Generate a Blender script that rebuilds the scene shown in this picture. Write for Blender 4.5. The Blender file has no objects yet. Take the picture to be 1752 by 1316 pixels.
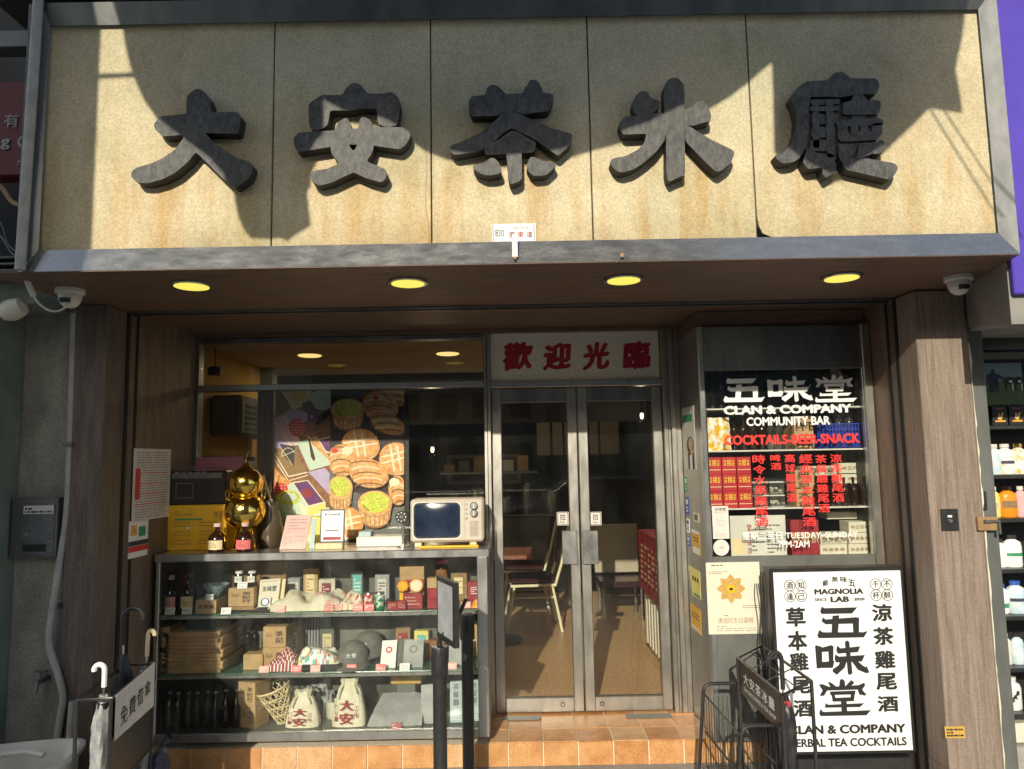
import bpy, math, random
from mathutils import Vector, Matrix, noise
from mathutils.geometry import tessellate_polygon
random.seed(7)
sc = bpy.context.scene
COL = sc.collection
# ------------------------------------------------------------------ camera, world, sun
FPX, PITCH, ROLL, CH = 1250.0, math.radians(6.0), math.radians(1.03), 1.65
_F = Vector((0, math.cos(PITCH), math.sin(PITCH))); _u = Vector((0, -math.sin(PITCH), math.cos(PITCH))); _r = Vector((1, 0, 0))
_R = math.cos(ROLL)*_r - math.sin(ROLL)*_u
_U = math.sin(ROLL)*_r + math.cos(ROLL)*_u
cam = bpy.data.cameras.new('camera'); camo = bpy.data.objects.new('camera', cam); COL.objects.link(camo)
cam.sensor_width = 36; cam.lens = FPX/1752*36; cam.clip_start = 0.05; cam.clip_end = 400
_m = Matrix((_R, _U, -_F)).transposed().to_4x4(); _m.translation = Vector((0, 0, CH)); camo.matrix_world = _m
sc.camera = camo
EYE = Vector((0, 0, 1.65))   # street side, used to orient printed faces
SUNV = Vector((0.185, 1.0, -0.41)).normalized()
wd = bpy.data.worlds.new('World'); sc.world = wd; wd.use_nodes = True
nt = wd.node_tree; bg = nt.nodes['Background']
sky = nt.nodes.new('ShaderNodeTexSky'); sky.sky_type = 'NISHITA'; sky.sun_disc = False
sky.sun_elevation = math.asin(-SUNV.z); sky.sun_rotation = math.atan2(-SUNV.x, -SUNV.y) % (2*math.pi)
sky.air_density = 1.0; sky.dust_density = 2.0; sky.ozone_density = 1.0
nt.links.new(sky.outputs[0], bg.inputs[0]); bg.inputs[1].default_value = 0.15
sl = bpy.data.lights.new('sun', 'SUN'); sl.energy = 2.95; sl.angle = math.radians(0.5); sl.color = (1.0, 0.92, 0.75)
so = bpy.data.objects.new('sun', sl); COL.objects.link(so); so.rotation_euler = SUNV.to_track_quat('-Z', 'Y').to_euler(); so.location = (-2, -10, 8)
sc.view_settings.view_transform = 'Standard'; sc.view_settings.look = 'None'; sc.view_settings.gamma = 1.0
sc.view_settings.exposure = 0.60; sc.view_settings.use_curve_mapping = False
sc.cycles.max_bounces = 8; sc.cycles.transparent_max_bounces = 16; sc.cycles.glossy_bounces = 4; sc.cycles.diffuse_bounces = 4

# ------------------------------------------------------------------ layout helpers: photo measurements -> metres in the street
def W(px, py, Y):
    d = _F + (px-876)/FPX*_R + (658-py)/FPX*_U; t = Y/d.y
    return t*d.x, CH + t*d.z
def Wz(px, py, z):
    d = _F + (px-876)/FPX*_R + (658-py)/FPX*_U; t = (z-CH)/d.z
    return t*d.x, t*d.y
def Wx(px, py, X):
    d = _F + (px-876)/FPX*_R + (658-py)/FPX*_U; t = X/d.x
    return t*d.y, CH+t*d.z
def Xat(px, Y, z):
    X = (px-876)/FPX*Y
    for _ in range(4):
        d = Vector((X, Y, z-CH)); py = 658-FPX*d.dot(_U)/d.dot(_F); X = W(px, py, Y)[0]
    return X
def S(Y): return Y/FPX*1.0
def rect(x0, y0, x1, y1, Y):
    a = W(x0, y0, Y); b = W(x1, y0, Y); c = W(x1, y1, Y); d = W(x0, y1, Y)
    X0 = (a[0]+d[0])/2; X1 = (b[0]+c[0])/2; Z0 = (a[1]+b[1])/2; Z1 = (c[1]+d[1])/2
    return [Vector((X0, Y, Z0)), Vector((X1, Y, Z0)), Vector((X1, Y, Z1)), Vector((X0, Y, Z1))]
def R4(X0, X1, Z0, Z1, Y):     # upright rectangle, Z0 low, Z1 high
    return [Vector((X0, Y, Z1)), Vector((X1, Y, Z1)), Vector((X1, Y, Z0)), Vector((X0, Y, Z0))]
def sub(Q, u0, v0, u1, v1, push=0.0):   # sub-rectangle of a quad, v down from the top; push towards the viewer
    n = (Q[1]-Q[0]).cross(Q[3]-Q[0]).normalized()
    if n.dot(Q[0]-EYE) > 0: n = -n
    f = lambda u, v: (Q[0]*(1-u)+Q[1]*u)*(1-v)+(Q[3]*(1-u)+Q[2]*u)*v + n*push
    return [f(u0, v0), f(u1, v0), f(u1, v1), f(u0, v1)]

# ------------------------------------------------------------------ mesh builder
_fc = {}; _lv = {}
def glyphs(body, bold):
    k = (body, bold)
    if k not in _fc:
        c = bpy.data.curves.new('txt', 'FONT'); c.body = body; c.size = 1; cjk = True; c.offset = 0; c.resolution_u = 3; c.align_x = 'CENTER'
        o = bpy.data.objects.new('txt', c); COL.objects.link(o); bpy.context.view_layer.update()
        m = bpy.data.meshes.new_from_object(o.evaluated_get(bpy.context.evaluated_depsgraph_get()))
        vs = [(v.co.x, v.co.y) for v in m.vertices]; fs = [tuple(p.vertices) for p in m.polygons]
        x0 = min(v[0] for v in vs); x1 = max(v[0] for v in vs); y0 = min(v[1] for v in vs); y1 = max(v[1] for v in vs)
        if bold > 0 and cjk:
            base = list(vs); fb = list(fs); b = bold*.62
            for j, (dx, dy) in enumerate(((1,0),(-1,0),(0,1),(0,-1),(.7,.7),(-.7,-.7))):
                n0 = len(vs); vs += [(x+dx*b, y+dy*b*.8) for x, y in base]; fs += [tuple(i+n0 for i in f) for f in fb]
            x0 -= b; x1 += b; y0 -= b*.8; y1 += b*.8
        _lv[k] = len(m.vertices)
        _fc[k] = ([((x-x0)/(x1-x0), 1-(y-y0)/(y1-y0)) for x, y in vs], fs)
        bpy.data.objects.remove(o); bpy.data.curves.remove(c); bpy.data.meshes.remove(m)
    return _fc[k]

class MB:
    def __init__(s): s.v = []; s.f = []; s.mi = []; s.sm = []; s.mats = []; s.M = None
    def _m(s, m):
        if m not in s.mats: s.mats.append(m)
        return s.mats.index(m)
    def add(s, vs, fs, m, smooth=False):
        b = len(s.v); i = s._m(m)
        for v in vs:
            v = Vector(v)
            s.v.append(s.M @ v if s.M is not None else v)
        for f in fs: s.f.append([b+k for k in f]); s.mi.append(i); s.sm.append(smooth)
        return s
    def box(s, x0, x1, y0, y1, z0, z1, m):
        if x0 > x1: x0, x1 = x1, x0
        if z0 > z1: z0, z1 = z1, z0
        if y0 > y1: y0, y1 = y1, y0
        return s.add([(x0,y0,z0),(x1,y0,z0),(x1,y1,z0),(x0,y1,z0),(x0,y0,z1),(x1,y0,z1),(x1,y1,z1),(x0,y1,z1)],
                     [(0,3,2,1),(4,5,6,7),(0,1,5,4),(1,2,6,5),(2,3,7,6),(3,0,4,7)], m)
    def rbox(s, x0, x1, y0, y1, z0, z1, m, b=.004):    # box with chamfered edges
        if x0 > x1: x0, x1 = x1, x0
        b = min(b, (x1-x0)*.45, (y1-y0)*.45, (z1-z0)*.45); vs = []; fs = []
        X = (x0, x1); Y = (y0, y1); Z = (z0, z1); idx = {}
        for i in (0,1):
            for j in (0,1):
                for k in (0,1):
                    sx, sy, sz = (1-2*i)*b, (1-2*j)*b, (1-2*k)*b
                    idx[i,j,k,0] = len(vs); vs.append((X[i], Y[j]+sy, Z[k]+sz))
                    idx[i,j,k,1] = len(vs); vs.append((X[i]+sx, Y[j], Z[k]+sz))
                    idx[i,j,k,2] = len(vs); vs.append((X[i]+sx, Y[j]+sy, Z[k]))
                    fs.append((len(vs)-3, len(vs)-2, len(vs)-1))
        for a in (0,1):
            fs.append([idx[a,j,k,0] for j,k in ((0,0),(1,0),(1,1),(0,1))])
            fs.append([idx[j,a,k,1] for j,k in ((0,0),(1,0),(1,1),(0,1))])
            fs.append([idx[j,k,a,2] for j,k in ((0,0),(1,0),(1,1),(0,1))])
        for a in (0,1):
            for c in (0,1):
                fs.append([idx[0,a,c,1], idx[1,a,c,1], idx[1,a,c,2], idx[0,a,c,2]])
                fs.append([idx[a,0,c,0], idx[a,1,c,0], idx[a,1,c,2], idx[a,0,c,2]])
                fs.append([idx[a,c,0,0], idx[a,c,1,0], idx[a,c,1,1], idx[a,c,0,1]])
        return s.add(vs, fs, m)
    def quad(s, Q, m): return s.add(Q, [(0,1,2,3)], m)
    def slab(s, Q, t, m):      # quad thickened away from the viewer
        n = (Q[1]-Q[0]).cross(Q[3]-Q[0]).normalized()
        if n.dot(Q[0]-EYE) < 0: n = -n
        q2 = [q+n*t for q in Q]
        return s.add(list(Q)+q2, [(0,1,2,3),(7,6,5,4),(0,4,5,1),(1,5,6,2),(2,6,7,3),(3,7,4,0)], m)
    def prism(s, poly, y0, y1, m, side=None):   # poly in (x,z); front at y0
        n = len(poly)
        ar = sum(poly[i][0]*poly[(i+1)%n][1]-poly[(i+1)%n][0]*poly[i][1] for i in range(n))
        if ar < 0: poly = poly[::-1]
        tri = tessellate_polygon([[Vector((p[0], p[1], 0)) for p in poly]])
        vs = [(p[0], y0, p[1]) for p in poly]+[(p[0], y1, p[1]) for p in poly]
        s.add(vs, [tuple(t) for t in tri]+[tuple(k+n for k in reversed(t)) for t in tri], m); b = len(s.v)-2*n; mi = s._m(side or m)
        for i in range(n): s.f.append([b+i, b+(i+1)%n, b+(i+1)%n+n, b+i+n]); s.mi.append(mi); s.sm.append(False)
        return s
    def flat(s, poly, Q, m, push=0.0):     # flat polygon given in unit coords of a quad (u right, v down)
        P = [sub(Q, u, v, u, v, push)[0] for u, v in poly]
        tri = tessellate_polygon([[Vector((p[0], p[1], 0)) for p in poly]])
        return s.add(P, [tuple(t) for t in tri], m)
    def ell(s, cu, cv, ru, rv, Q, m, push=0.0, n=20, rot=0):
        c, d = math.cos(rot), math.sin(rot)
        return s.flat([(cu+ru*math.cos(a)*c-rv*math.sin(a)*d*ru/rv, cv+rv*math.sin(a)*c+ru*math.cos(a)*d*rv/ru) for a in [2*math.pi*i/n for i in range(n)]], Q, m, push)
    def tube(s, pts, r, m, n=8, closed=False, caps=True):
        pts = [Vector(p) for p in pts]; N = len(pts); rs = r if isinstance(r, (list, tuple)) else [r]*N
        vs = []; fs = []; up = None
        for i, p in enumerate(pts):
            if closed: t = pts[(i+1)%N]-pts[i-1]
            else: t = pts[min(i+1, N-1)]-pts[max(i-1, 0)]
            t.normalize()
            if up is None: up = t.orthogonal().normalized()
            up = (up - t*up.dot(t)); up = up.normalized() if up.length > 1e-6 else t.orthogonal().normalized()
            w = t.cross(up)
            for k in range(n):
                a = 2*math.pi*k/n; vs.append(p+(up*math.cos(a)+w*math.sin(a))*rs[i])
        for i in range(N if closed else N-1):
            for k in range(n):
                a = i*n+k; b = i*n+(k+1)%n; c = ((i+1)%N)*n+(k+1)%n; d = ((i+1)%N)*n+k; fs.append((a,b,c,d))
        if caps and not closed: fs.append(tuple(range(n))[::-1]); fs.append(tuple(range((N-1)*n, N*n)))
        return s.add(vs, fs, m, True)
    def lathe(s, prof, cx, cy, z0, m, n=20, sy=1.0, smooth=True):
        vs = []; fs = []
        for r, z in prof:
            for k in range(n):
                a = 2*math.pi*k/n; vs.append((cx+r*math.cos(a), cy+r*sy*math.sin(a), z0+z))
        for i in range(len(prof)-1):
            for k in range(n): fs.append((i*n+k, i*n+(k+1)%n, (i+1)*n+(k+1)%n, (i+1)*n+k))
        fs.append(tuple(range(n))[::-1]); fs.append(tuple(range((len(prof)-1)*n, len(prof)*n)))
        return s.add(vs, fs, m, smooth)
    def disc(s, c, r, m, n=16, y=True, t=.004):
        cx, cy, cz = c
        return s.prism([(cx+r*math.cos(2*math.pi*i/n), cz+r*math.sin(2*math.pi*i/n)) for i in range(n)], cy, cy+t, m)
    def text(s, body, Q, m, bold=.02, push=.001):
        vs, fs = glyphs(body, bold)
        n = (Q[1]-Q[0]).cross(Q[3]-Q[0]).normalized(); nv0 = _lv[(body, bold)]
        if n.dot(Q[0]-EYE) > 0: n = -n
        P = [(Q[0]*(1-u)+Q[1]*u)*(1-v)+(Q[3]*(1-u)+Q[2]*u)*v+n*(push+.00006*(i//nv0)) for i, (u, v) in enumerate(vs)]
        return s.add(P, fs, m)
    def column(s, body, Q, m, bold=.03, push=.001, fill=.86):   # vertical line of characters filling Q
        k = len(body)
        for i, ch in enumerate(body): s.text(ch, sub(Q, 0, (i+(1-fill)/2)/k, 1, (i+1-(1-fill)/2)/k), m, bold, push)
        return s
    def lines(s, Q, n, m, push=.0012, fill=.4, seed=0):
        rr = random.Random(seed)
        for i in range(n):
            u = 0
            while u < .95:
                w = rr.uniform(.05, .2); e = min(1, u+w); v = (i+.3)/n
                s.quad(sub(Q, u, v, e, v+fill/n, push), m); u = e+rr.uniform(.015, .05)
                if rr.random() < .08: break
        return s
    def build(s, name, parent=None, bevel=0):
        me = bpy.data.meshes.new(name)
        org = Vector((0,0,0))
        if parent is not None: org = wloc(parent)
        else:
            xs = [v.x for v in s.v]; ys = [v.y for v in s.v]; zs = [v.z for v in s.v]
            org = Vector(((min(xs)+max(xs))/2, (min(ys)+max(ys))/2, min(zs)))
        me.from_pydata([v-org for v in s.v], [], s.f)
        for m in s.mats: me.materials.append(m)
        me.polygons.foreach_set('material_index', s.mi); me.polygons.foreach_set('use_smooth', s.sm)
        me.update()
        if any(s.sm): me.set_sharp_from_angle(angle=0.7)
        o = bpy.data.objects.new(name, me); COL.objects.link(o)
        if parent is not None: o.parent = parent
        else: o.location = org
        if bevel:
            b = o.modifiers.new('bevel', 'BEVEL'); b.width = bevel; b.segments = 2; b.limit_method = 'ANGLE'; b.angle_limit = .8
        return o
def wloc(o):
    l = Vector((0,0,0))
    while o is not None: l = l+o.location; o = o.parent
    return l
def tag(o, label, cat=None, group=None, kind=None):
    if label: o['label'] = label
    if cat: o['category'] = cat
    if group: o['group'] = group
    if kind: o['kind'] = kind
    return o
def thing(name, label, cat, loc, group=None):
    o = bpy.data.objects.new(name, None); COL.objects.link(o); o.location = Vector(loc); o.empty_display_size = .1
    return tag(o, label, cat, group)
def struct(mb, name): return tag(mb.build(name), None, None, None, 'structure')
def one(mb, name, label, cat, group=None, bevel=0): return tag(mb.build(name, None, bevel), label, cat, group)
def kids(o): return [c for c in bpy.data.objects if c.parent is o]
def dup(o, loc, label, group=None):
    def cp(a, par):
        c = a.copy(); COL.objects.link(c); c.parent = par
        for ch in kids(a): cp(ch, c)
        return c
    r = cp(o, None); r.location = Vector(loc); r['label'] = label
    if group: r['group'] = group
    return r

# ------------------------------------------------------------------ materials
def newmat(name):
    m = bpy.data.materials.new(name); m.use_nodes = True; return m, m.node_tree, m.node_tree.nodes['Principled BSDF']
def pm(name, c1, c2=None, scale=12, stretch=(1,1,1), rough=.5, metal=0.0, bump=0.0, bscale=80, spec=.5, detail=5, lo=.35, hi=.65, rvar=0.0, alpha=1.0, trans=0.0, coat=0.0, grain=0.0):
    m, t, b = newmat(name); N = t.nodes; L = t.links
    b.inputs['Roughness'].default_value = rough; b.inputs['Metallic'].default_value = metal
    b.inputs['Specular IOR Level'].default_value = spec; b.inputs['Base Color'].default_value = (*c1, 1)
    b.inputs['Coat Weight'].default_value = coat
    if trans: b.inputs['Transmission Weight'].default_value = trans
    if alpha < 1: b.inputs['Alpha'].default_value = alpha
    if c2 is None and not bump and not rvar: return m
    g = N.new('ShaderNodeNewGeometry'); mp = N.new('ShaderNodeMapping'); mp.inputs['Scale'].default_value = stretch
    L.new(g.outputs['Position'], mp.inputs['Vector'])
    no = N.new('ShaderNodeTexNoise'); no.inputs['Scale'].default_value = scale; no.inputs['Detail'].default_value = detail; no.inputs['Roughness'].default_value = .6
    L.new(mp.outputs[0], no.inputs['Vector'])
    if c2 is not None:
        r = N.new('ShaderNodeValToRGB'); r.color_ramp.elements[0].position = lo; r.color_ramp.elements[1].position = hi
        r.color_ramp.elements[0].color = (*c1, 1); r.color_ramp.elements[1].color = (*c2, 1)
        L.new(no.outputs[0], r.inputs[0]); L.new(r.outputs[0], b.inputs['Base Color'])
        if grain:
            n3 = N.new('ShaderNodeTexNoise'); n3.inputs['Scale'].default_value = 170; n3.inputs['Detail'].default_value = 2
            L.new(g.outputs['Position'], n3.inputs['Vector'])
            mr = N.new('ShaderNodeMapRange'); mr.inputs[1].default_value = .32; mr.inputs[2].default_value = .68; mr.inputs[3].default_value = 1-grain; mr.inputs[4].default_value = 1+grain
            L.new(n3.outputs[0], mr.inputs[0]); mx = N.new('ShaderNodeMixRGB'); mx.blend_type = 'MULTIPLY'; mx.inputs[0].default_value = 1
            L.new(r.outputs[0], mx.inputs[1]); L.new(mr.outputs[0], mx.inputs[2]); L.new(mx.outputs[0], b.inputs['Base Color'])
    if rvar:
        mr = N.new('ShaderNodeMapRange'); mr.inputs[1].default_value = .3; mr.inputs[2].default_value = .7
        mr.inputs[3].default_value = max(.02, rough-rvar); mr.inputs[4].default_value = min(1, rough+rvar); L.new(no.outputs[0], mr.inputs[0]); L.new(mr.outputs[0], b.inputs['Roughness'])
    if bump:
        n2 = N.new('ShaderNodeTexNoise'); n2.inputs['Scale'].default_value = bscale; n2.inputs['Detail'].default_value = 4
        L.new(mp.outputs[0], n2.inputs['Vector']); bp = N.new('ShaderNodeBump'); bp.inputs['Strength'].default_value = bump; bp.inputs['Distance'].default_value = .01
        L.new(n2.outputs[0], bp.inputs['Height']); L.new(bp.outputs[0], b.inputs['Normal'])
    return m
def glassm(name, tint=(.96,.98,.97), dirt=.02, rough=.01, ior=1.5, streak=(3,3,1)):
    m = bpy.data.materials.new(name); m.use_nodes = True; t = m.node_tree; N = t.nodes; L = t.links; N.clear()
    out = N.new('ShaderNodeOutputMaterial'); tr = N.new('ShaderNodeBsdfTransparent'); tr.inputs[0].default_value = (*tint, 1)
    gl = N.new('ShaderNodeBsdfGlossy'); gl.inputs['Roughness'].default_value = rough
    fr = N.new('ShaderNodeFresnel'); fr.inputs[0].default_value = ior; mx = N.new('ShaderNodeMixShader')
    L.new(fr.outputs[0], mx.inputs[0]); L.new(tr.outputs[0], mx.inputs[1]); L.new(gl.outputs[0], mx.inputs[2])
    df = N.new('ShaderNodeBsdfDiffuse'); df.inputs[0].default_value = (.75,.75,.7,1)
    g = N.new('ShaderNodeNewGeometry'); mp = N.new('ShaderNodeMapping'); mp.inputs['Scale'].default_value = streak; L.new(g.outputs['Position'], mp.inputs[0])
    no = N.new('ShaderNodeTexNoise'); no.inputs['Scale'].default_value = 4; no.inputs['Detail'].default_value = 8; L.new(mp.outputs[0], no.inputs['Vector'])
    mr = N.new('ShaderNodeMapRange'); mr.inputs[1].default_value = .4; mr.inputs[2].default_value = .75; mr.inputs[3].default_value = dirt*.4; mr.inputs[4].default_value = dirt*2.2
    L.new(no.outputs[0], mr.inputs[0]); m2 = N.new('ShaderNodeMixShader'); L.new(mr.outputs[0], m2.inputs[0]); L.new(mx.outputs[0], m2.inputs[1]); L.new(df.outputs[0], m2.inputs[2])
    L.new(m2.outputs[0], out.inputs[0]); return m
def emit(name, c, s):
    m, t, b = newmat(name); b.inputs['Base Color'].default_value = (*c, 1); b.inputs['Emission Color'].default_value = (*c, 1); b.inputs['Emission Strength'].default_value = s; return m
def signmat():
    m, t, b = newmat('aged_cream_stone'); N = t.nodes; L = t.links
    g = N.new('ShaderNodeNewGeometry'); b.inputs['Roughness'].default_value = .75; b.inputs['Specular IOR Level'].default_value = .25
    def noi(sc_, st, det=6):
        mp = N.new('ShaderNodeMapping'); mp.inputs['Scale'].default_value = st; L.new(g.outputs['Position'], mp.inputs[0])
        n = N.new('ShaderNodeTexNoise'); n.inputs['Scale'].default_value = sc_; n.inputs['Detail'].default_value = det; n.inputs['Roughness'].default_value = .62
        L.new(mp.outputs[0], n.inputs['Vector']); return n.outputs[0]
    def ramp(src, a, ca, z, cz):
        r = N.new('ShaderNodeValToRGB'); e = r.color_ramp.elements; e[0].position = a; e[0].color = ca; e[1].position = z; e[1].color = cz; L.new(src, r.inputs[0]); return r.outputs[0]
    def mix(f, a, c, mode='MIX'):
        x = N.new('ShaderNodeMixRGB'); x.blend_type = mode
        for i, q in enumerate((f, a, c)):
            if hasattr(q, 'is_output'): L.new(q, x.inputs[i])
            else: x.inputs[i].default_value = q
        return x.outputs[0]
    base = ramp(noi(2.2, (1,1,1)), .35, (.54,.465,.315,1), .68, (.66,.58,.41,1))
    streak = ramp(noi(9, (1,1,.13)), .46, (0,0,0,1), .72, (.85,.85,.85,1))
    sx = N.new('ShaderNodeSeparateXYZ'); L.new(g.outputs['Position'], sx.inputs[0])
    mr = N.new('ShaderNodeMapRange'); mr.inputs[1].default_value = 3.3; mr.inputs[2].default_value = 2.85; L.new(sx.outputs['Z'], mr.inputs[0])
    ml = N.new('ShaderNodeMath'); ml.operation = 'MULTIPLY'; L.new(streak, ml.inputs[0]); L.new(mr.outputs[0], ml.inputs[1])
    c = mix(ml.outputs[0], base, (.50,.33,.14,1))
    ey = N.new('ShaderNodeMapRange'); ey.inputs[1].default_value = 2.72; ey.inputs[2].default_value = 2.58; ey.inputs[3].default_value = 0; ey.inputs[4].default_value = .55; L.new(sx.outputs['Z'], ey.inputs[0])
    em = N.new('ShaderNodeMath'); em.operation = 'MULTIPLY'; L.new(ey.outputs[0], em.inputs[0]); L.new(noi(6, (1,1,1)), em.inputs[1]); c = mix(em.outputs[0], c, (.30,.20,.10,1))
    grime = ramp(noi(11, (1,1,.6), 9), .50, (1,1,1,1), .78, (.66,.63,.55,1)); c = mix(.55, c, grime, 'MULTIPLY')
    big = ramp(noi(1.6, (1,1,1), 4), .35, (.86,.90,.84,1), .65, (1.05,1.03,1.0,1)); c = mix(1.0, c, big, 'MULTIPLY'); fine = ramp(noi(130, (1,1,1), 3), .34, (.80,.80,.80,1), .66, (1.16,1.16,1.16,1)); c = mix(1.0, c, fine, 'MULTIPLY')
    L.new(c, b.inputs['Base Color'])
    bp = N.new('ShaderNodeBump'); bp.inputs['Strength'].default_value = .12; bp.inputs['Distance'].default_value = .004; L.new(noi(60, (1,1,1)), bp.inputs['Height']); L.new(bp.outputs[0], b.inputs['Normal'])
    return m
M = {}
M['cream'] = signmat()
M['chr'] = pm('weathered_black_paint', (.05,.05,.05), (.115,.113,.106), 55, (1,1,.5), .6, 0, .15, 160, .45, detail=9, grain=.3)
M['chrside'] = pm('shaded_letter_side', (.02,.02,.02), (.035,.033,.03), 30, rough=.7)  # black sides: shade of the unlit undersides put into the colour
M['steel'] = pm('brushed_steel', (.50,.50,.48), (.58,.575,.55), 14, (1,1,.4), .30, .95, 0, 40, rvar=.05, lo=.3, hi=.7, detail=6, grain=.03)
M['steelw'] = pm('weathered_steel', (.27,.268,.262), (.32,.318,.31), 30, (.35,1,1), .26, .85, 0, 90, rvar=.05, lo=.3, hi=.7, detail=12, grain=.07)
M['alu'] = pm('dull_aluminium', (.11,.115,.12), (.17,.175,.18), 20, (1,1,.5), .55, .35, .05, 60, detail=8)
M['steeld'] = pm('dark_steel', (.20,.21,.21), (.30,.30,.29), 8, (1,1,.3), .42, 1.0, .06, 60)
M['door'] = pm('door_steel', (.38,.36,.325), (.46,.44,.40), 20, (1,1,.3), .36, .9, 0, 90, rvar=.05, detail=6, grain=.05)
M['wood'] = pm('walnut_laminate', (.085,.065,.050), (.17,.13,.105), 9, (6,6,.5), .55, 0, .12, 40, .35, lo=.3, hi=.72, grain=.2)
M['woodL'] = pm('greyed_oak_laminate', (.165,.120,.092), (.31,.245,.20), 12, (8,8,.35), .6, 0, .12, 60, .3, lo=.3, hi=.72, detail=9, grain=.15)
M['woodH'] = pm('walnut_laminate_flat', (.10,.058,.040), (.20,.125,.085), 9, (.5,6,6), .5, 0, .1, 40, .35, lo=.3, hi=.72, grain=.2)
M['woodR'] = pm('walnut_laminate_reveal', (.12,.078,.052), (.21,.15,.105), 9, (6,2,.5), .5, 0, .1, 40, .35, lo=.3, hi=.72, grain=.2)
M['tile'] = pm('orange_tile', (.44,.20,.075), (.62,.34,.14), 14, rough=.38, bump=.12, bscale=30, grain=.22, lo=.3, hi=.7, detail=9)
M['tile2'] = pm('orange_tile_warm', (.36,.155,.05), (.55,.27,.10), 12, rough=.42, bump=.12, bscale=30, grain=.22, lo=.3, hi=.7, detail=9)
M['tile3'] = pm('orange_tile_pale', (.50,.28,.13), (.68,.43,.23), 12, rough=.40, bump=.12, bscale=30, grain=.22, lo=.3, hi=.7, detail=9)
M['grout'] = pm('pale_grout', (.66,.58,.44), (.78,.70,.56), 40, rough=.9)
M['conc'] = pm('grey_render', (.26,.245,.205), (.43,.405,.34), 6, (1,1,.5), .9, 0, .3, 60, .2, detail=9, grain=.25)
M['green'] = pm('green_grey_paint', (.16,.20,.16), (.24,.28,.22), 5, rough=.7, bump=.1)
M['pave'] = pm('pavement_concrete', (.24,.23,.21), (.34,.33,.30), 6, rough=.9, bump=.3, bscale=90, grain=.2)
M['road'] = pm('asphalt', (.045,.045,.045), (.07,.07,.068), 9, rough=.9, bump=.4, bscale=120)
M['floor'] = pm('speckled_terrazzo', (.34,.19,.08), (.80,.52,.28), 80, rough=.35, detail=2, lo=.38, hi=.62, grain=.3)
M['black'] = pm('black_paint', (.012,.012,.012), (.022,.022,.021), 20, rough=.45)
M['blackr'] = pm('black_rubber_gap', (.006,.006,.006), rough=.8)
M['blackm'] = pm('black_coated_metal', (.018,.018,.018), (.03,.03,.029), 30, rough=.35, bump=.05, spec=.6)
M['white'] = pm('white_print', (.80,.80,.78), (.84,.84,.82), 6, rough=.5)
M['paper'] = pm('paper', (.62,.58,.53), (.70,.67,.62), 8, rough=.8)
M['ink'] = pm('black_ink', (.015,.015,.015), rough=.6)
M['inkg'] = pm('grey_ink', (.14,.12,.11), rough=.7)
M['red'] = pm('red_print', (.60,.035,.03), (.68,.06,.045), 20, rough=.45)
M['redv'] = pm('red_vinyl', (.80,.045,.04), rough=.4)
M['maroon'] = pm('maroon', (.26,.015,.025), (.34,.03,.035), 14, rough=.5)
M['dred'] = pm('dark_red_sign', (.11,.008,.008), (.15,.014,.012), 5, rough=.5)
M['gold'] = pm('polished_gold', (.95,.62,.12), (1.0,.70,.18), 6, rough=.13, metal=1.0)
M['yellow'] = pm('yellow_card', (.75,.42,.015), (.82,.50,.03), 8, rough=.4)
M['kraft'] = pm('kraft_card', (.42,.27,.13), (.52,.35,.18), 12, rough=.8, bump=.05, grain=.1)
M['kraftd'] = pm('kraft_card_dark', (.28,.17,.08), (.36,.23,.11), 12, rough=.85, grain=.1)
M['brownb'] = pm('brown_bottle_glass', (.022,.008,.004), rough=.08, spec=.7)
M['darkb'] = pm('dark_bottle_glass', (.008,.006,.006), rough=.07, spec=.7)
M['greenb'] = pm('green_bottle_glass', (.03,.045,.03), (.05,.07,.045), 20, rough=.12, spec=.7)
M['clear'] = glassm('clear_plastic', (.86,.88,.86), .08, .06)
M['glass'] = glassm('window_glass', (.97,.98,.97), .004, streak=(1.5,1.5,.6))
M['tabler'] = pm('brown_red_table', (.20,.075,.05), (.28,.11,.07), 20, rough=.4)
M['glassc'] = glassm('case_glass', (.96,.975,.96), .010, streak=(3,3,2))
M['glassg'] = pm('glass_shelf_edge', (.04,.13,.10), rough=.1, spec=.7)
M['canvas'] = pm('cream_canvas', (.66,.62,.47), (.76,.72,.58), 18, rough=.9, bump=.4, bscale=260)
M['grey'] = pm('grey_cloth', (.13,.13,.12), (.19,.19,.17), 30, rough=.95, bump=.4, bscale=300)
M['greyl'] = pm('light_grey_cloth', (.30,.31,.32), (.42,.43,.44), 14, rough=.9, bump=.3, bscale=200)
M['pink'] = pm('pink_paper', (.75,.36,.36), (.8,.45,.43), 20, rough=.7)
M['pinkp'] = pm('dusty_pink_card', (.55,.38,.34), (.64,.47,.42), 8, rough=.8)
M['beige'] = pm('beige_plastic', (.50,.43,.35), (.56,.49,.41), 9, rough=.5)
M['tvscr'] = pm('television_glass', (.012,.02,.04), (.03,.05,.09), 5, rough=.10, spec=.7)
M['orange'] = pm('orange_plastic', (.85,.28,.015), rough=.35)
M['ylabel'] = pm('pale_yellow_label', (.75,.62,.36), rough=.6)
M['blue'] = pm('blue_plastic', (.02,.05,.36), rough=.4)
M['navy'] = pm('navy_cloth', (.025,.026,.06), (.06,.06,.11), 30, rough=.7, bump=.3)
M['purple'] = pm('purple_banner', (.075,.045,.40), (.09,.055,.46), 4, rough=.5)
M['lamp'] = emit('downlight_glow', (.93,.80,.13), .62)
M['lampi'] = emit('interior_lamp', (1,.70,.25), .8)
M['bulb'] = emit('bulb_glow', (1,.86,.55), 2.5)
M['yellowW'] = pm('mustard_wall', (.40,.24,.045), (.46,.28,.06), 3, rough=.8)
M['ceil'] = pm('beige_ceiling', (.42,.36,.26), (.48,.42,.31), 3, rough=.9)
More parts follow.
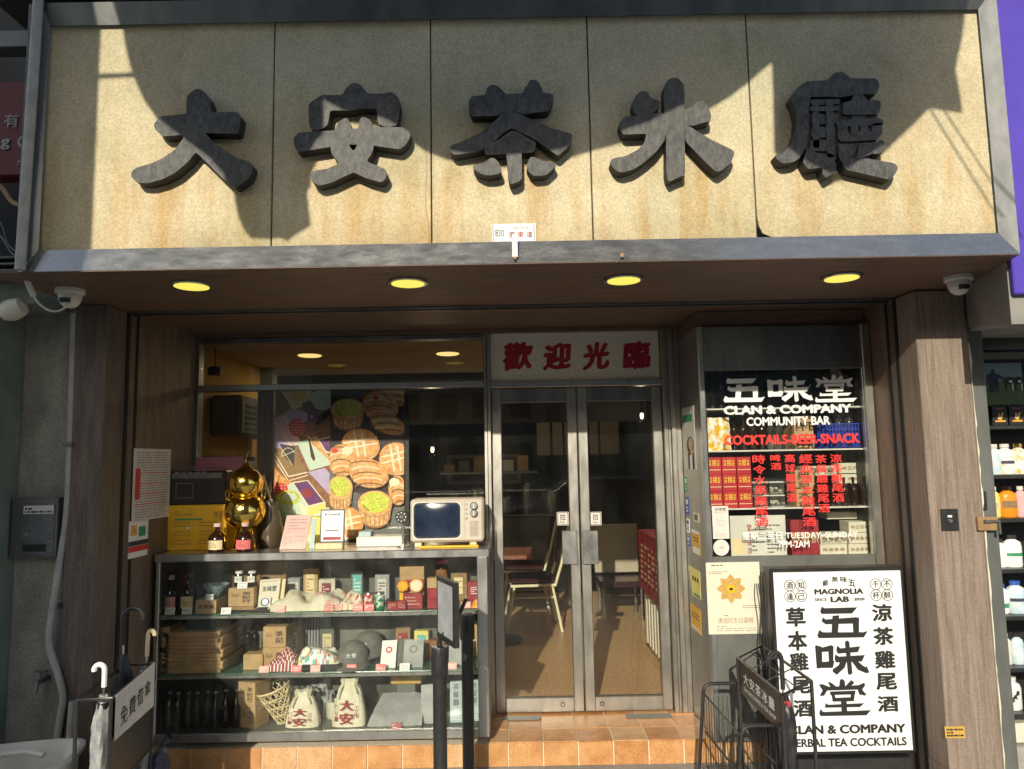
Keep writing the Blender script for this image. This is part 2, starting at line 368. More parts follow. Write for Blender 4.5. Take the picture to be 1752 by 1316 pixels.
M['dark'] = pm('dark_interior', (.035,.032,.028), (.06,.055,.048), 3, rough=.8)
M['bamboo'] = pm('pale_bamboo', (.62,.50,.28), (.72,.60,.36), 30, rough=.6)
M['sand'] = pm('speckled_cream_panel', (.55,.50,.40), (.82,.76,.63), 150, rough=.6, detail=2, lo=.4, hi=.6)
M['creamw'] = pm('cream_paint', (.62,.58,.46), (.7,.66,.54), 8, rough=.6)
M['chairm'] = pm('cream_chair_metal', (.72,.66,.42), (.78,.72,.48), 12, rough=.35, spec=.6)
M['vinyl'] = pm('dark_maroon_vinyl', (.035,.012,.012), (.05,.02,.018), 20, rough=.25, spec=.6)
M['wplast'] = pm('white_plastic', (.62,.61,.55), (.70,.69,.63), 6, rough=.35)
M['dplast'] = pm('dirty_white_plastic', (.62,.58,.46), (.78,.74,.62), 7, rough=.5, bump=.1)
M['graym'] = pm('slate_metal', (.12,.125,.115), (.17,.175,.16), 7, (1,1,.4), .5, .3, .1, 90)
M['redb'] = pm('bright_red_card', (.42,.02,.03), (.5,.035,.04), 14, rough=.4)
M['ybright'] = pm('yellow_print', (.85,.60,.06), rough=.5)
M['posterp'] = pm('cream_poster', (.68,.63,.50), (.72,.67,.54), 5, rough=.6)
M['ymed'] = pm('ochre_print', (.50,.29,.06), (.58,.36,.09), 60, rough=.6)
M['ypale'] = pm('pale_yellow_vinyl', (.78,.68,.20), rough=.5)
M['bluegl'] = pm('blue_white_bowl', (.30,.40,.45), (.14,.22,.30), 60, rough=.15, lo=.45, hi=.55)
M['pinklid'] = pm('bright_pink_lid', (.65,.08,.18), rough=.4)
M['teal'] = pm('teal_print', (.15,.48,.48), rough=.6)
M['dpink'] = pm('dull_pink_card', (.42,.16,.22), rough=.6)
M['redlab'] = pm('salmon_label', (.70,.16,.15), rough=.6)
M['brownjug'] = pm('brown_glazed_jug', (.07,.05,.03), (.11,.08,.05), 9, rough=.3)
M['conduit'] = pm('grey_conduit', (.33,.32,.29), (.42,.41,.38), 14, rough=.6, bump=.1)
M['clearumb'] = pm('milky_umbrella_film', (.42,.42,.40), (.25,.26,.28), 26, rough=.25, lo=.4, hi=.6)
M['graycl'] = pm('grey_nylon', (.16,.165,.16), (.24,.245,.235), 20, rough=.5)
M['blackcl'] = pm('black_nylon', (.012,.012,.014), (.03,.03,.034), 40, rough=.45)
M['fascia'] = pm('grey_fascia', (.20,.195,.175), (.27,.26,.235), 7, rough=.8)
M['pgrass'] = pm('printed_grass', (.05,.09,.02), (.12,.16,.04), 60, rough=.5); M['psky'] = pm('printed_sky', (.12,.20,.24), (.22,.30,.32), 9, rough=.5)
M['leafb'] = pm('white_with_black_strokes', (.75,.76,.72), (.02,.03,.02), 18, rough=.35, lo=.56, hi=.58)
ORD = ['first','second','third','fourth','fifth','sixth','seventh','eighth','ninth','tenth','eleventh','twelfth']
M['maroonb'] = pm('crimson_brush_paint', (.30,.008,.022), (.38,.015,.03), 20, rough=.45)
# ------------------------------------------------------------------ ground and street behind the viewer
struct(MB().box(-30, 30, -2.5, 4.2, -.3, 0, M['pave']), 'pavement')
struct(MB().box(-30, 30, -9.5, -2.5, -.3, -.12, M['road']), 'road')
struct(MB().box(-30, 30, -14, -9.5, -.3, 0.0, M['pave']), 'pavement')
struct(MB().box(-80, 80, -80, 40, -.5, -.31, M['pave']), 'ground')
def block(x0, x1, y0, y1, h, mw, label):
    r = thing('apartment_building', label, 'building', ((x0+x1)/2, y1, 0))
    MB().box(x0, x1, y0, y1, 0, h, mw).build('wall', r)
    w = MB(); z = 1.2
    while z < h-1.5:
        x = x0+.8
        while x < x1-1.6: w.box(x, x+1.3, y1-.05, y1+.04, z, z+1.5, M['ink']); x += 2.2
        z += 3.0
    tag(w.build('window', r), None, None, None, 'stuff')
block(1.5, 14, -24, -14, 18, M['graym'], 'tall grey apartment block across the road, seen only in reflections')
block(-20, -9, -24, -14, 15, M['conc'], 'drab apartment block across the side street, seen only in reflections')
block(-34, 12, -40, -34, 14, M['conc'], 'low grey block at the far end of the side street, seen only in reflections')
cr = thing('parked_car', 'dark sedan parked by the kerb behind the viewer, faintly mirrored in the door glass', 'car', (1.7, -3.6, -.12))
cpf = [(-.4,.28),(-.42,.62),(-.3,.80),(.35,.92),(.85,1.28),(1.15,1.36),(2.1,1.36),(2.55,1.22),(3.2,.92),(3.75,.84),(3.9,.6),(3.88,.3)]
MB().prism(cpf, -4.35, -2.75, M['blackm']).build('body', cr)
MB().prism([(.55,.93),(.95,1.24),(1.18,1.31),(1.60,1.31),(1.60,.93)], -2.749, -2.742, M['darkb']).build('window', cr); MB().prism([(1.66,.93),(1.66,1.31),(2.06,1.31),(2.45,1.18),(2.9,.93)], -2.749, -2.742, M['darkb']).build('window', cr)
MB().tube([(.42,-2.74,.93),(.9,-2.74,1.27),(1.17,-2.74,1.345),(2.08,-2.74,1.345),(2.5,-2.74,1.21),(3.05,-2.74,.93)], .012, M['steel'], 6).build('window_trim', cr)
for wx in (.35, 3.1):
    for wy in (-2.72, -4.38): MB().disc((wx, wy-.1, .2), .32, M['blackr'], 24, t=.2).disc((wx, wy+.101, .2), .19, M['steel'], 16, t=.01).build('wheel', cr)
# unseen panel added on the left, its edge bent to shape the shade there
hb = MB().prism([(-3.6,0),(-2.235,0),(-2.235,1.45),(-2.345,2.48),(-2.345,2.9),(-2.222,3.3),(-2.222,6.2),(-3.6,6.2)], .72, .80, M['creamw']); one(hb, 'shade_panel', 'unseen tall cream panel left of the viewer, added to shade the left of the shopfront', 'shade_panel')
# unseen board added over the pavement, its outline cut to the curved shade on the sign
def shade(px, py, Y=.9):
    x, z = W(px, py, 3.05); k = (3.05-Y); return x-k*SUNV.x/SUNV.y, z-k*SUNV.z/SUNV.y
outl = [(207,20),(211,50),(217,90),(228,130),(243,165),(270,205),(295,228),(330,255),(370,285),(399,318),(403,345),(409,375),(417,393),(428,405),(455,406),(482,405),(491,411),(500,402),(531,383),(524,325),(530,318),(532,293),(544,268),(552,256),(562,248),(563,188),(582,199),(601,208),(640,213),(665,220),(700,238),(725,255),(760,270),(800,279),(850,284),(905,280),(960,272),(1010,256),(1060,243),(1110,226),(1160,200),(1210,185),(1245,165),(1280,138),(1300,120),(1322,103),(1324,160),(1325,210),(1326,262),(1345,270),(1370,290),(1395,305),(1418,312),(1440,305),(1465,290),(1500,268),(1530,240),(1560,212),(1588,183),(1645,191),(1640,150),(1633,115),(1645,60),(1650,18),(1655,-60),(1655,-240),(205,-240),(205,-60)]
sb = thing('shade_board', 'large unseen board above the viewer, added and cut to shade the signboard', 'sign', (0, .9, 3.6))
m1 = MB().prism([shade(*p) for p in outl], .88, .92, M['black'])
m1.build('board', sb)
m2 = MB(); a = shade(160, 133); b = shade(240, 128); m2.tube([(a[0]-.3, .9, a[1]), (b[0]+.03, .9, b[1])], .012, M['blackm'])
for p, q in (((1590,185),(1712,380)), ((1614,188),(1755,400))):
    a = shade(*p); b = shade(*q); m2.tube([(a[0], .9, a[1]), (b[0], .9, b[1])], .0045, M['black'])
m2.build('bracket', sb)  # bar and wires placed to cast the thin shadow lines
m3 = MB(); m3.box(-1.9, 2.3, .86, .94, 5.35, 5.43, M['blackm']); m3.box(-1.2, -1.1, .9, 3.4, 5.43, 5.5, M['blackm']); m3.box(1.2, 1.3, .9, 3.4, 5.43, 5.5, M['blackm']); m3.build('shade_board_arm', sb)

# ------------------------------------------------------------------ shell of the shop
YW = 4.60          # window and door plane
ZS = 2.475         # soffit height
XL, XR = -2.03, 2.03
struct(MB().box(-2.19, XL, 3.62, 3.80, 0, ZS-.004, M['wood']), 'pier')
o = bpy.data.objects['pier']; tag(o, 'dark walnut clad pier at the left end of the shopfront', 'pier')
b = MB(); b.add([(XL,3.80,0),(XL,3.80,ZS+.011),(-2.0,4.72,ZS+.011),(-2.0,4.72,0),(-2.3,3.80,0),(-2.3,3.80,ZS+.011),(-2.3,4.72,0)], [(0,1,2,3),(4,7,6,5),(0,4,5,1),(3,2,6,7)], M['woodR'])
b2 = b.build('left_reveal_wall'); tag(b2, None, None, None, 'structure')
g = MB().box(XL-.004, XL+.006, 3.805, 3.835, 0, ZS-.004, M['blackr']).box(XL-.004, XL+.006, 3.90, 3.925, 0, ZS-.004, M['blackr']).box(XL-.002, XL+.004, 3.838, 3.897, 0, ZS-.03, M['wood'])
one(g, 'shutter_track', 'black shutter track running up the left walnut reveal', 'shutter track', 'shutter tracks')
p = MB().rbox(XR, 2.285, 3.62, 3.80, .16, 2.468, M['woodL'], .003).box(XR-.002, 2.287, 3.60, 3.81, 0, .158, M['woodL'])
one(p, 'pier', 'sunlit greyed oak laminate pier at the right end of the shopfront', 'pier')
b = MB().box(XR, 2.28, 3.80, 4.8, 0, ZS+.011, M['woodR']); struct(b, 'right_reveal_wall')
g = MB().box(XR-.006, XR+.004, 3.79, 3.815, 0, ZS-.004, M['blackr']).box(XR-.006, XR+.004, 3.875, 3.90, 0, ZS-.004, M['blackr']).box(XR-.004, XR+.002, 3.818, 3.872, 0, ZS-.03, M['wood'])
one(g, 'shutter_track', 'black shutter track running up the right walnut reveal', 'shutter track', 'shutter tracks')
# soffit and recessed ceiling
def soffit_slab(q, y0, xr0, z0, z1):
    P_ = [(-2.19,y0), (xr0,y0), (2.285,3.62), (2.285,3.80), (-2.19,3.80)]; n_ = 5
    return q.add([(x,y,z0) for x,y in P_]+[(x,y,z1) for x,y in P_], [(4,3,2,1,0), (5,6,7,8,9)]+[(i,(i+1)%n_,(i+1)%n_+n_,i+n_) for i in range(n_)], M['woodH'])
struct(soffit_slab(soffit_slab(MB(), 3.002, 2.142, ZS, ZS+.003), 3.07, 2.150, ZS+.004, ZS+.03), 'soffit')
b = MB().box(XL, XR, 3.80, 3.815, ZS-.012, ZS+.03, M['steeld']).box(XL, XR, 3.815, 3.86, ZS+.005, ZS+.03, M['blackr']).box(XL, XR, 3.86, 3.88, ZS-.012, ZS+.03, M['steeld'])
one(b, 'shutter_slot', 'long dark slot with thin metal edges for the roller shutter in the soffit', 'shutter slot')
struct(MB().box(XL-.25, XR+.24, 3.88, 4.73, ZS+.012, ZS+.05, M['woodH']), 'recess_ceiling')
struct(MB().box(-2.3, 2.4, 3.0, 6.0, 3.75, 3.8, M['dark']), 'upper_floor')
b = MB().box(-1.99, XR-.001, 4.555, 4.66, 2.462, 2.486, M['woodH']); one(b, 'header_board', 'thin walnut board across the head of the window and doors', 'board')
for i, (px, py) in enumerate([(328,487),(698,482),(1067,477),(1440,473)]):
    x, y = Wz(px, py, ZS)
    L_ = ('oval yellow downlight farthest left under the signboard, near the left camera', 'yellow downlight under the signboard, between the characters for peace and tea', 'yellow downlight under the signboard straight above the double doors', 'yellow downlight nearest the right security camera under the signboard')[i]
    r = thing('downlight', L_, 'downlight', (x, y, ZS-.01), 'downlights in the soffit')
    MB().lathe([(.076,0),(.088,0),(.090,.004),(.088,.010),(.076,.010)], x, y, ZS-.0105, M['steel'], 28).build('trim_ring', r)
    MB().lathe([(.0755,0),(.0755,.006)], x, y, ZS-.012, M['lamp'], 28).build('lens', r)

# ------------------------------------------------------------------ the big signboard
sg = thing('shop_sign', 'big cream stone signboard with five black calligraphy characters in a steel frame', 'sign', (0.04, 3.05, 2.5))
seam = [-2.04, -1.022, -.333, .360, 1.064, 2.10]
for i in range(5):
    q = MB()
    if i < 4: q.rbox(seam[i]+.003, seam[i+1]-.003, 3.05, 3.10, 2.575, 3.70, M['cream'], .003)
    else:
        x0, x1, z0 = seam[4]+.003, seam[5]-.003, 2.585
        q.prism([(x0,z0+.09),(x0+.006,z0+.05),(x0+.02,z0+.018),(x0+.06,z0),(x1,z0),(x1,3.70),(x0,3.70)], 3.05, 3.10, M['cream'])
    q.build('stone_panel', sg)
MB().box(-2.03, 2.1, 3.102, 3.12, 2.56, 3.72, M['blackr']).build('backing', sg)
# frame: mitred sloping steel profile
def member(A, B, C, D, m, t=.012):   # front quad thickened
    q = MB().slab([Vector(A), Vector(B), Vector(C), Vector(D)], t, m); return q
xi0, xi1, xo0, xo1 = -2.005, 2.082, -2.068, 2.145
zi0, zi1, zo0, zo1 = 2.580, 3.592, 2.4785, 3.68
fr = [ member((xo0,3.0,zo0+.0),(xi0,3.03,zi0),(xi1,3.03,zi0),(xo1,3.0,zo0),M['steelw']),
       member((xo0,3.0,zo1),(xi0,3.03,zi1),(xi1,3.03,zi1),(xo1,3.0,zo1),M['steeld']),
       member((xo0,3.0,zo0),(xi0,3.03,zi0),(xi0,3.03,zi1),(xo0,3.0,zo1),M['steeld']),
       member((xo1,3.0,zo0),(xi1,3.03,zi0),(xi1,3.03,zi1),(xo1,3.0,zo1),M['alu'])]
for q, nm in zip(fr, ('bottom_rail','top_rail','side_rail','side_rail')): q.build(nm, sg)
MB().box(xo0-.028, xo0-.006, 3.02, 3.6, 2.497, 3.69, M['alu']).build('side_return', sg)
MB().box(xo0+.01, xo1-.02, 3.16, 3.58, 2.51, 3.67, M['graym']).build('box_body', sg)
bt = MB().rbox(.003+W(875,430,2.98)[0], W(886,430,2.98)[0], 2.985, 2.992, 2.50, 2.60, M['wplast'], .002).disc((W(881,441,2.98)[0], 2.980, W(881,441,2.98)[1]), .006, M['kraftd'])
bt.build('bracket_strip', sg)
cr_ = MB(); cp = [W(727+2*math.sin(y_*.05)+(y_-250)*.035, y_, 3.048) for y_ in range(235, 438, 12)]
cr_.tube([(c_[0], 3.0495, c_[1]) for c_ in cp], .0016, M['kraftd'], 4); cr_.build('crack', sg)
_w = MB(); X0, Z0 = W(1064, 437, 2.99)
rr = random.Random(3)
for k in range(11):
    a = rr.uniform(0, 6.28); l = rr.uniform(.012, .03); _w.tube([(X0, 2.985, Z0), (X0+l*math.cos(a), 2.985, Z0+l*math.sin(a))], .0012, M['inkg'], 4)
_w.disc((X0, 2.984, Z0), .009, M['kraftd'], 9)
_w.build('scuff', sg)
def P(pts, ox, oy, k=6.267, Y=2.99): return [W(ox+x/k, oy+y/k, Y) for x, y in pts]
def smoothpoly(pts, it=1):     # corner rounding
    for _ in range(it):
        out = []
        n = len(pts)
        for i in range(n):
            a = pts[i]; b = pts[(i+1)%n]; d = math.hypot(b[0]-a[0], b[1]-a[1]); f_ = min(.25, .006/max(d, 1e-6))
            out.append((a[0]+(b[0]-a[0])*f_, a[1]+(b[1]-a[1])*f_)); out.append((b[0]-(b[0]-a[0])*f_, b[1]-(b[1]-a[1])*f_))
        pts = out
    return pts
DA = [[(690,205),(740,170),(775,140),(820,138),(870,165),(910,210),(945,280),(945,390),(1220,385),(1260,420),(1270,450),(1235,620),(880,610),(960,700),(1080,790),(1230,880),(1370,925),(1400,975),(1360,1090),(1220,1195),(1180,1190),(1080,1110),(785,815),(700,920),(560,1040),(420,1110),(270,1150),(150,1145),(90,1080),(90,1030),(140,985),(300,940),(430,880),(560,790),(655,660),(640,630),(430,650),(350,580),(330,520),(395,435),(685,405),(680,300)]]
AN = [[(235,310),(290,260),(390,200),(470,205),(600,205),(630,140),(690,85),(735,68),(790,90),(845,150),(870,190),(1040,190),(1110,170),(1160,185),(1210,250),(1220,330),(1190,530),(1080,550),(985,520),(965,350),(800,345),(700,370),(470,370),(445,520),(400,560),(340,585),(265,580),(240,500)],
 [(75,670),(130,610),(250,600),(520,585),(700,570),(940,550),(1290,550),(1325,590),(1330,650),(1290,730),(1215,790),(1080,770),(950,750),(760,738),(665,740),(460,765),(120,820),(85,750)],
 [(475,760),(480,830),(570,940),(440,1000),(290,1020),(250,1070),(270,1130),(350,1180),(480,1150),(720,1035),(860,1100),(1020,1145),(1060,1110),(1085,1050),(1060,1000),(860,920),(920,830),(942,745),(935,560),(910,480),(830,440),(790,460),(770,570),(722,580),(722,738),(765,738),(720,815),(665,738),(716,738),(716,580),(600,600)],
 [(520,590),(555,500),(640,450),(675,480),(710,600),(600,700)]]
CHA = [[(300,215),(440,205),(460,120),(520,90),(580,110),(640,170),(660,195),(850,185),(860,130),(900,90),(910,50),(960,35),(1010,60),(1050,130),(1055,180),(1170,195),(1175,250),(1120,380),(940,395),(860,415),(760,375),(640,380),(560,430),(490,430),(300,435),(260,340),(270,250)],
 [(620,395),(700,375),(760,385),(860,430),(980,490),(1150,560),(1360,620),(1375,650),(1360,730),(1220,860),(1010,710),(930,660),(720,560),(600,640),(520,720),(400,800),(250,830),(110,850),(60,810),(60,750),(180,710),(380,620),(540,490)],
 [(720,590),(780,600),(940,690),(990,720),(965,820),(450,850),(425,800),(440,760),(560,700)],
 [(665,830),(830,820),(835,1110),(775,1150),(705,1165),(690,1100)],
 [(305,975),(440,930),(490,885),(540,885),(590,940),(620,1020),(600,1055),(480,1075),(400,1060),(320,1010)],
 [(920,870),(970,865),(1060,915),(1200,930),(1195,970),(1090,1065),(960,1075),(890,1010),(885,950)]]
BING = [[(320,350),(380,250),(440,220),(490,235),(520,300),(625,330),(620,400),(520,480),(360,485),(330,420)],
 [(660,180),(700,110),(760,80),(820,90),(880,160),(885,430),(890,1130),(820,1150),(730,1195),(705,1190),(690,1120),(685,640),(665,430)],
 [(180,600),(190,560),(240,500),(340,495),(620,460),(700,470),(690,640),(670,760),(580,880),(440,1000),(330,1070),(220,1100),(160,1090),(90,1020),(90,970),(130,945),(240,930),(380,860),(450,790),(475,685),(260,695),(220,690)],
 [(880,430),(975,390),(1010,345),(1075,335),(1115,370),(1165,470),(1165,550),(1080,570),(970,605),(900,590),(870,540)],
 [(880,575),(1000,650),(1160,750),(1390,860),(1420,890),(1400,950),(1370,1010),(1260,1095),(1215,1095),(1120,1010),(890,770)]]
TING = [[(430,185),(660,170),(700,120),(760,85),(830,80),(880,120),(910,150),(1180,150),(1215,190),(1220,230),(1190,320),(1000,320),(800,355),(640,345),(470,350),(460,560),(450,760),(425,900),(370,1000),(300,1050),(180,1065),(110,1010),(100,970),(200,940),(290,830),(330,700),(335,560),(300,430),(260,370),(330,260)],
 [(480,385),(800,372),(795,430),(480,440)], [(500,385),(570,385),(575,900),(505,900)], [(640,380),(720,378),(735,1000),(655,1010)],
 [(470,460),(790,455),(780,505),(470,510)], [(490,540),(790,530),(760,640),(490,650)], [(490,680),(740,670),(735,790),(490,790)], [(480,815),(740,810),(735,935),(460,935)],
 [(440,900),(560,960),(700,960),(760,1010),(700,1100),(450,1130),(395,1060)],
 [(820,415),(920,400),(925,350),(1010,320),(1060,350),(1075,390),(1215,395),(1230,430),(1215,520),(1180,545),(930,550),(820,545)], [(920,540),(1080,540),(1080,610),(920,610)],
 [(760,620),(900,592),(1200,575),(1255,600),(1260,655),(760,675)], [(760,735),(1260,725),(1190,815),(800,835),(770,790)],
 [(765,650),(870,645),(870,760),(770,765)], [(905,645),(985,645),(985,760),(905,760)], [(1015,640),(1100,640),(1100,760),(1015,760)], [(1135,635),(1250,630),(1245,755),(1135,760)],
 [(770,860),(960,860),(950,960),(820,1060),(780,1000)], [(1000,850),(1180,845),(1150,960),(1020,1010),(960,1030),(985,930)],
 [(1190,840),(1215,818),(1250,820),(1280,870),(1260,960),(1140,970),(1120,930)],
 [(820,1000),(960,1000),(1100,1012),(1380,1060),(1425,1100),(1390,1180),(1330,1240),(860,1130),(825,1070)],
 [(600,1060),(760,1050),(750,1160),(640,1220),(610,1180)],
 [(470,360),(745,360),(760,1040),(600,1080),(430,1000)], [(740,420),(1190,400),(1230,700),(1180,860),(1120,990),(980,1060),(800,1040),(740,900)]]
for nm, polys, ox, oy in (('da',DA,210,130),('an',AN,490,130),('cha',CHA,760,130),('bing',BING,1030,120),('ting',TING,1310,110)):
    q = MB()
    for i, pl in enumerate(polys):
        yf = 2.990 - .0016*(i % 5) - (.0 if i else 0)
        pp = smoothpoly(P(pl, ox, oy), 2)
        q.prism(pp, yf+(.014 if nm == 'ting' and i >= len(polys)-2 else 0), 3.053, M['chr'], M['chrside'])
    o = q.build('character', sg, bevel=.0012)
# street number plate
pl = thing('street_number_plate', 'small white street plate reading 830 CANTON RD. below the middle character', 'plate', (W(879,400,3.04)[0], 3.045, W(879,412,3.04)[1]))
Q = rect(842, 383, 917, 413, 3.04)
q = MB().slab(Q, .006, M['white']); q.build('plate', pl)
q = MB()
for a in (.02, .955): q.quad(sub(Q, a-.008, .03, a+.012, .97, .0008), M['inkg'])
q.text('830', sub(Q, .07,.32,.27,.72), M['ink'], .01); q.text('CANTON RD.', sub(Q, .46,.18,.86,.32), M['ink'], .0)
for i, ch in enumerate('廣東道'): q.text(ch, sub(Q, .38+.2*i,.44,.52+.2*i,.80), M['maroon'], .02)
q.build('lettering', pl)

# ------------------------------------------------------------------ window and doors
def frame_bar(q, px0, py0, px1, py1, Y, m, d=.06):
    a = rect(px0, py0, px1, py1, Y); q.rbox(a[0].x, a[1].x, Y, Y+d, a[2].z, a[0].z, m, .003)
wf = thing('shop_window', 'large steel framed shop window behind the display counter, with a top light', 'window', (W(585,940,YW)[0], YW, .13))
xw0, xw1 = W(340, 700, YW)[0], W(828, 700, YW)[0]
ztop = 2.46; ztr = W(585, 662, YW)[1]; zsl = 1.05
MB().rbox(xw0-.05, xw0, YW-.01, YW+.06, .13, ztop, M['steeld'], .003).build('frame_jamb', wf)
MB().rbox(xw0, xw1, YW-.01, YW+.06, ztop-.03, ztop, M['steeld'], .003).build('frame_head', wf)
MB().rbox(xw0, xw1, YW-.02, YW+.06, ztr-.016, ztr+.022, M['steel'], .003).build('transom_bar', wf)
MB().rbox(xw0, xw1, YW-.01, YW+.06, zsl-.05, zsl, M['steeld'], .003).build('sill', wf)
MB().rbox(xw0+.004, xw1-.004, YW+.02, YW+.028, zsl, ztr-.016, M['glass'], .001).build('pane', wf)
MB().rbox(xw0+.004, xw1-.004, YW+.02, YW+.028, ztr+.022, ztop-.03, M['glass'], .001).build('pane', wf)
dr = thing('double_door', 'steel framed double glass entrance doors with pull stickers and a welcome panel above', 'door', (W(993,1220,YW)[0], YW, .14))
xd0, xdm, xd1 = W(843,900,YW)[0], W(992.5,900,YW)[0], W(1141,900,YW)[0]
zd0, zd1 = .137, W(993, 663, YW)[1]
q = MB().rbox(xw1+.001, xd0, YW-.04, YW+.08, .128, 2.462, M['door'], .003); q.box(xw1+.02, xw1+.024, YW-.043, YW-.039, .13, 2.45, M['blackr']); q.build('door_frame', dr)
xj = 1.058
q = MB()
for i, (a, b, y) in enumerate([(xd1, xd1+.028, -.03), (xd1+.029, xd1+.045, -.02), (xd1+.046, xd1+.078, -.035), (xd1+.079, xj-.001, -.02)]): q.rbox(a, b, YW+y, YW+.08, .128, 2.462, M['door'], .003)
q.build('door_frame', dr)
ztp0, ztp1 = W(990, 652, YW)[1], W(990, 569, YW)[1]
MB().rbox(xd0, xd1, YW-.03, YW+.07, zd1+.004, ztp0, M['steel'], .003).build('door_head', dr)
MB().rbox(xd0, xd1, YW-.03, YW+.07, ztp1, 2.462, M['steeld'], .003).build('door_head', dr)
Q = R4(xd0+.003, xd1-.01, ztp0, ztp1, YW)
MB().slab(Q, .02, M['sand']).build('welcome_panel', dr)
q = MB()
for ch, (a, b, c, d) in zip('歡迎光臨', [(860,587,911,634),(929,588,978,633),(997,587,1043,633),(1066,585,1113,632)]):
    A = rect(a, b, c, d, YW-.001); A = [A[0]+Vector((.008,0,0)), A[1]+Vector((.008,0,.012)), A[2]-Vector((.006,0,-.008)), A[3]-Vector((.006,0,.006))]
    q.text(ch, A, M['maroonb'], .085, .001)
tag(q.build('lettering', dr), 'dark red brush characters of welcome')
def leaf(xa, xb, tall_left):
    st = .060; zb = zd0+.085; zt = zd1-.09
    q = MB().rbox(xa, xa+st, YW, YW+.045, zd0, zd1, M['door'], .004).rbox(xb-st, xb, YW, YW+.045, zd0, zd1, M['door'], .004)
    q.rbox(xa+st, xb-st, YW+.001, YW+.044, zd0, zb, M['door'], .004).rbox(xa+st, xb-st, YW+.001, YW+.044, zt, zd1, M['steeld'], .004)
    r = q.build('door_leaf', dr)
    MB().rbox(xa+st, xb-st, YW+.018, YW+.026, zb, zt, M['glass'], .001).build('pane', r)
    px = (962, 988) if tall_left else (997, 1024)
    a = rect(px[0], 908, px[1], 966, YW-.02); MB().rbox(a[0].x, a[1].x, YW-.014, YW-.006, a[2].z, a[0].z, M['steel'], .003).box(a[0].x+.01, a[1].x-.01, YW-.006, YW, a[2].z+.02, a[2].z+.04, M['steel']).box(a[0].x+.01, a[1].x-.01, YW-.006, YW, a[0].z-.04, a[0].z-.02, M['steel']).build('push_plate', r)
    px = (953, 973) if tall_left else (1009, 1029)
    a = rect(px[0], 876, px[1], 899, YW+.012); s_ = MB().slab(a, .001, M['paper'])
    for uv in ((.04,.03,.96,.08),(.04,.92,.96,.97),(.04,.03,.10,.97),(.90,.03,.96,.97)): s_.quad(sub(a, *uv, push=.0006), M['inkg'])
    s_.text('拉', sub(a,.25,.15,.75,.62), M['ink'], .02); s_.text('PULL', sub(a,.25,.70,.75,.84), M['ink'], .02); s_.build('sticker', r)
    l = (xa+.1, xb-.13) if not tall_left else (xb-.13, xa+.1)
    c = (l[0], YW-.002, zd0+.045) ; MB().disc(c, .014, M['blackm'], 12).disc((c[0], YW-.004, c[2]), .008, M['steel'], 10, t=.003).build('lock', r)
    return r
leaf(xd0+.004, xdm-.004, True); leaf(xdm+.004, xd1-.004, False)
# wall return between the doors and the bar cabinet
b = MB().box(xj, xj+.03, 4.135, YW+.08, .128, 2.462, M['door'])
struct(b, 'right_jamb_wall')

# ------------------------------------------------------------------ step and plinth tiles
st = thing('entrance_step', 'orange tiled entrance step and plinth under the shopfront', 'step', (0, 4.16, 0))
MB().box(-2.02, 2.03, 4.167, 4.70, 0, .122, M['grout']).build('bed', st)
tw = W(990,1290,4.16)[0]-W(929.7,1290,4.16)[0]
x = W(929.7,1290,4.16)[0]; xs = []
while x > -2.0: x -= tw
x += tw; tiles = {}
rr = random.Random(5)
def tile(x0, x1, y0, y1, z0, z1):
    m = rr.choice((M['tile'], M['tile'], M['tile2'], M['tile3'])); j = rr.uniform(-.0012, .0012)
    MB().rbox(x0, x1, y0+j if z1-z0 > .05 else y0, y1, z0, z1+(j if z1-z0 < .05 else 0), m, .002).build('tile', st)
x -= tw
while x < 2.0:
    a, b = max(x+.003, -2.02), min(x+tw-.003, 2.025)
    if b-a > .02: tile(a, b, 4.16, 4.168, .002, .122)
    if x > -.35 and x < 1.0:
        for y0, y1 in ((4.163, 4.353), (4.359, 4.553), (4.559, 4.66)):
            aa, bb = max(a, -.165), min(b, xj-.004)
            if bb-aa > .02: tile(aa, bb, y0, y1, .122, .128)
    x += tw
# door mats of metal at the sill
for a, b, L_ in ((860,925,'thin dark metal plate on the tiles under the left door leaf'), (1072,1150,'thin dark metal plate on the tiles under the right door leaf')):
    X0, X1 = W(a,1225,4.5)[0], W(b,1225,4.5)[0]; one(MB().rbox(X0, X1, 4.49, 4.56, .1295, .134, M['graym'], .001), 'sill_plate', L_, 'metal plate', 'sill plates')

# ------------------------------------------------------------------ interior
struct(MB().box(-2.3, 1.6, 4.72, 10.2, -.1, .124, M['floor']), 'interior_floor')
b = MB().box(-2.3, 1.6, 4.66, 4.72, -.1, .1245, M['floor']); struct(b, 'interior_floor')
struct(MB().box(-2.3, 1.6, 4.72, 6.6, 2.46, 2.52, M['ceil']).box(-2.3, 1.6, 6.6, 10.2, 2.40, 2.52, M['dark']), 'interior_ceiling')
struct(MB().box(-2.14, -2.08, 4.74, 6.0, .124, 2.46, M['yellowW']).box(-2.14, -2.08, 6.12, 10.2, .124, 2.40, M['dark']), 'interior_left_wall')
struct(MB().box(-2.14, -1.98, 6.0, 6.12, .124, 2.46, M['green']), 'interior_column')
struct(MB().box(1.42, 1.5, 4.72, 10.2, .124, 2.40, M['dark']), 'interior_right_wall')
struct(MB().box(-2.3, 1.6, 10.1, 10.2, .124, 2.40, M['dark']), 'interior_back_wall')
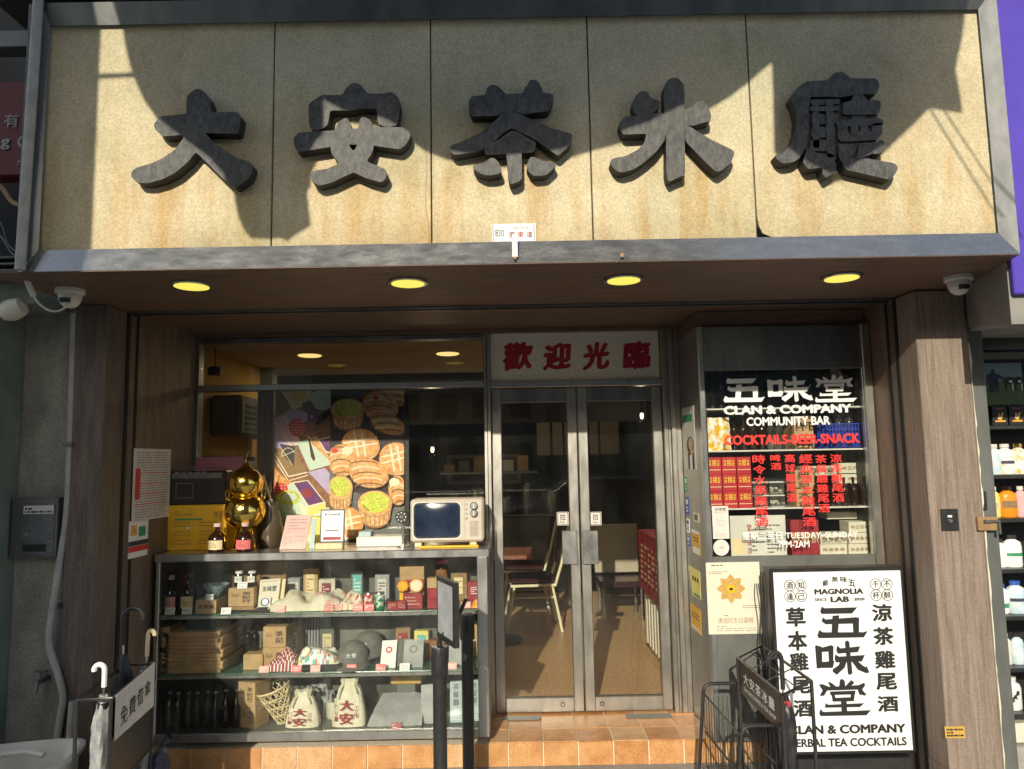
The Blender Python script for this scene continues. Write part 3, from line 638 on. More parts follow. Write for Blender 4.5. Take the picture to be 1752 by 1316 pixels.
# cream board strips on the far wall
sp = thing('panelled_screen', 'row of tall cream boards high on the far wall inside', 'screen', (1.1, 9.5, 1.74))
x = W(918,720,9.5)[0]
for w_ in (.20,.16,.32,.14,.30,.30,.16,.28):
    if x+w_ > 1.4: w_ = 1.4-x
    if w_ > .03: MB().rbox(x, x+w_-.03, 9.48, 9.5, 1.72, 2.15, M['ceil'], .003).build('board', sp)
    x += w_
MB().box(.3, 1.4, 9.5, 9.53, 1.70, 2.17, M['dark']).build('backing', sp)
for px, py, Y, L_ in ((1098,712,7.0,'glowing bulb hanging at the upper right inside the right door'), (740,770,7.2,'small glowing bulb above the television inside the window'), (952,706,8.2,'small white lamp high inside the left door')):
    X, Z = W(px, py, Y); r = thing('pendant_lamp', L_, 'lamp', (X, Y, Z), 'pendant bulbs inside')
    MB().tube([(X, Y, Z+.05), (X, Y, 2.40)], .004, M['black'], 6).build('cord', r)
    pl_ = bpy.data.lights.new('bulb_light', 'POINT'); pl_.energy = 1.8; pl_.color = (1,.78,.48); pl_.shadow_soft_size = .03; po_ = bpy.data.objects.new('bulb_light', pl_); COL.objects.link(po_); po_.parent = r; po_.location = (0, 0, -.04)
    MB().lathe([(.02,.03),(.022,.05),(.012,.06)], X, Y, Z, M['blackm'], 12).build('socket', r)
    MB().lathe([(.004,-.025),(.014,-.015),(.017,0),(.014,.028)], X, Y, Z, M['bulb'], 12).build('bulb', r)
for px, py, L_ in ((530,608,'flat round lamp in the inside ceiling seen through the left top light'), (766,605,'flat round lamp in the inside ceiling nearest the doors')):
    X, Y = Wz(px, py, 2.46); one(MB().lathe([(.075,-.004),(.085,0),(.085,.004)], X, Y, 2.455, M['lampi'], 20), 'ceiling_lamp', L_, 'lamp', 'inside ceiling lamps')
for lx_, ly_ in ((-1.5, 5.9), (-.5, 5.9)):   # the two lit lamps in the inside ceiling
    al = bpy.data.lights.new('ceiling_light', 'AREA'); al.shape = 'DISK'; al.size = .15; al.energy = 2.2; al.color = (1,.78,.45); ao = bpy.data.objects.new('ceiling_light', al); COL.objects.link(ao); ao.location = (lx_, ly_, 2.44)
# air conditioner and framed calligraphy on the yellow wall
ac = thing('air_conditioner', 'boxy dark air conditioner on the mustard wall inside the window', 'air conditioner', (-1.97, 5.4, 2.0))
MB().rbox(-2.079, -1.86, 5.0, 5.85, 1.86, 2.14, M['graym'], .02).build('case', ac)
q = MB()
for k in range(5): q.box(-1.862, -1.855, 5.08, 5.78, 1.90+.04*k, 1.915+.04*k, M['black'])
q.build('grille', ac)
pf = thing('framed_calligraphy', 'dark framed paper with a row of black characters on the mustard wall', 'picture', (-2.07, 5.3, 1.45))
MB().rbox(-2.079, -2.055, 4.85, 5.85, 1.38, 1.72, M['black'], .004).build('frame', pf)
MB().box(-2.055, -2.052, 4.88, 5.82, 1.41, 1.69, M['paper']).build('paper', pf)
q = MB(); Qc = [Vector((-2.0515, 4.95, 1.60)), Vector((-2.0515, 5.75, 1.60)), Vector((-2.0515, 5.75, 1.47)), Vector((-2.0515, 4.95, 1.47))]
for i, ch in enumerate('大安茶冰廳'):
    a = sub(Qc, i/5+.02, 0, i/5+.17, 1); vs, fs = glyphs(ch, .02); q.add([(a[0]*(1-u)+a[1]*u)*(1-v)+(a[3]*(1-u)+a[2]*u)*v+Vector((.0005,0,0)) for u, v in vs], fs, M['ink'])
q.build('lettering', pf)
X, Z = W(366, 700, 4.9); one(MB().tube([(X, 4.9, W(366,586,4.9)[1]), (X, 4.9, W(366,630,4.9)[1])], .004, M['black'], 6).lathe([(.045,0),(.045,.05),(.02,.06)], X, 4.9, W(366,642,4.9)[1], M['black'], 14), 'pendant_lamp', 'black cylinder lamp shade hanging in the upper left corner of the window', 'lamp')

be = MB().box(-2.0, 1.4, 7.6, 7.7, 2.05, 2.39, M['dark']); one(be, 'ceiling_beam', 'dark beam crossing the ceiling deep inside the cafe', 'beam')
bk = thing('back_counter', 'dark steel kitchen counter with stacked pots at the back of the cafe', 'counter', (.1, 8.9, .124)); MB().rbox(-.9, .75, 8.7, 9.2, .13, 1.0, M['graym'], .01).build('cabinet', bk); MB().rbox(-.92, .77, 8.68, 9.22, 1.001, 1.03, M['steeld'], .004).build('worktop', bk)
MB().rbox(-.9, .3, 8.95, 9.2, 1.5, 1.53, M['steeld'], .003).build('shelf', bk)
rr = random.Random(31)
for k, (x_, h_, r_) in enumerate(((-.75,.22,.10),(-.45,.3,.12),(-.1,.18,.09),(.15,.34,.08),(.45,.25,.12))): MB().lathe([(r_,0),(r_*1.02,h_),(r_*.9,h_+.02),(.02,h_+.05)], x_, 8.85, 1.031, M['steeld'], 16).build('pot', bk)
for k in range(6): MB().rbox(-.85+.18*k, -.72+.18*k, 9.0, 9.12, 1.531, 1.62+.05*(k%3), rr.choice((M['kraft'], M['creamw'], M['maroon'], M['graym'])), .003).build('jar', bk)
hr = thing('service_hatch', 'dim framed hatch on the far wall left of the cream boards', 'hatch', (-.4, 9.9, 1.5)); MB().rbox(-.9, .1, 9.95, 10.0, 1.35, 1.75, M['ceil'], .004).build('frame', hr); MB().box(-.84, .04, 9.94, 9.949, 1.40, 1.70, M['black']).build('opening', hr)
def tub(q, pts, r, m): return q.tube(pts, r, m, 8)
def chair(label, X, Y, rot):
    r = thing('chair', label, 'chair', (X, Y, .124), 'dining chairs inside')
    A = Matrix.Translation((X, Y, .124)) @ Matrix.Rotation(rot, 4, 'Z')
    q = MB(); q.M = A; q.rbox(-.21, .21, -.21, .21, .42, .475, M['vinyl'], .02); q.build('seat', r)
    q = MB(); q.M = A
    v = []
    for i in range(9):
        t_ = i/8; a = (t_-.5)*.36; v += [(a, .235+.06*math.cos((t_-.5)*3), .56), (a, .275+.06*math.cos((t_-.5)*3), .93)]
    q.add(v, [(2*i, 2*i+2, 2*i+3, 2*i+1) for i in range(8)], M['vinyl']); q.build('backrest', r)
    q = MB(); q.M = A
    q.tube([(-.19,.20,.41),(-.2,.26,.60),(-.17,.33,.90),(-.10,.36,.97),(.10,.36,.97),(.17,.33,.90),(.2,.26,.60),(.19,.20,.41)], .013, M['chairm']); q.build('back_frame', r)
    q = MB(); q.M = A; q.tube([(-.2,-.2,.405),(.2,-.2,.405),(.2,.2,.405),(-.2,.2,.405)], .013, M['chairm'], closed=True); q.build('seat_frame', r)
    for sx in (-1, 1):
        for sy in (-1, 1): q = MB(); q.M = A; q.tube([(sx*.19, sy*.17, .41), (sx*.22, sy*.25, .0)], .013, M['chairm']); q.build('leg', r)
        q = MB(); q.M = A; q.tube([(sx*.203, -.195, .30), (sx*.203, .195, .30)], .008, M['chairm']); q.build('stretcher', r)
    return r
chair('cream framed chair with dark maroon seat nearest the left door glass', .15, 6.95, -math.pi/2+.06)
chair('second cream framed chair standing behind the nearest one by the left door', .10, 7.75, -math.pi/2-.05)
chair('cream framed chair facing it, half hidden by the left door stile', -.42, 6.9, math.pi/2)
def table(label, X, Y, w=.6):
    r = thing('cafe_table', label, 'table', (X, Y, .124), 'cafe tables inside')
    MB().rbox(X-w/2, X+w/2, Y-.3, Y+.3, .84, .875, M['tabler'], .006).build('tabletop', r)
    MB().tube([(X, Y, .15), (X, Y, .84)], .028, M['steel'], 12).build('leg', r)
    MB().lathe([(.22,0),(.22,.012),(.05,.03),(.03,.06)], X, Y, .126, M['blackm'], 20).build('base', r)
table('red edged cafe table inside the left door', -.16, 6.45, .62)
def bench(label, X, Y):
    r = thing('cafe_chair', label, 'chair', (X, Y, .124), 'pale backed chairs inside')
    MB().rbox(X-.22, X+.22, Y-.22, Y+.22, .44, .50, M['vinyl'], .01).build('seat', r)
    MB().rbox(X-.22, X+.22, Y+.2, Y+.23, .52, 1.0, M['ceil'], .008).build('backrest', r)
    for sx in (-1, 1):
        for sy in (-1, 1): MB().tube([(X+sx*.18, Y+sy*.18, 0.126), (X+sx*.18, Y+sy*.18, .44)], .018, M['steel'], 8).build('leg', r)
bench('pale backed chair deep inside behind the right door', 1.02, 7.3); bench('farthest pale backed chair by the dark back area', .78, 8.6)
# service counter with red cloth and cream slats at the right
ct = thing('reception_stand', 'cream slatted stand draped with a dark red lettered cloth inside the right door', 'stand', (1.2, 5.6, .124))
ya, yb = 5.15, 6.1; xs_ = 1.03
MB().box(1.07, 1.40, ya+.02, yb-.02, .13, 1.04, M['creamw']).build('body', ct)
for k in range(8):
    y = ya+.03+k*(yb-ya-.06)/8; MB().rbox(xs_+.005, xs_+.04, y, y+.07, .20, .98, M['creamw'], .004).build('slat', ct)
cl = MB(); N_ = 16; vs = []
for i in range(N_+1):
    y = ya+(yb-ya)*i/N_
    for j in range(7):
        z = 1.06-.44*j/6; vs.append((xs_-.012-.008*math.sin(i*1.7+j*.4)-.01*j/6, y, z))
fs = [(i*7+j, (i+1)*7+j, (i+1)*7+j+1, i*7+j+1) for i in range(N_) for j in range(6)]
cl.add(vs, fs, M['maroon'], True); cl.rbox(xs_-.015, 1.41, ya-.01, yb+.01, 1.055, 1.075, M['maroon'], .004)
co = cl.build('cloth', ct)
q = MB(); 
for k in range(5): 
    A = [Vector((xs_-.034, ya+.72-.15*k, 1.0)), Vector((xs_-.034, ya+.62-.15*k, 1.0)), Vector((xs_-.044, ya+.62-.15*k, .72)), Vector((xs_-.044, ya+.72-.15*k, .72))]
    q.lines(A, 7, M['ylabel'], 0, .5, k)
q.build('lettering', ct)
q = MB(); rr = random.Random(2)
for k in range(14):
    x = 1.1+rr.uniform(0,.1); y = 5.2+rr.uniform(0,.12); q.tube([(x, y, 1.07), (x+rr.uniform(-.04,.04), y+rr.uniform(-.02,.02), 1.07+rr.uniform(.06,.13))], .006, M['creamw'], 5)
q.lathe([(.04,0),(.05,.05)], 1.15, 5.26, 1.075, M['white'], 12)
one(q, 'menu_holder', 'white holder of paper strips standing on the red draped stand', 'holder')
# ------------------------------------------------------------------ bar cabinet on the right
YB = 4.10
bc = thing('bar_cabinet', 'steel framed glass bar cabinet with white and red lettering right of the doors', 'cabinet', (1.55, YB, .13))
a = rect(1188, 560, 1500, 1270, YB); bx0, bx1 = xj-.001, XR-.004
G = rect(1212, 632, 1487, 951, YB); gx0, gx1, gz1, gz0 = G[0].x, G[1].x, G[0].z, G[2].z
zt = W(1345, 556, YB)[1]
MB().rbox(bx0, gx0, YB, YB+.04, .13, zt, M['steel'], .004).build('frame_stile', bc)
MB().rbox(gx1, bx1-.05, YB, YB+.04, .13, zt, M['steel'], .004).build('frame_stile', bc)
MB().rbox(bx1-.048, bx1, YB-.02, YB+.04, .13, zt, M['door'], .004).build('frame_edge', bc)
MB().rbox(gx0, gx1, YB+.001, YB+.039, gz1, zt-.002, M['steeld'], .004).build('head_panel', bc)
MB().rbox(gx0, gx1, YB+.001, YB+.039, .13, gz0, M['graym'], .004).build('lower_panel', bc)
MB().box(bx0, bx1, YB+.03, YB+.5, zt, ZS+.008, M['woodH']).build('top_board', bc)
MB().box(gx0, gx1, YB+.018, YB+.024, gz0, gz1, M['glass']).build('pane', bc)
q = MB().box(bx0+.03, bx1, YB+.46, YB+.49, .13, zt, M['black']).box(bx1-.03, bx1-.001, YB+.041, YB+.46, .14, zt-.01, M['black']).box(bx0+.031, bx0+.045, YB+.041, YB+.46, .14, zt-.01, M['black'])
q.box(bx0+.05, bx1-.03, YB+.041, YB+.45, gz0-.03, gz0-.015, M['steel']).box(bx0+.05, bx1-.03, YB+.041, YB+.45, gz1+.06, gz1+.08, M['black']); q.build('cabinet_liner', bc)
shz = {}
for i, y in enumerate((697, 769, 868)):
    z = W(1350, y, YB+.06)[1]; shz[i] = z
    MB().box(gx0-.02, gx1+.02, YB+.05, YB+.42, z-.008, z, M['wplast']).build('shelf', bc)
# printed lettering on the glass
q = MB(); yl = YB+.0175
def K3(pl, Q, sx=260/4.873*0+1, ox=0, oy=0, w=1, h=1): pass
WU = [[(475,343),(500,358),(790,355),(740,408),(470,408),(458,385)], [(565,425),(625,420),(605,575),(590,590),(545,590)],
 [(480,435),(500,455),(770,440),(800,445),(790,575),(740,575),(740,495),(500,497),(465,470)], [(440,545),(475,565),(830,570),(868,560),(830,615),(430,615),(420,590)]]
WEI = [[(415,680),(430,675),(475,690),(470,850),(440,875),(418,870)], [(430,680),(480,695),(560,675),(580,690),(570,730),(430,735)], [(430,820),(580,812),(560,870),(440,870)], [(530,680),(578,690),(565,860),(528,860)],
 [(610,680),(640,705),(815,690),(790,740),(610,750),(600,720)], [(590,755),(620,775),(850,765),(820,820),(590,825),(580,790)], [(680,650),(705,637),(720,655),(730,920),(700,935),(690,920)],
 [(640,800),(690,805),(665,870),(590,930),(555,900),(560,880),(610,850)], [(718,800),(765,800),(820,850),(850,870),(858,855),(880,915),(850,920),(780,890)]]
TANG = [[(530,985),(560,995),(605,1030),(560,1055)], [(640,970),(660,965),(680,980),(685,1045),(625,1045)], [(740,975),(765,1000),(710,1045),(690,1020)],
 [(450,1010),(480,1005),(540,1030),(800,1020),(850,1000),(860,1020),(830,1060),(865,1100),(850,1110),(800,1100),(790,1058),(520,1062),(490,1105),(450,1105),(480,1060)],
 [(545,1070),(770,1065),(765,1098),(545,1100)], [(555,1095),(585,1095),(590,1130),(565,1155)], [(725,1092),(762,1092),(750,1155),(722,1130)], [(560,1124),(752,1120),(748,1155),(562,1155)],
 [(635,1145),(685,1145),(685,1245),(635,1245)], [(500,1165),(520,1180),(840,1172),(800,1205),(490,1205)], [(450,1215),(475,1240),(895,1232),(850,1275),(450,1275),(438,1255)]]
BB = {'wu': (WU, 420, 868, 343, 615), 'wei': (WEI, 415, 880, 637, 935), 'tang': (TANG, 438, 895, 965, 1275)}
def bigchar(q, key, Q, m, push=.001):
    pls, x0, x1, y0, y1 = BB[key]
    for i, pl in enumerate(pls): q.flat([((x-x0)/(x1-x0), (y-y0)/(y1-y0)) for x, y in pl], Q, m, push+.00015*i)
for key, r_ in (('wu',(1237,646,1308,688)), ('wei',(1313,643,1390,688)), ('tang',(1393,641,1465,688))): bigchar(q, key, rect(*r_, yl), M['white'])
q.build('lettering', bc); q = MB(); q.text('CLAN & COMPANY', rect(1238,693,1457,708,yl), M['white'], .085); q.build('lettering', bc); q = MB(); q.text('COMMUNITY BAR', rect(1277,713,1420,728,yl), M['white'], .06)
tag(q.build('lettering', bc), 'bold white bar name lettering')
q = MB(); q.text('COCKTAILS-BEER-SNACK', rect(1239,743,1471,760,yl), M['redv'], .075); q.build('lettering', bc)
cols = [('時令水果雞尾酒',1290,1312,777,902), ('啤酒',1318,1336,777,805), ('高球雞尾酒',1344,1362,776,860), ('經典草本雞尾酒',1370,1393,776,902), ('茶餐廳雞尾酒',1397,1417,777,878), ('涼茶雞尾酒',1422,1442,776,860)]
for s_, a_, b_, c_, d_ in cols: MB().column(s_, rect(a_, c_, b_, d_, yl), M['redv'], .03).build('lettering', bc)
q = MB(); q.text('星期二至日 TUESDAY–SUNDAY', rect(1270,909,1468,922,yl), M['white'], .03); q.build('lettering', bc); q = MB(); q.text('7PM-2AM', rect(1331,925,1385,937,yl), M['white'], .03)
tag(q.build('lettering', bc), 'small white opening hours')
# stickers on the glass
Q = rect(1219,866,1247,922,yl-.001); q = MB().slab(Q, .0008, M['paper']); q.text('五味堂', sub(Q,.15,.05,.85,.14), M['ink'], .02)
q.lines(sub(Q,.15,.17,.85,.22), 2, M['inkg'], seed=1); q.lines(sub(Q,.25,.38,.75,.62), 5, M['pinkp'], seed=2); q.lines(sub(Q,.15,.78,.85,.94), 4, M['pinkp'], seed=3)
one(q, 'notice', 'narrow white notice stuck on the lower left of the bar cabinet glass', 'notice')
c = W(1234, 937, yl-.001); one(MB().disc((c[0], yl-.0015, c[1]), .044, M['paper'], 24, t=.001).text('五味', R4(c[0]-.012, c[0]+.012, c[1]-.006, c[1]+.006, yl-.0015), M['inkg'], .0, .0006), 'sticker', 'round white sticker at the bottom left corner of the bar cabinet glass', 'sticker')

def bottle(name, label, X, Y, z, h, r, m, group=None, lab=None, cap=None, shape='beer', sy=1.0, n=14):
    t = thing(name, label, 'bottle', (X, Y, z), group)
    if shape == 'beer': pr = [(r*.9,0),(r,h*.03),(r,h*.56),(r*.85,h*.64),(r*.42,h*.76),(r*.34,h*.80),(r*.34,h*.95),(r*.40,h*.96),(r*.40,h)]
    elif shape == 'wide': pr = [(r*.85,0),(r,h*.06),(r,h*.42),(r*.92,h*.55),(r*.6,h*.66),(r*.28,h*.73),(r*.25,h*.86),(r*.36,h*.87),(r*.36,h*.92)]
    elif shape == 'jar': pr = [(r*.95,0),(r,h*.05),(r,h*.72),(r*.8,h*.82),(r*.8,h*.88)]
    else: pr = [(r*.9,0),(r,h*.04),(r*1.0,h*.66),(r*.88,h*.78),(r*.45,h*.86),(r*.3,h*.88),(r*.3,h*.9)]
    bo_ = MB().lathe(pr, X, Y, z, m, n, sy).build('body', t)
    if cap is not None:
        c0 = {'beer': .955, 'wide': .88, 'jar': .86, 'shampoo': .88}[shape]; rc = {'beer': .44, 'wide': .42, 'jar': .86, 'shampoo': .55}[shape]
        MB().lathe([(r*rc,0),(r*rc,h*(1.0-c0))], X, Y, z+h*c0+.0005, cap, n, sy).build('cap', t)
    if lab is not None:
        l0, l1, lm = lab; vs = []; k = 9
        for i in range(k):
            a_ = -math.pi/2+(i/(k-1)-.5)*1.9
            for zz in (l0, l1): vs.append((X+(r+.0012)*math.cos(a_), Y+(r*sy+.0012)*math.sin(a_), z+h*zz))
        q = MB().add(vs, [(2*i, 2*i+2, 2*i+3, 2*i+1) for i in range(k-1)], lm, True)
        qq = [Vector((X-r*.35, Y-r*sy-.0018, z+h*(l0+(l1-l0)*.85))), Vector((X+r*.35, Y-r*sy-.0018, z+h*(l0+(l1-l0)*.85))), Vector((X+r*.35, Y-r*sy-.0018, z+h*(l0+(l1-l0)*.2))), Vector((X-r*.35, Y-r*sy-.0018, z+h*(l0+(l1-l0)*.2)))]
        lo_ = q.build('label_band', bo_); MB().lines(qq, 3, M['inkg'], .0004, .35, int(X*1000)).build('print', lo_) if False else None; q2 = MB().lines(qq, 3, M['inkg'], .0004, .35, int(X*1000)); tag(q2.build('print', bo_), None, None, None, 'stuff')
    return t
def carton(name, label, X, Y, z, w, d, h, m=None, textc=None, tm=None, group=None, rot=0, cat='box', vertical=False, lid=True):
    m = m or M['kraft']; tm = tm or M['ink']
    t = thing(name, label, cat, (X, Y, z), group); A = Matrix.Translation((X, Y, z)) @ Matrix.Rotation(rot, 4, 'Z')
    q = MB(); q.M = A; q.rbox(-w/2, w/2, -d/2, d/2, 0, h, m, .002); bo_ = q.build('box_body', t)
    if lid:
        q = MB(); q.M = A; q.box(-w*.05, w*.05, -d/2-.0006, d/2+.0006, h*.75, h+.0008, M['kraftd'] if m is M['kraft'] else m); q.build('tape', bo_)
    if textc:
        Q = [A @ Vector(p) for p in ((-w*.42,-d/2-.0008,h*.82),(w*.42,-d/2-.0008,h*.82),(w*.42,-d/2-.0008,h*.2),(-w*.42,-d/2-.0008,h*.2))]
        q = MB()
        if vertical: q.column(textc, sub(Q,.55,.0,.95,1), tm, .03, .0006); q.lines(sub(Q,.05,.1,.4,.5), 4, tm, .0006, .35, 3)
        else:
            k = len(textc)
            for i, ch in enumerate(textc): q.text(ch, sub(Q, (i+.06)/k, .25, (i+.94)/k, .75), tm, .03, .0006)
        q.build('lettering', bo_)
    return t
# --- contents. row 0 (top) dark bottles
Yc = YB+.17; z0 = shz[0]
for i, px in enumerate((1219,1236,1253,1275,1296,1318,1342,1366,1388,1412,1438,1462)):
    L_ = ORD[i]+' dark bottle from the left on the top shelf of the bar cabinet'
    bottle('bottle', L_, Xat(px, Yc, z0), Yc+.02*(i%2), z0, .235, .026, M['darkb'], 'dark bottles on the top shelf of the bar cabinet', None, M['steeld'])
# row 1
z1 = shz[1]
def packet(px, label, mc):
    X = Xat(px, Yc-.05, z1); q = MB(); vs = []
    for i in range(7):
        for j in range(7):
            u, v = i/6-.5, j/6; vs.append((X+u*.085*(1-.15*v), Yc-.06-.02*math.cos(u*3)*math.sin(v*3)+.006*math.sin(i*5+j*3), z1+v*.19))
    q.add(vs, [(i*7+j, (i+1)*7+j, (i+1)*7+j+1, i*7+j+1) for i in range(6) for j in range(6)], mc, True)
    q.add([(v[0], v[1]+.04, v[2]) for v in vs], [(i*7+j, (i+1)*7+j, (i+1)*7+j+1, i*7+j+1) for i in range(6) for j in range(6)], mc, True)
    one(q, 'snack_packet', label, 'packet', 'snack packets in the bar cabinet')
M['ywp'] = pm('yellow_white_foil', (.75,.45,.02), (.8,.78,.7), 30, rough=.3, lo=.45, hi=.55)
packet(1222, 'crinkled yellow and white snack packet at the far left of the second cabinet shelf', M['ywp']); packet(1238, 'yellow and white snack packet beside the brown beer bottles', M['ywp'])
for i, px in enumerate((1257,1273,1289,1305)):
    bottle('bottle', ORD[i]+' brown beer bottle from the snack packets on the second cabinet shelf', Xat(px,Yc,z1), Yc, z1, .21, .027, M['brownb'], 'brown beer bottles on the second cabinet shelf', None, M['gold'])
for i, px in enumerate((1321,1335)):
    bottle('bottle', ('left','right')[i]+' clear gold capped bottle of the pair beside the BEER carton', Xat(px,Yc,z1), Yc, z1, .20, .024, M['clear'], 'clear bottles on the second cabinet shelf', None, M['gold'])
carton('carton', 'brown carton with black BEER lettering on the second cabinet shelf', Xat(1368,Yc,z1), Yc, z1, .11, .16, .19, M['kraft'], None)
bcx = Xat(1368,Yc,z1); q = MB().text('BEER', R4(bcx-.045, bcx+.05, z1+.02, z1+.055, Yc-.0815), M['ink'], .04).text('CRAFT', R4(bcx-.04, bcx+.04, z1+.12, z1+.155, Yc-.0815), M['ink'], .03); o = q.build('lettering', [k for k in bpy.data.objects if k.get('label','').startswith('brown carton with black BEER')][0])
cr = thing('bottle_crate', 'deep blue plastic crate on the second cabinet shelf', 'crate', (Xat(1432,Yc,z1), Yc, z1)); cx = cr.location.x
q = MB()
for k in range(14): q.box(cx-.125+k*.0185, cx-.119+k*.0185, Yc-.07, Yc-.066, z1+.01, z1+.14, M['blue'])
for k in range(5): q.box(cx-.13, cx+.13, Yc-.072, Yc-.068, z1+.005+.033*k, z1+.012+.033*k, M['blue'])
q.box(cx-.13, cx+.13, Yc-.05, Yc+.1, z1, z1+.13, M['blue']); q.build('crate_body', cr)
for i, px in enumerate((1402,1420,1438,1455,1475)): bottle('bottle', ORD[i]+' clear bottle neck from the left above the blue crate', Xat(px,Yc,z1), Yc+.03 if False else Yc-.0, z1+.131, .06, .02, M['clear'], 'bottles in the blue crate', None, M['steel'])
# row 2 red boxes 3x3
z2 = shz[2]; w_ = 24.5*S(Yc-.06); h_ = (z1-.03-z2)/3.1
for r_ in range(3):
    for c_ in range(3):
        X = Xat(1222+25.3*c_, Yc-.06, z2)
        t = carton('gift_box', 'red and gold printed box, %s of the %s column in the bar cabinet stack' % (('bottom','middle','top')[r_], ('left','centre','right')[c_]), X, Yc-.06, z2+r_*(h_+.001), w_-.003, .08, h_, M['maroon'] if False else M['redb'] if 'redb' in M else M['maroon'], None, group='red gift boxes in the bar cabinet', lid=False)
        zz = z2+r_*(h_+.001); Q = R4(X-w_*.36, X+w_*.36, zz+h_*.45, zz+h_*.85, Yc-.1008); q = MB()
        rr = random.Random(r_*3+c_)
        for k in range(5): q.text('招味良涼堂'[k], sub(Q, *((.3,.0,.7,.9) if k == 0 else ((.0,.05,.22,.42),(.0,.5,.22,.9),(.78,.05,1,.42),(.78,.5,1,.9))[k-1])), M['ybright'] if 'ybright' in M else M['gold'], .03, .0006)
        q.quad(sub(Q, -.1, 1.45, 1.1, 1.55, .0006), M['ylabel']); q.build('print', t)
# clear tubs
for px, k in ((1297,0),(1297,1),(1325,0),(1325,1)):
    X = Xat(px, Yc, z2); z = z2+k*.075; t = thing('food_tub', 'clear plastic tub, %s of the %s pair beside the red boxes' % (('lower','upper')[k], ('left','right')[px > 1300]), 'tub', (X, Yc, z), 'clear tubs in the bar cabinet')
    MB().rbox(X-.042, X+.042, Yc-.06, Yc+.04, z, z+.06, M['clear'], .006).build('tub_body', t); MB().rbox(X-.045, X+.045, Yc-.063, Yc+.043, z+.0605, z+.068, M['wplast'], .002).build('lid', t)
    q = MB(); rr = random.Random(px+k)
    for _ in range(7): q.lathe([(.008,0),(.013,.006),(.008,.014)], X+rr.uniform(-.028,.028), Yc+rr.uniform(-.04,.02), z+.004+rr.uniform(0,.02), M['sand'], 6)
    q.build('contents', t)
for k in range(2): carton('carton', ('lower','upper')[k]+' plain brown carton behind the red columns of characters', Xat(1372,Yc,z2), Yc, z2+k*.105, .11, .14, .10, M['kraft'])
for i, px in enumerate((1398,1411,1425,1446,1462,1480)): bottle('bottle', ORD[i]+' brown bottle from the kraft cartons on the third cabinet shelf', Xat(px,Yc-.07,z2), Yc-.07, z2, .16, .022, M['brownb'], 'brown bottles on the third cabinet shelf', None, M['brownb'])
def cbox(px0, px1, z, h, Y, label, txt, m=None): 
    X0, X1 = Xat(px0, Y, z), Xat(px1, Y, z); return carton('gift_box', label, (X0+X1)/2, Y+.06, z, X1-X0, .12, h, m or M['creamw'], txt, M['kraftd'], 'cream gift boxes in the bar cabinet', lid=False)
cbox(1375,1432, z2+.17, .055, Yc+.02, 'cream box behind the upper brown bottles, left of its pair', '順品良品')
cbox(1436,1483, z2+.12, .055, Yc+.02, 'cream lettered box just above the brown bottles at the cabinet right', '大寿良品'); cbox(1436,1483, z2+.18, .06, Yc+.02, 'topmost cream lettered box at the right of the third cabinet shelf', '順五良品')
# row 3
z3 = gz0-.015
def pboard(Q, label, name='price_board'): return None
Q = rect(1250,882,1345,952,Yc-.09); q = MB().slab(Q, .01, M['wplast']); q.lines(sub(Q,.38,.3,.62,.9), 6, M['inkg'], seed=4); q.lines(sub(Q,.65,.2,.9,.95), 8, M['inkg'], seed=5); q.column('堂七味良', sub(Q,.3,.2,.38,.95), M['maroon'], .02)
q.slab(sub(Q,.02,.55,.25,.95,.002), .001, M['ylabel']); one(q, 'menu_board', 'white menu card leaning on the bottom cabinet shelf beside the round sticker', 'card')
for k in range(3): carton('gift_box', ('left','middle','right')[k]+' tall dark red patterned box on the bottom cabinet shelf', Xat(1360+16*k,Yc-.05,z3), Yc-.05, z3, .052, .06, .20, M['maroon'], '福禄寿', M['ylabel'], 'dark red tall boxes', vertical=False, lid=False)
for i, (a_, b_) in enumerate(((1404,1450),(1453,1501))):
    for k in range(3):
        if i == 0 and k == 2: continue
        cbox(a_, min(b_,1484) if i == 0 else 1490, z3+k*.062, .060, Yc-.06-.01*i, ('bottom','middle','top')[k]+' cream lettered box of the '+('left','right')[i]+' stack at the cabinet bottom right', ('良進香佛','良進香佛','時五百棒')[k])
cbox(1415,1470, z3+.19, .04, Yc+.05, 'flat pale box lying across the back of the bottom cabinet shelf', None)
# poster with gold star on the lower panel
Q = rect(1210,962,1302,1085,YB-.003); t = thing('poster', 'cream poster with a golden eight pointed medallion under the bar cabinet glass', 'poster', (Q[3]+Q[2])/2)
MB().slab(Q, .0015, M['posterp'] if 'posterp' in M else M['paper']).build('sheet', t)
q = MB(); cu, cv = .45, .37; asp = (Q[1].x-Q[0].x)/(Q[0].z-Q[3].z)
pts = []
for i in range(32):
    a_ = math.pi*2*i/32; r_ = .27 if i % 4 == 0 else (.225 if i % 4 in (1,3) else .19); pts.append((cu+r_*math.sin(a_), cv-r_*math.cos(a_)*asp))
q.flat(pts, Q, M['ymed'] if 'ymed' in M else M['yellow'], .0006)
rr = random.Random(9)
for i in range(60):
    a_ = rr.uniform(0, 6.28); r_ = rr.uniform(.09, .22); q.ell(cu+r_*math.cos(a_), cv+r_*math.sin(a_)*asp, .008, .006, Q, rr.choice((M['kraftd'], M['ylabel'], M['bamboo'])), .0009+.00002*i, 6)
q.ell(cu, cv, .08, .08*asp, Q, M['yellow'], .0028); q.ell(cu, cv+.005, .035, .02, Q, M['ink'], .0032)
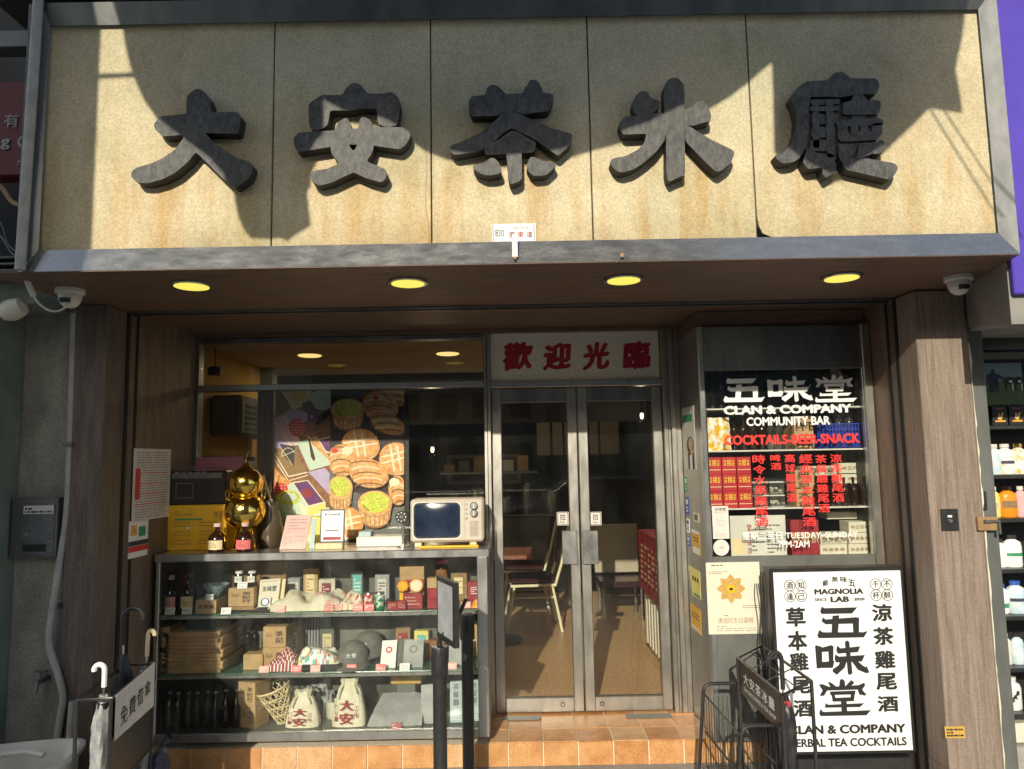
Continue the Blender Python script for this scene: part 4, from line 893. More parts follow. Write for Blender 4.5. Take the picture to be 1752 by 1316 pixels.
q.text('速送的生日蛋糕', sub(Q,.18,.77,.84,.85), M['kraftd'], .0); q.lines(sub(Q,.3,.73,.7,.755), 1, M['inkg'], seed=2); q.lines(sub(Q,.15,.88,.88,.97), 3, M['inkg'], seed=3, fill=.2); q.lines(sub(Q,.1,.02,.9,.06), 1, M['inkg'], seed=7); q.lines(sub(Q,.05,.12,.4,.17), 2, M['inkg'], seed=8, fill=.3); q.lines(sub(Q,.65,.60,.97,.65), 2, M['inkg'], seed=9, fill=.3)
q.build('print', t)

# ------------------------------------------------------------------ stickers on the jamb wall
def jamb(px0, py0, px1, py1, X=xj-.002):
    ya, za = Wx(px0, py0, X); yb, zb = Wx(px1, py1, X); _, zc = Wx(px1, py0, X); _, zd = Wx(px0, py1, X)
    ya = min(ya, YW-.045); yb = max(yb, YB+.0)
    return [Vector((X, ya, za)), Vector((X, yb, za)), Vector((X, yb, zb)), Vector((X, ya, zb))]
def jslab(Q, m): return MB().add(list(Q)+[p+Vector((.0015,0,0)) for p in Q], [(0,1,2,3),(7,6,5,4),(0,4,5,1),(1,5,6,2),(2,6,7,3),(3,7,4,0)], m)
def jp(Q, u, v, e=.0006): return (Q[0]*(1-u)+Q[1]*u)*(1-v)+(Q[3]*(1-u)+Q[2]*u)*v-Vector((e,0,0))
def jq(q, Q, u0, v0, u1, v1, m, e=.0006): return q.add([jp(Q,u0,v0,e), jp(Q,u1,v0,e), jp(Q,u1,v1,e), jp(Q,u0,v1,e)], [(0,1,2,3)], m)
def je(q, Q, cu, cv, ru, rv, m, e=.0008): return q.add([jp(Q, cu+ru*math.cos(k*.4189), cv+rv*math.sin(k*.4189), e) for k in range(15)], [tuple(range(15))], m)
M['skin'] = pm('printed_skin', (.62,.40,.28), rough=.6); M['leaf'] = pm('green_print', (.03,.30,.14), rough=.5); M['amber'] = pm('amber_sticker', (.72,.36,.02), (.78,.44,.04), 12, rough=.5); M['bluep'] = pm('blue_print', (.03,.09,.42), rough=.5)
q = MB(); Q = jamb(1166, 700, 1191, 803); q = jslab(Q, M['paper']); je(q, Q, .62, .62, .28, .14, M['ink']); je(q, Q, .66, .60, .18, .10, M['skin'], .001); jq(q, Q, .4, .74, .9, 1, M['ink'], .0008); jq(q, Q, .55, .78, .75, 1, M['white'], .0010); jq(q, Q, .62, .68, .8, .78, M['amber'], .0012); jq(q, Q, .08, .12, .85, .24, M['leaf'])
one(q, 'poster', 'white paper poster of a dark haired figure on the jamb between doors and bar cabinet', 'poster')
for i, (a_, b_, c_, d_, m_, L_) in enumerate([(1167,815,1176,843,'leaf','green and white sticker just under the paper poster on the jamb'), (1168,849,1179,882,'bluep','blue service sticker on the jamb, upper of three'), (1169,885,1180,912,'bluep','middle pale blue sticker on the jamb'), (1171,914,1181,936,'bluep','lowest small blue sticker on the jamb')]):
    Q = jamb(a_, b_, c_, d_); q = jslab(Q, M['white'] if i == 2 else M[m_]); jq(q, Q, .15, .12, .85, .4, M['white'] if i != 2 else M['bluep']); jq(q, Q, .2, .55, .8, .62, M['white'] if i != 2 else M['bluep']); jq(q, Q, .2, .72, .8, .8, M['white'] if i != 2 else M['bluep']); one(q, 'sticker', L_, 'sticker', 'service stickers on the jamb')
Q = jamb(1186, 876, 1196, 895); q = jslab(Q, M['sand']); jq(q, Q, .2,.2,.8,.8, M['graym']); one(q, 'switch_plate', 'small square switch plate on the jamb', 'switch')
Q = jamb(1183, 905, 1198, 951); q = jslab(Q, M['amber']); jq(q, Q, 0,.0,1,.14, M['white'], .0008); jq(q, Q, .1,.72,.95,1, M['white'], .0008); jq(q, Q, .2,.3,.8,.34, M['ink']); jq(q, Q, .2,.42,.8,.46, M['ink']); one(q, 'sticker', 'amber and white sticker beside the bar cabinet frame', 'sticker')
Q = jamb(1169, 962, 1199, 1029); q = jslab([jp(Q,0,0,0), jp(Q,1,0,0), jp(Q,1,.95,0), jp(Q,.3,1,0)], M['ypale'] if 'ypale' in M else M['ylabel'])
for k in range(3): jq(q, Q, .35+.2*k, .28, .48+.2*k, .42, M['ink'])
jq(q, Q, .45,.85,.98,.93, M['leaf'], .0008); one(q, 'sticker', 'large pale yellow curled sticker on the jamb', 'sticker')
Q = jamb(1181, 1031, 1200, 1088); q = jslab(Q, M['amber']); jq(q, Q, .15,.3,.85,.34, M['ink']); jq(q, Q, .15,.42,.85,.5, M['kraftd']); jq(q, Q, .05,.8,.95,.98, M['ylabel'], .0008); one(q, 'sticker', 'amber sticker directly below the pale yellow one', 'sticker')

# ------------------------------------------------------------------ light box sign
YL = 3.82
lb = thing('light_box_sign', 'upright white sign board with bold black characters in a black frame', 'sign', (1.64, YL, 0))
lx0, lx1, lz0, lz1 = 1.300, 1.985, .165, 1.078
MB().rbox(lx0, lx1, YL, YL+.10, lz0, lz1, M['black'], .004).build('frame', lb)
Q = R4(lx0+.018, lx1-.018, lz0+.018, lz1-.018, YL-.002); MB().slab(Q, .002, M['white']).build('face', lb)
MB().rbox(lx0+.03, lx1-.03, YL-.03, YL+.13, 0.0, lz0-.01, M['blackm'], .008).build('base', lb)
yl = YL-.003
def lr(x0, y0, x1, y1):      # crop coordinates of the sign -> rectangle
    # face corners in the crop: left 35..70, right 1160..1250 ; map v then u
    v0, v1 = (y0-42)/1530, (y1-42)/1530
    def u(x, y): v = (y-42)/1530; a_ = 35+v*95; b_ = 1162+v*112; return (x-a_)/(b_-a_)
    ym = (y0+y1)/2; return sub(Q, u(x0, ym), v0, u(x1, ym), v1, .0005)
q = MB()
for key, bx in (('wu',(420,343,868,615)), ('wei',(415,637,880,935)), ('tang',(438,965,895,1275))): q = MB(); bigchar(q, key, lr(*bx), M['ink']); q.build('lettering', lb)
q = MB()
for i, ch in enumerate('草本雞尾酒'): q.text(ch, lr(148+18*i, (345,548,735,935,1135)[i], 325+14*i if i else 325, (515,720,890,1085,1280)[i]), M['ink'], .065)
q.build('lettering', lb); q = MB()
for i, ch in enumerate('涼茶雞尾酒'): q.text(ch, lr(910+12*i, (330,530,730,920,1115)[i], 1090+14*i, (480,685,885,1065,1250)[i]), M['ink'], .065)
q.build('lettering', lb)
q = MB()
for t_, bx in (('MAGNOLIA',(400,190,835,240)), ('LAB',(543,258,710,308)), ('SINCE',(403,270,510,297)), ('2020',(750,272,846,297))): q.text(t_, lr(*bx), M['ink'], .09 if len(t_) != 5 else .05)
for i, ch in enumerate('廠無味五'):
    A = lr((472,555,628,700)[i], (118,85,85,108)[i], (525,608,690,765)[i], (172,135,135,165)[i]); d = (-.10,-.03,.03,.10)[i]*.35; w__ = (A[1]-A[0])
    A = [A[0]+Vector((0,0,d*.0)), A[1]-Vector((0,0,-0))+Vector((0,0,-d*.2*1)), A[2]+Vector((0,0,-d*.2)), A[3]]; q.text(ch, A, M['ink'], .04)
for cx_, cy_, chs in ((180,155,'酒知逢己'), (943,158,'千不杯醉')):
    for i in range(4):
        x, y = cx_+100*(i % 2)+(5 if i > 1 else 0), cy_+96*(i//2); A = lr(x-50, y-50, x+50, y+50)
        vs = []; n = 28
        for k in range(n):
            a_ = 2*math.pi*k/n
            for r_ in (.5, .445): vs.append(sub(A, .5+r_*math.cos(a_), .5+r_*math.sin(a_), 1, 1, .0012)[0])
        q.add(vs, [(2*k, 2*((k+1) % n), 2*((k+1) % n)+1, 2*k+1) for k in range(n)], M['ink']); q.text(chs[i], sub(A,.2,.2,.8,.8), M['ink'], .03, .0012)
tag(q.build('lettering', lb), 'small arched heading and ringed characters')
q = MB(); fq = lambda a_, b_, c_, d_: sub(Q, a_, b_, c_, d_, .0005)
q.text('CLAN & COMPANY', fq(.05,.855,.955,.905), M['ink'], .085); q.build('lettering', lb); q = MB(); q.text('HERBAL TEA COCKTAILS', fq(.045,.928,.955,.975), M['ink'], .065)
q.build('lettering', lb)
q = MB()
for dx in (-.035, -.02, -.012):
    pts = [Vector((lx0+dx, YL+.03, 1.06-.05*k)) + Vector((.006*math.sin(k*1.1+dx*90), 0, 0)) for k in range(21)]; q.tube(pts, .0035, M['black'], 5)
one(q, 'power_cable', 'black cables hanging beside the left edge of the white sign board', 'cable')
_d = W(1304,1000,4.07)[0]
one(MB().rbox(_d, _d+.032, YB-.035, YB-.001, .13, 1.06, M['graym'], .003), 'cable_duct', 'slim dark vertical duct behind the white sign board, right of the cream poster', 'duct')
# ------------------------------------------------------------------ pastry posters behind the window
M['pbrown'] = pm('print_brown', (.20,.07,.02), (.36,.16,.06), 40, rough=.45); M['porange'] = pm('print_orange', (.62,.24,.05), (.90,.52,.20), 34, rough=.45); M['plime'] = pm('print_lime', (.46,.50,.03), (.68,.74,.14), 70, rough=.45)
M['pcrust'] = pm('print_crust', (.52,.26,.08), (.85,.60,.30), 45, rough=.45); M['pcream'] = pm('print_cream', (.80,.74,.55), rough=.45); M['plav'] = pm('print_lavender', (.46,.38,.58), (.54,.46,.66), 30, rough=.45); M['pmint'] = pm('print_mint', (.55,.66,.55), (.62,.72,.6), 30, rough=.45)
M['ppurple'] = pm('print_purple', (.10,.02,.14), (.18,.03,.18), 40, rough=.45); M['pchoc'] = pm('print_chocolate', (.03,.015,.015), rough=.4); M['ppink'] = pm('print_pink', (.70,.42,.48), rough=.45)
YP = 4.66
def pp(x, y, Q): return ((W(x, y, YP)[0]-Q[0].x)/(Q[1].x-Q[0].x), (Q[0].z-W(x, y, YP)[1])/(Q[0].z-Q[3].z))
_lay = [0]
def pz(): _lay[0] += 1; return .0004+_lay[0]*.00006
def poly(q, Q, pts, m):
    P_ = [tuple(min(1, max(0, c)) for c in pp(430+x/4.112, 640+y/4.112, Q)) for x, y in pts]
    o_ = []
    for p_ in P_:
        if not o_ or abs(p_[0]-o_[-1][0])+abs(p_[1]-o_[-1][1]) > 1e-5: o_.append(p_)
    if len(o_) > 2: q.flat(o_, Q, m, pz())
def el(q, Q, cx, cy, rx, ry, m, rot=0, n=22):
    c, s = math.cos(rot), math.sin(rot); poly(q, Q, [(cx+rx*math.cos(t)*c-ry*math.sin(t)*s, cy+rx*math.cos(t)*s+ry*math.sin(t)*c) for t in [6.2832*i/n for i in range(n)]], m)
def stroke(q, Q, pts, w, m):
    for (x0, y0), (x1, y1) in zip(pts, pts[1:]):
        d = math.hypot(x1-x0, y1-y0) or 1; nx, ny = -(y1-y0)/d*w/2, (x1-x0)/d*w/2
        poly(q, Q, [(x0+nx, y0+ny), (x1+nx, y1+ny), (x1-nx, y1-ny), (x0-nx, y0-ny)], m)
def arc(cx, cy, rx, ry, a0, a1, n=9): return [(cx+rx*math.cos(a0+(a1-a0)*i/n), cy+ry*math.sin(a0+(a1-a0)*i/n)) for i in range(n+1)]
Q2 = rect(565, 668, 692, 945, YP); t = thing('pastry_poster', 'printed poster of golden buns, pineapple buns and lime topped tarts behind the window', 'poster', (Q2[3]+Q2[2])/2)
MB().slab(Q2, .002, M['graym']).build('sheet', t)
q = MB(); S_ = lambda *a: stroke(q, Q2, *a); E_ = lambda *a, **k: el(q, Q2, *a, **k); PL_ = lambda *a: poly(q, Q2, *a)
PL_([(552,110),(1080,110),(1080,930),(990,940),(700,820),(552,560)], M['pchoc'])
def tart(cx, cy, rx, ry, h):
    E_(cx, cy+h, rx*.9, ry*.95, M['pbrown']); PL_([(cx-rx, cy), (cx+rx, cy), (cx+rx*.88, cy+h), (cx-rx*.88, cy+h)], M['pcrust']); E_(cx, cy+h*.9, rx*.88, ry*.9, M['pcrust'])
    for k in range(7): S_([(cx-rx*.85+k*rx*.28, cy+ry*.75), (cx-rx*.75+k*rx*.25, cy+ry*.8+h)], 5, M['pbrown'])
    E_(cx, cy, rx*1.04, ry*1.04, M['pbrown']); E_(cx, cy, rx, ry, M['pcrust']); E_(cx, cy-4, rx*.88, ry*.86, M['porange']); E_(cx, cy-8, rx*.82, ry*.80, M['plime'])
    rr = random.Random(int(cx))
    for _ in range(16): a_ = rr.uniform(0, 6.28); r_ = rr.uniform(.1, .68); E_(cx+rx*r_*math.cos(a_), cy-8+ry*r_*math.sin(a_), 4, 3, M['pbrown'], n=5)
    S_(arc(cx, cy-4, rx*.7, ry*.66, 2.0, 3.0), 7, M['pbrown'])
def bun(cx, cy, rx, ry, rot=0, kind='x'):
    E_(cx+8, cy+22, rx*1.02, ry*1.0, M['pbrown'], rot); E_(cx+6, cy+15, rx, ry, M['pcrust'], rot); E_(cx, cy, rx*1.02, ry*1.02, M['pbrown'], rot); E_(cx, cy, rx, ry, M['porange'], rot); E_(cx-rx*.15, cy-ry*.2, rx*.6, ry*.5, M['pcrust'], rot)
    if kind == 'x':
        for k in (-.28, .12): S_([(cx+rx*k-8, cy-ry*.85), (cx+rx*k+22, cy+ry*.86)], 14, M['pcream']); S_([(cx-rx*.9, cy+ry*(k+.25)), (cx+rx*.9, cy+ry*(k-.15))], 12, M['pcream'])
    else:
        for k in range(5): S_(arc(cx-rx*.2+k*10, cy+ry*(-.5+.42*k), rx*.75, ry*.34, 3.3, 5.9), 9, M['pcream'] if k % 2 else M['pbrown'])
bun(1000, 150, 120, 60, 0, 'w'); bun(905, 220, 125, 100, .1, 'w'); E_(878, 168, 18, 17, M['red']); tart(680, 250, 118, 75, 80)
bun(960, 345, 125, 60, .3, 'w'); bun(770, 490, 130, 105, .1, 'x'); bun(1020, 590, 118, 108, 0, 'x'); bun(635, 600, 95, 105, 0, 'w'); E_(592, 540, 22, 17, M['red']); E_(680, 540, 40, 30, M['pcream'])
bun(825, 690, 138, 92, .2, 'w'); tart(630, 800, 88, 85, 90); bun(1030, 810, 62, 95, 0, 'w'); E_(1010,760,36,28,M['pcream']); tart(875, 910, 120, 90, 90); bun(690, 1040, 95, 105, 0, 'x')
q.build('print', t)
Q1 = rect(469, 668, 564.6, 948, YP); t = thing('cake_poster', 'printed poster of cake slices with strawberry and chocolate behind the window', 'poster', (Q1[3]+Q1[2])/2)
MB().slab(Q1, .002, M['pbrown']).build('sheet', t); q = MB(); _lay[0] = 0
S_ = lambda *a: stroke(q, Q1, *a); E_ = lambda *a, **k: el(q, Q1, *a, **k); PL_ = lambda *a: poly(q, Q1, *a)
PL_([(200,110),(420,110),(420,200),(290,260)], M['ylabel']); E_(330,160,70,30,M['yellow']); E_(500,180,90,75,M['pmint']); PL_([(165,120),(210,120),(290,250),(165,280)], M['pbrown']); PL_([(355,210),(415,180),(455,250),(395,290)], M['pchoc'])
E_(310,300,95,50,M['plav']); PL_([(165,310),(225,280),(400,590),(350,680),(165,420)], M['ppink']); PL_([(165,400),(280,520),(165,525)], M['plav']); S_([(165,330),(340,600)], 8, M['pcream']); S_([(225,290),(420,600)], 8, M['pcream'])
PL_([(440,365),(490,275),(558,250),(555,290),(500,345)], M['pchoc']); E_(430,306,36,33,M['ppurple']); E_(424,298,9,8,M['ppink'])
E_(322,370,60,58,M['red']); PL_([(265,380),(380,380),(365,425),(320,442),(285,428)], M['red'])
for i in range(5):
    for j in range(5): E_(282+20*i+(j%2)*8, 335+20*j, 3.5, 5, M['pcream'], n=6)
PL_([(300,490),(460,440),(555,600),(555,640),(410,680)], M['pmint']); PL_([(400,470),(455,440),(555,590),(555,610)], M['porange']); PL_([(395,430),(415,450),(460,600),(445,630),(415,590)], M['pcream']); PL_([(400,445),(412,455),(452,595),(442,618),(420,585)], M['pchoc'])
PL_([(165,530),(330,500),(420,700),(260,760),(165,640)], M['pbrown']); PL_([(165,530),(300,500),(390,690),(262,720),(165,590)], M['porange'] if False else M['kraftd']); S_([(165,560),(262,722),(395,692)], 9, M['pcream']); S_([(165,600),(262,752),(400,712)], 7, M['pcream'])
PL_([(200,490),(310,510),(300,650),(240,590)], M['pchoc']); S_([(210,520),(290,640)], 4, M['pcream']); S_([(215,580),(308,540)], 4, M['pcream']); S_(arc(260,570,45,50,3,6), 4, M['pcream'])
PL_([(470,460),(555,440),(555,560),(520,550)], M['pcream']); PL_([(480,465),(555,448),(555,550),(525,540)], M['ppurple'])
PL_([(165,660),(220,720),(300,770),(240,800),(165,790)], M['porange']); PL_([(400,690),(520,660),(555,700),(555,850),(440,730)], M['plav'])
PL_([(170,820),(300,760),(470,930),(555,940),(555,1000),(380,1000),(165,940)], M['pmint']); PL_([(290,760),(400,745),(525,905),(400,940)], M['pcream']); PL_([(300,768),(395,752),(510,898),(405,925)], M['ppurple']); E_(395,840,40,32,M['maroon'],.4); PL_([(330,900),(400,940),(400,1010),(360,990)], M['pcream']); PL_([(400,940),(525,905),(525,960),(400,1005)], M['ypale'])
E_(205,810,55,46,M['red']); 
for i in range(4):
    for j in range(3): E_(170+22*i, 785+20*j, 3.5, 4, M['pcream'], n=6)
E_(265,870,82,52,M['plime']); E_(270,865,52,30,M['pmint'])
for i in range(9): a_ = i*.7; E_(270+60*math.cos(a_), 868+36*math.sin(a_), 4, 4, M['pchoc'], n=6)
PL_([(165,890),(240,930),(350,1010),(165,1090)], M['pmint']); PL_([(165,1100),(420,1000),(555,1010),(555,1260),(200,1260)], M['ypale']); PL_([(200,1120),(230,1100),(230,1260),(190,1260)], M['porange'])
q.build('print', t)
one(MB().rbox(Q2[1].x+.002, Q2[1].x+.03, YP, YP+.02, zsl, Q2[1].z, M['black'], .002), 'poster_post', 'black upright edge right of the pastry poster inside the window', 'post')
one(MB().rbox(Q1[0].x-.12, Q1[0].x-.02, YP+.02, YP+.05, zsl, ztr, M['wood'], .002), 'curtain_board', 'narrow brown board inside the window just left of the cake poster', 'board')

# ------------------------------------------------------------------ display counter
YC = 4.12
dc = thing('display_counter', 'glass fronted steel display counter with three shelves of goods under the shop window', 'counter', (-1.06, YC, .13))
cx0, cx1 = W(262, 1100, YC)[0], W(836, 1100, YC)[0]; zc0, zc1 = W(548, 1268, YC)[1], W(548, 944, YC)[1]
ztp = zc1; SH = [W(540,1251,4.14)[1]-.0, W(540,1155,4.14)[1], W(540,1052,4.14)[1]]
MB().rbox(cx0-.01, cx1+.01, YC, 4.56, zc1-.045, zc1, M['steel'], .004).build('countertop', dc)
MB().rbox(cx0, cx0+.022, YC+.004, YC+.03, zc0+.04, zc1-.046, M['steel'], .003).build('post', dc); MB().rbox(cx1-.06, cx1, YC+.004, YC+.44, zc0+.001, zc1-.046, M['steel'], .004).build('post', dc)
MB().rbox(cx0, cx1-.06, YC+.002, YC+.03, zc0, zc0+.045, M['steel'], .003).build('bottom_rail', dc)
MB().rbox(cx0+.023, cx1-.061, YC+.03, 4.55, zc0+.03, zc0+.04, M['graym'], .001).build('shelf', dc)
for z, nm in ((SH[1], ''), (SH[2], '')):
    MB().box(cx0+.024, cx1-.062, YC+.045, 4.5, z, z+.008, M['glassg']).build('shelf', dc)
    MB().rbox(cx0+.023, cx1-.061, YC+.026, YC+.044, z-.014, z+.004, M['steel'], .002).build('shelf_edge', dc)
xm = W(560, 1000, YC+.01)[0]
MB().box(cx0+.022, xm+.02, YC+.012, YC+.017, zc0+.045, zc1-.047, M['glassc']).build('sliding_pane', dc); MB().box(xm-.02, cx1-.06, YC+.019, YC+.024, zc0+.045, zc1-.047, M['glassc']).build('sliding_pane', dc)
M['backp'] = pm('counter_back', (.07,.07,.058), (.22,.21,.18), 2.4, (1,1,.6), .7, detail=7, lo=.4, hi=.62)
MB().box(cx0, cx1-.06, 4.52, 4.55, zc0, zc1-.046, M['backp']).build('back_panel', dc)
MB().box(cx0-.001, cx0+.005, YC+.03, 4.55, zc0, zc1-.046, M['dark']).build('side_panel', dc)
q = MB(); xf = W(525, 1100, 4.5)[0]
for k in range(16): q.lathe([(.006,0),(.006,.24)], xf-.13+k*.0175, 4.512, SH[1]+.02, M['greyl'], 6)
tag(q.build('fluted_glass', dc), None, None, None, 'stuff')
SB = SH[0] if SH[0] > zc0+.04 else zc0+.041
SB = zc0+.041; S1 = SH[1]+.0085; S2 = SH[2]+.0085; CT = zc1+.0008
def ax(px, Y, z): return Xat(px, Y, z)
# price tags
def ptag(px, z, label, m, Y=YC+.06, w=.055, h=.034, fold=True):
    X = ax(px, Y, z); r = MB(); A = [Vector((X-w/2, Y+.010, z+h)), Vector((X+w/2, Y+.010, z+h)), Vector((X+w/2, Y, z)), Vector((X-w/2, Y, z))]
    r.slab(A, .0015, m); r.lines(sub(A, .1,.15,.9,.85), 3, M['white'] if m is not M['white'] else M['inkg'], .0008, .35, int(px)); return one(r, 'price_tag', label, 'price tag', 'price tags in the display counter')
# ---- upper shelf
Ya = YC+.15
bottle('bottle', 'dark round shouldered bottle with pink label at the far left of the upper shelf', ax(292,Ya,S2), Ya, S2, .20, .042, M['darkb'], 'round dark bottles on the upper shelf', (.10,.42,M['pink']), M['pinkp'], 'wide')
bottle('bottle', 'dark round shouldered bottle with yellow label, second from left on the upper shelf', ax(322,Ya,S2), Ya, S2, .205, .042, M['darkb'], 'round dark bottles on the upper shelf', (.10,.42,M['ylabel']), M['blackm'], 'wide')
carton('gift_box', 'dark red box behind the two round bottles on the upper shelf', ax(300,Ya+.18,S2), Ya+.18, S2, .19, .08, .20, M['maroon'], lid=False)
ptag(290, S2, 'white price tag in front of the pink labelled bottle', M['white']); ptag(319, S2, 'white price tag in front of the yellow labelled bottle', M['white'])
Yb = YC+.12
carton('carton', 'small kraft box reading herbal tea bowl under a blue glass bowl', ax(360,Yb,S2), Yb, S2, .115, .13, .075, M['kraft'], '涼茶碗', lid=False)
X = ax(369, Yb, S2+.1); t = thing('glass_bowl', 'shallow blue patterned bowl resting on the small kraft box', 'bowl', (X, Yb, S2+.076)); MB().lathe([(.02,0),(.024,.012),(.055,.045),(.075,.075),(.072,.075),(.05,.045),(.015,.014)], X, Yb, S2+.0755, M['bluegl'], 24).build('bowl_body', t)
A_ = R4(X-.025, X+.018, S2+.075, S2+.108, YC+.045); one(MB().slab(A_, .0015, M['white']).lines(sub(A_,.1,.2,.9,.8), 2, M['inkg'], seed=1), 'price_tag', 'white price tag leaning on the blue bowl', 'price tag', 'price tags in the display counter')
carton('carton', 'kraft bottle carrier with two bottles in it on the upper shelf', ax(418,Ya,S2), Ya, S2+.03, .145, .11, .10, M['kraft'], '茶記行', vertical=True, lid=False)
one(MB().rbox(ax(418,Ya,S2)-.07, ax(418,Ya,S2)+.07, Ya-.05, Ya+.05, S2, S2+.0295, M['kraftd'], .002), 'riser_block', 'low brown block under the kraft bottle carrier', 'riser')
for px, s_ in ((409,'left'),(431,'right')): bottle('bottle', 'brown bottle with white label, %s of the two in the kraft carrier' % s_, ax(px,Ya,S2+.13), Ya, S2+.131, .085, .025, M['brownb'], 'bottles in the kraft carrier', (.3,.7,M['white']), M['white'], 'jar')
ptag(414, S2+.13, 'white price tag on top of the kraft bottle carrier', M['white'], Ya-.065)
X0, X1 = ax(384,YC+.09,S2), ax(462,YC+.09,S2); t = thing('serving_tray', 'black rimmed wooden tray at the front of the upper shelf', 'tray', ((X0+X1)/2, YC+.09, S2))
MB().rbox(X0, X1, YC+.055, YC+.145-.03, S2, S2+.008, M['kraftd'], .002).build('tray_bed', t); MB().tube([(X0,YC+.05,S2+.012),(X1,YC+.05,S2+.012),(X1,YC+.12,S2+.012),(X0,YC+.12,S2+.012)], .008, M['blackm'], 6, closed=True).build('rim', t)
ptag(386, S2, 'white price tag at the left end of the black rimmed tray', M['white'], YC+.035)
for k, (px, L_) in enumerate(((459,'front cream booklet with bar name and a drawn figure on the upper shelf'),(468,'second cream booklet peeping out behind the front one'))):
    Y = YC+.135+.02*k; X = ax(px, Y, S2); z1_ = S2+.165-.005*k; A_ = [Vector((X-.055,Y+.02,z1_)), Vector((X+.062,Y+.02,z1_+.006)), Vector((X+.05,Y,S2+.001)), Vector((X-.062,Y,S2+.001))]
    q = MB().slab(A_, .006, M['ylabel'] if k else M['posterp'])
    if not k: q.text('五味堂', sub(A_,.15,.22,.85,.40), M['ink'], .04); q.quad(sub(A_,.08,.06,.92,.075,.001), M['kraftd']); q.ell(.35,.75,.22,.14,A_,M['bluep'],.001); q.ell(.35,.74,.15,.1,A_,M['white'],.0014); q.quad(sub(A_,.62,.6,.70,.85,.001), M['pbrown'])
    one(q, 'booklet', L_, 'booklet')
def heap(name, label, cat, px0, px1, Y0, Y1, z, h, m, seed, m2=None, group=None, rough=1.0, nx=26, ny=14, pat=None):
    X0, X1 = ax(px0, (Y0+Y1)/2, z), ax(px1, (Y0+Y1)/2, z); vs = []; fs = []
    for j in range(ny+1):
        for i in range(nx+1):
            u, v = i/nx, j/ny; e = (max(0, 1-abs(2*u-1)**3.2)*max(0, 1-abs(2*v-1)**3.2))**.5
            n_ = noise.fractal(Vector((u*2.2+seed, v*2.0, seed*.7)), 1, 2, 3); fold = .5+.5*math.sin(5*u+5*v+3*n_+seed)
            zz = z+.002+h*e*(.55+.30*n_*rough+.25*fold); vs.append((X0+(X1-X0)*u+.006*n_*e, Y0+(Y1-Y0)*v, zz))
    t = MB(); ms = [m]+(m2 or [])
    rr = random.Random(seed)
    for j in range(ny):
        for i in range(nx):
            k = 0
            if m2:
                if pat == 'dots': k = 1 if (i % 2 == 0 and (j+i//2) % 2 == 0) else 0
                else:
                    nn = noise.noise(Vector((i*.38+seed, j*.45, 3.3))); k = (int((nn+1)*5) % len(ms)) if abs(nn) > .12 else 0
            a_ = j*(nx+1)+i; b0 = [vs[a_], vs[a_+1], vs[a_+nx+2], vs[a_+nx+1]]; fs.append(((a_, a_+1, a_+nx+2, a_+nx+1), ms[k]))
    t.v = [Vector(v) for v in vs]
    for f_, mm in fs: t.f.append(list(f_)); t.mi.append(t._m(mm)); t.sm.append(True)
    return one(t, name, label, cat, group)
heap('canvas_bag', 'folded cream canvas bag lying left of the pink tag on the upper shelf', 'bag', 466, 548, YC+.07, YC+.33, S2, .095, M['canvas'], 1, group='folded canvas bags on the upper shelf')
heap('canvas_bag', 'folded cream canvas bag in the middle of the upper shelf', 'bag', 528, 592, YC+.07, YC+.30, S2, .12, M['canvas'], 5, [M['canvas'], M['canvas'], M['pink']], group='folded canvas bags on the upper shelf')
heap('canvas_bag', 'cream canvas bag with red print beside the drink cans', 'bag', 584, 626, YC+.08, YC+.26, S2, .095, M['canvas'], 8, [M['canvas'], M['red']], group='folded canvas bags on the upper shelf')
for px, L_, m_ in ((479,'pink paper tag between tray and canvas bags','pink'),(563,'red tag in front of the middle canvas bag','red'),(612,'left red tag before the drink cans','red'),(631,'right red tag before the drink cans','red')): ptag(px, S2, L_, M[m_])
M['greencan'] = pm('green_can_print', (.03,.22,.08), (.7,.75,.7), 50, rough=.3, lo=.5, hi=.56); M['redcan'] = pm('red_can_print', (.55,.05,.04), (.75,.7,.68), 40, rough=.3, lo=.48, hi=.54)
for px, m_, L_ in ((631,'redcan','red and white drink can on the upper shelf'), (649,'greencan','green and white drink can on the upper shelf')):
    X = ax(px, YC+.11, S2); t = thing('drink_can', L_, 'can', (X, YC+.11, S2)); MB().lathe([(.024,0),(.029,.008),(.029,.082)], X, YC+.11, S2, M[m_], 18).build('can_body', t); MB().lathe([(.029,.0),(.025,.010),(.024,.010),(.022,.007)], X, YC+.11, S2+.0823, M['steel'], 18).build('can_lid', t)
Yt = YC+.2
carton('carton', 'open kraft box standing behind the bun shaped toys', ax(706,Yt,S2), Yt, S2, .14, .06, .225, M['kraft'], lid=False)
A_ = rect(695, 992, 726, 1010, Yt-.045); one(MB().slab(A_, .006, M['maroon']).lines(sub(A_,.1,.2,.9,.7), 2, M['pinkp']), 'booklet', 'dark red booklet leaning in the open kraft box', 'booklet')
def toy(px, w, h, m, m2, L_, kind):
    X = ax(px, Yt-.06, S2+.08); q = MB(); zc = S2+.12; n = 26; pts = []
    for i in range(n):
        a_ = 6.2832*i/n; r_ = 1+(.10*math.cos(8*a_) if kind == 'bun' else .16*abs(math.sin(a_))*(1 if math.sin(a_) > 0 else .2)); pts.append((X+w*r_*math.cos(a_), zc+h*r_*math.sin(a_)))
    q.prism(pts, Yt-.075, Yt-.05, m); q.prism([(X+(x-X)*.8, zc+(z-zc)*.8) for x, z in pts], Yt-.079, Yt-.074, m2); q.box(X-.02, X+.02, Yt-.07, Yt-.055, S2, S2+.08, m2); return one(q, 'bread_toy', L_, 'toy', 'bread shaped toys on the upper shelf')
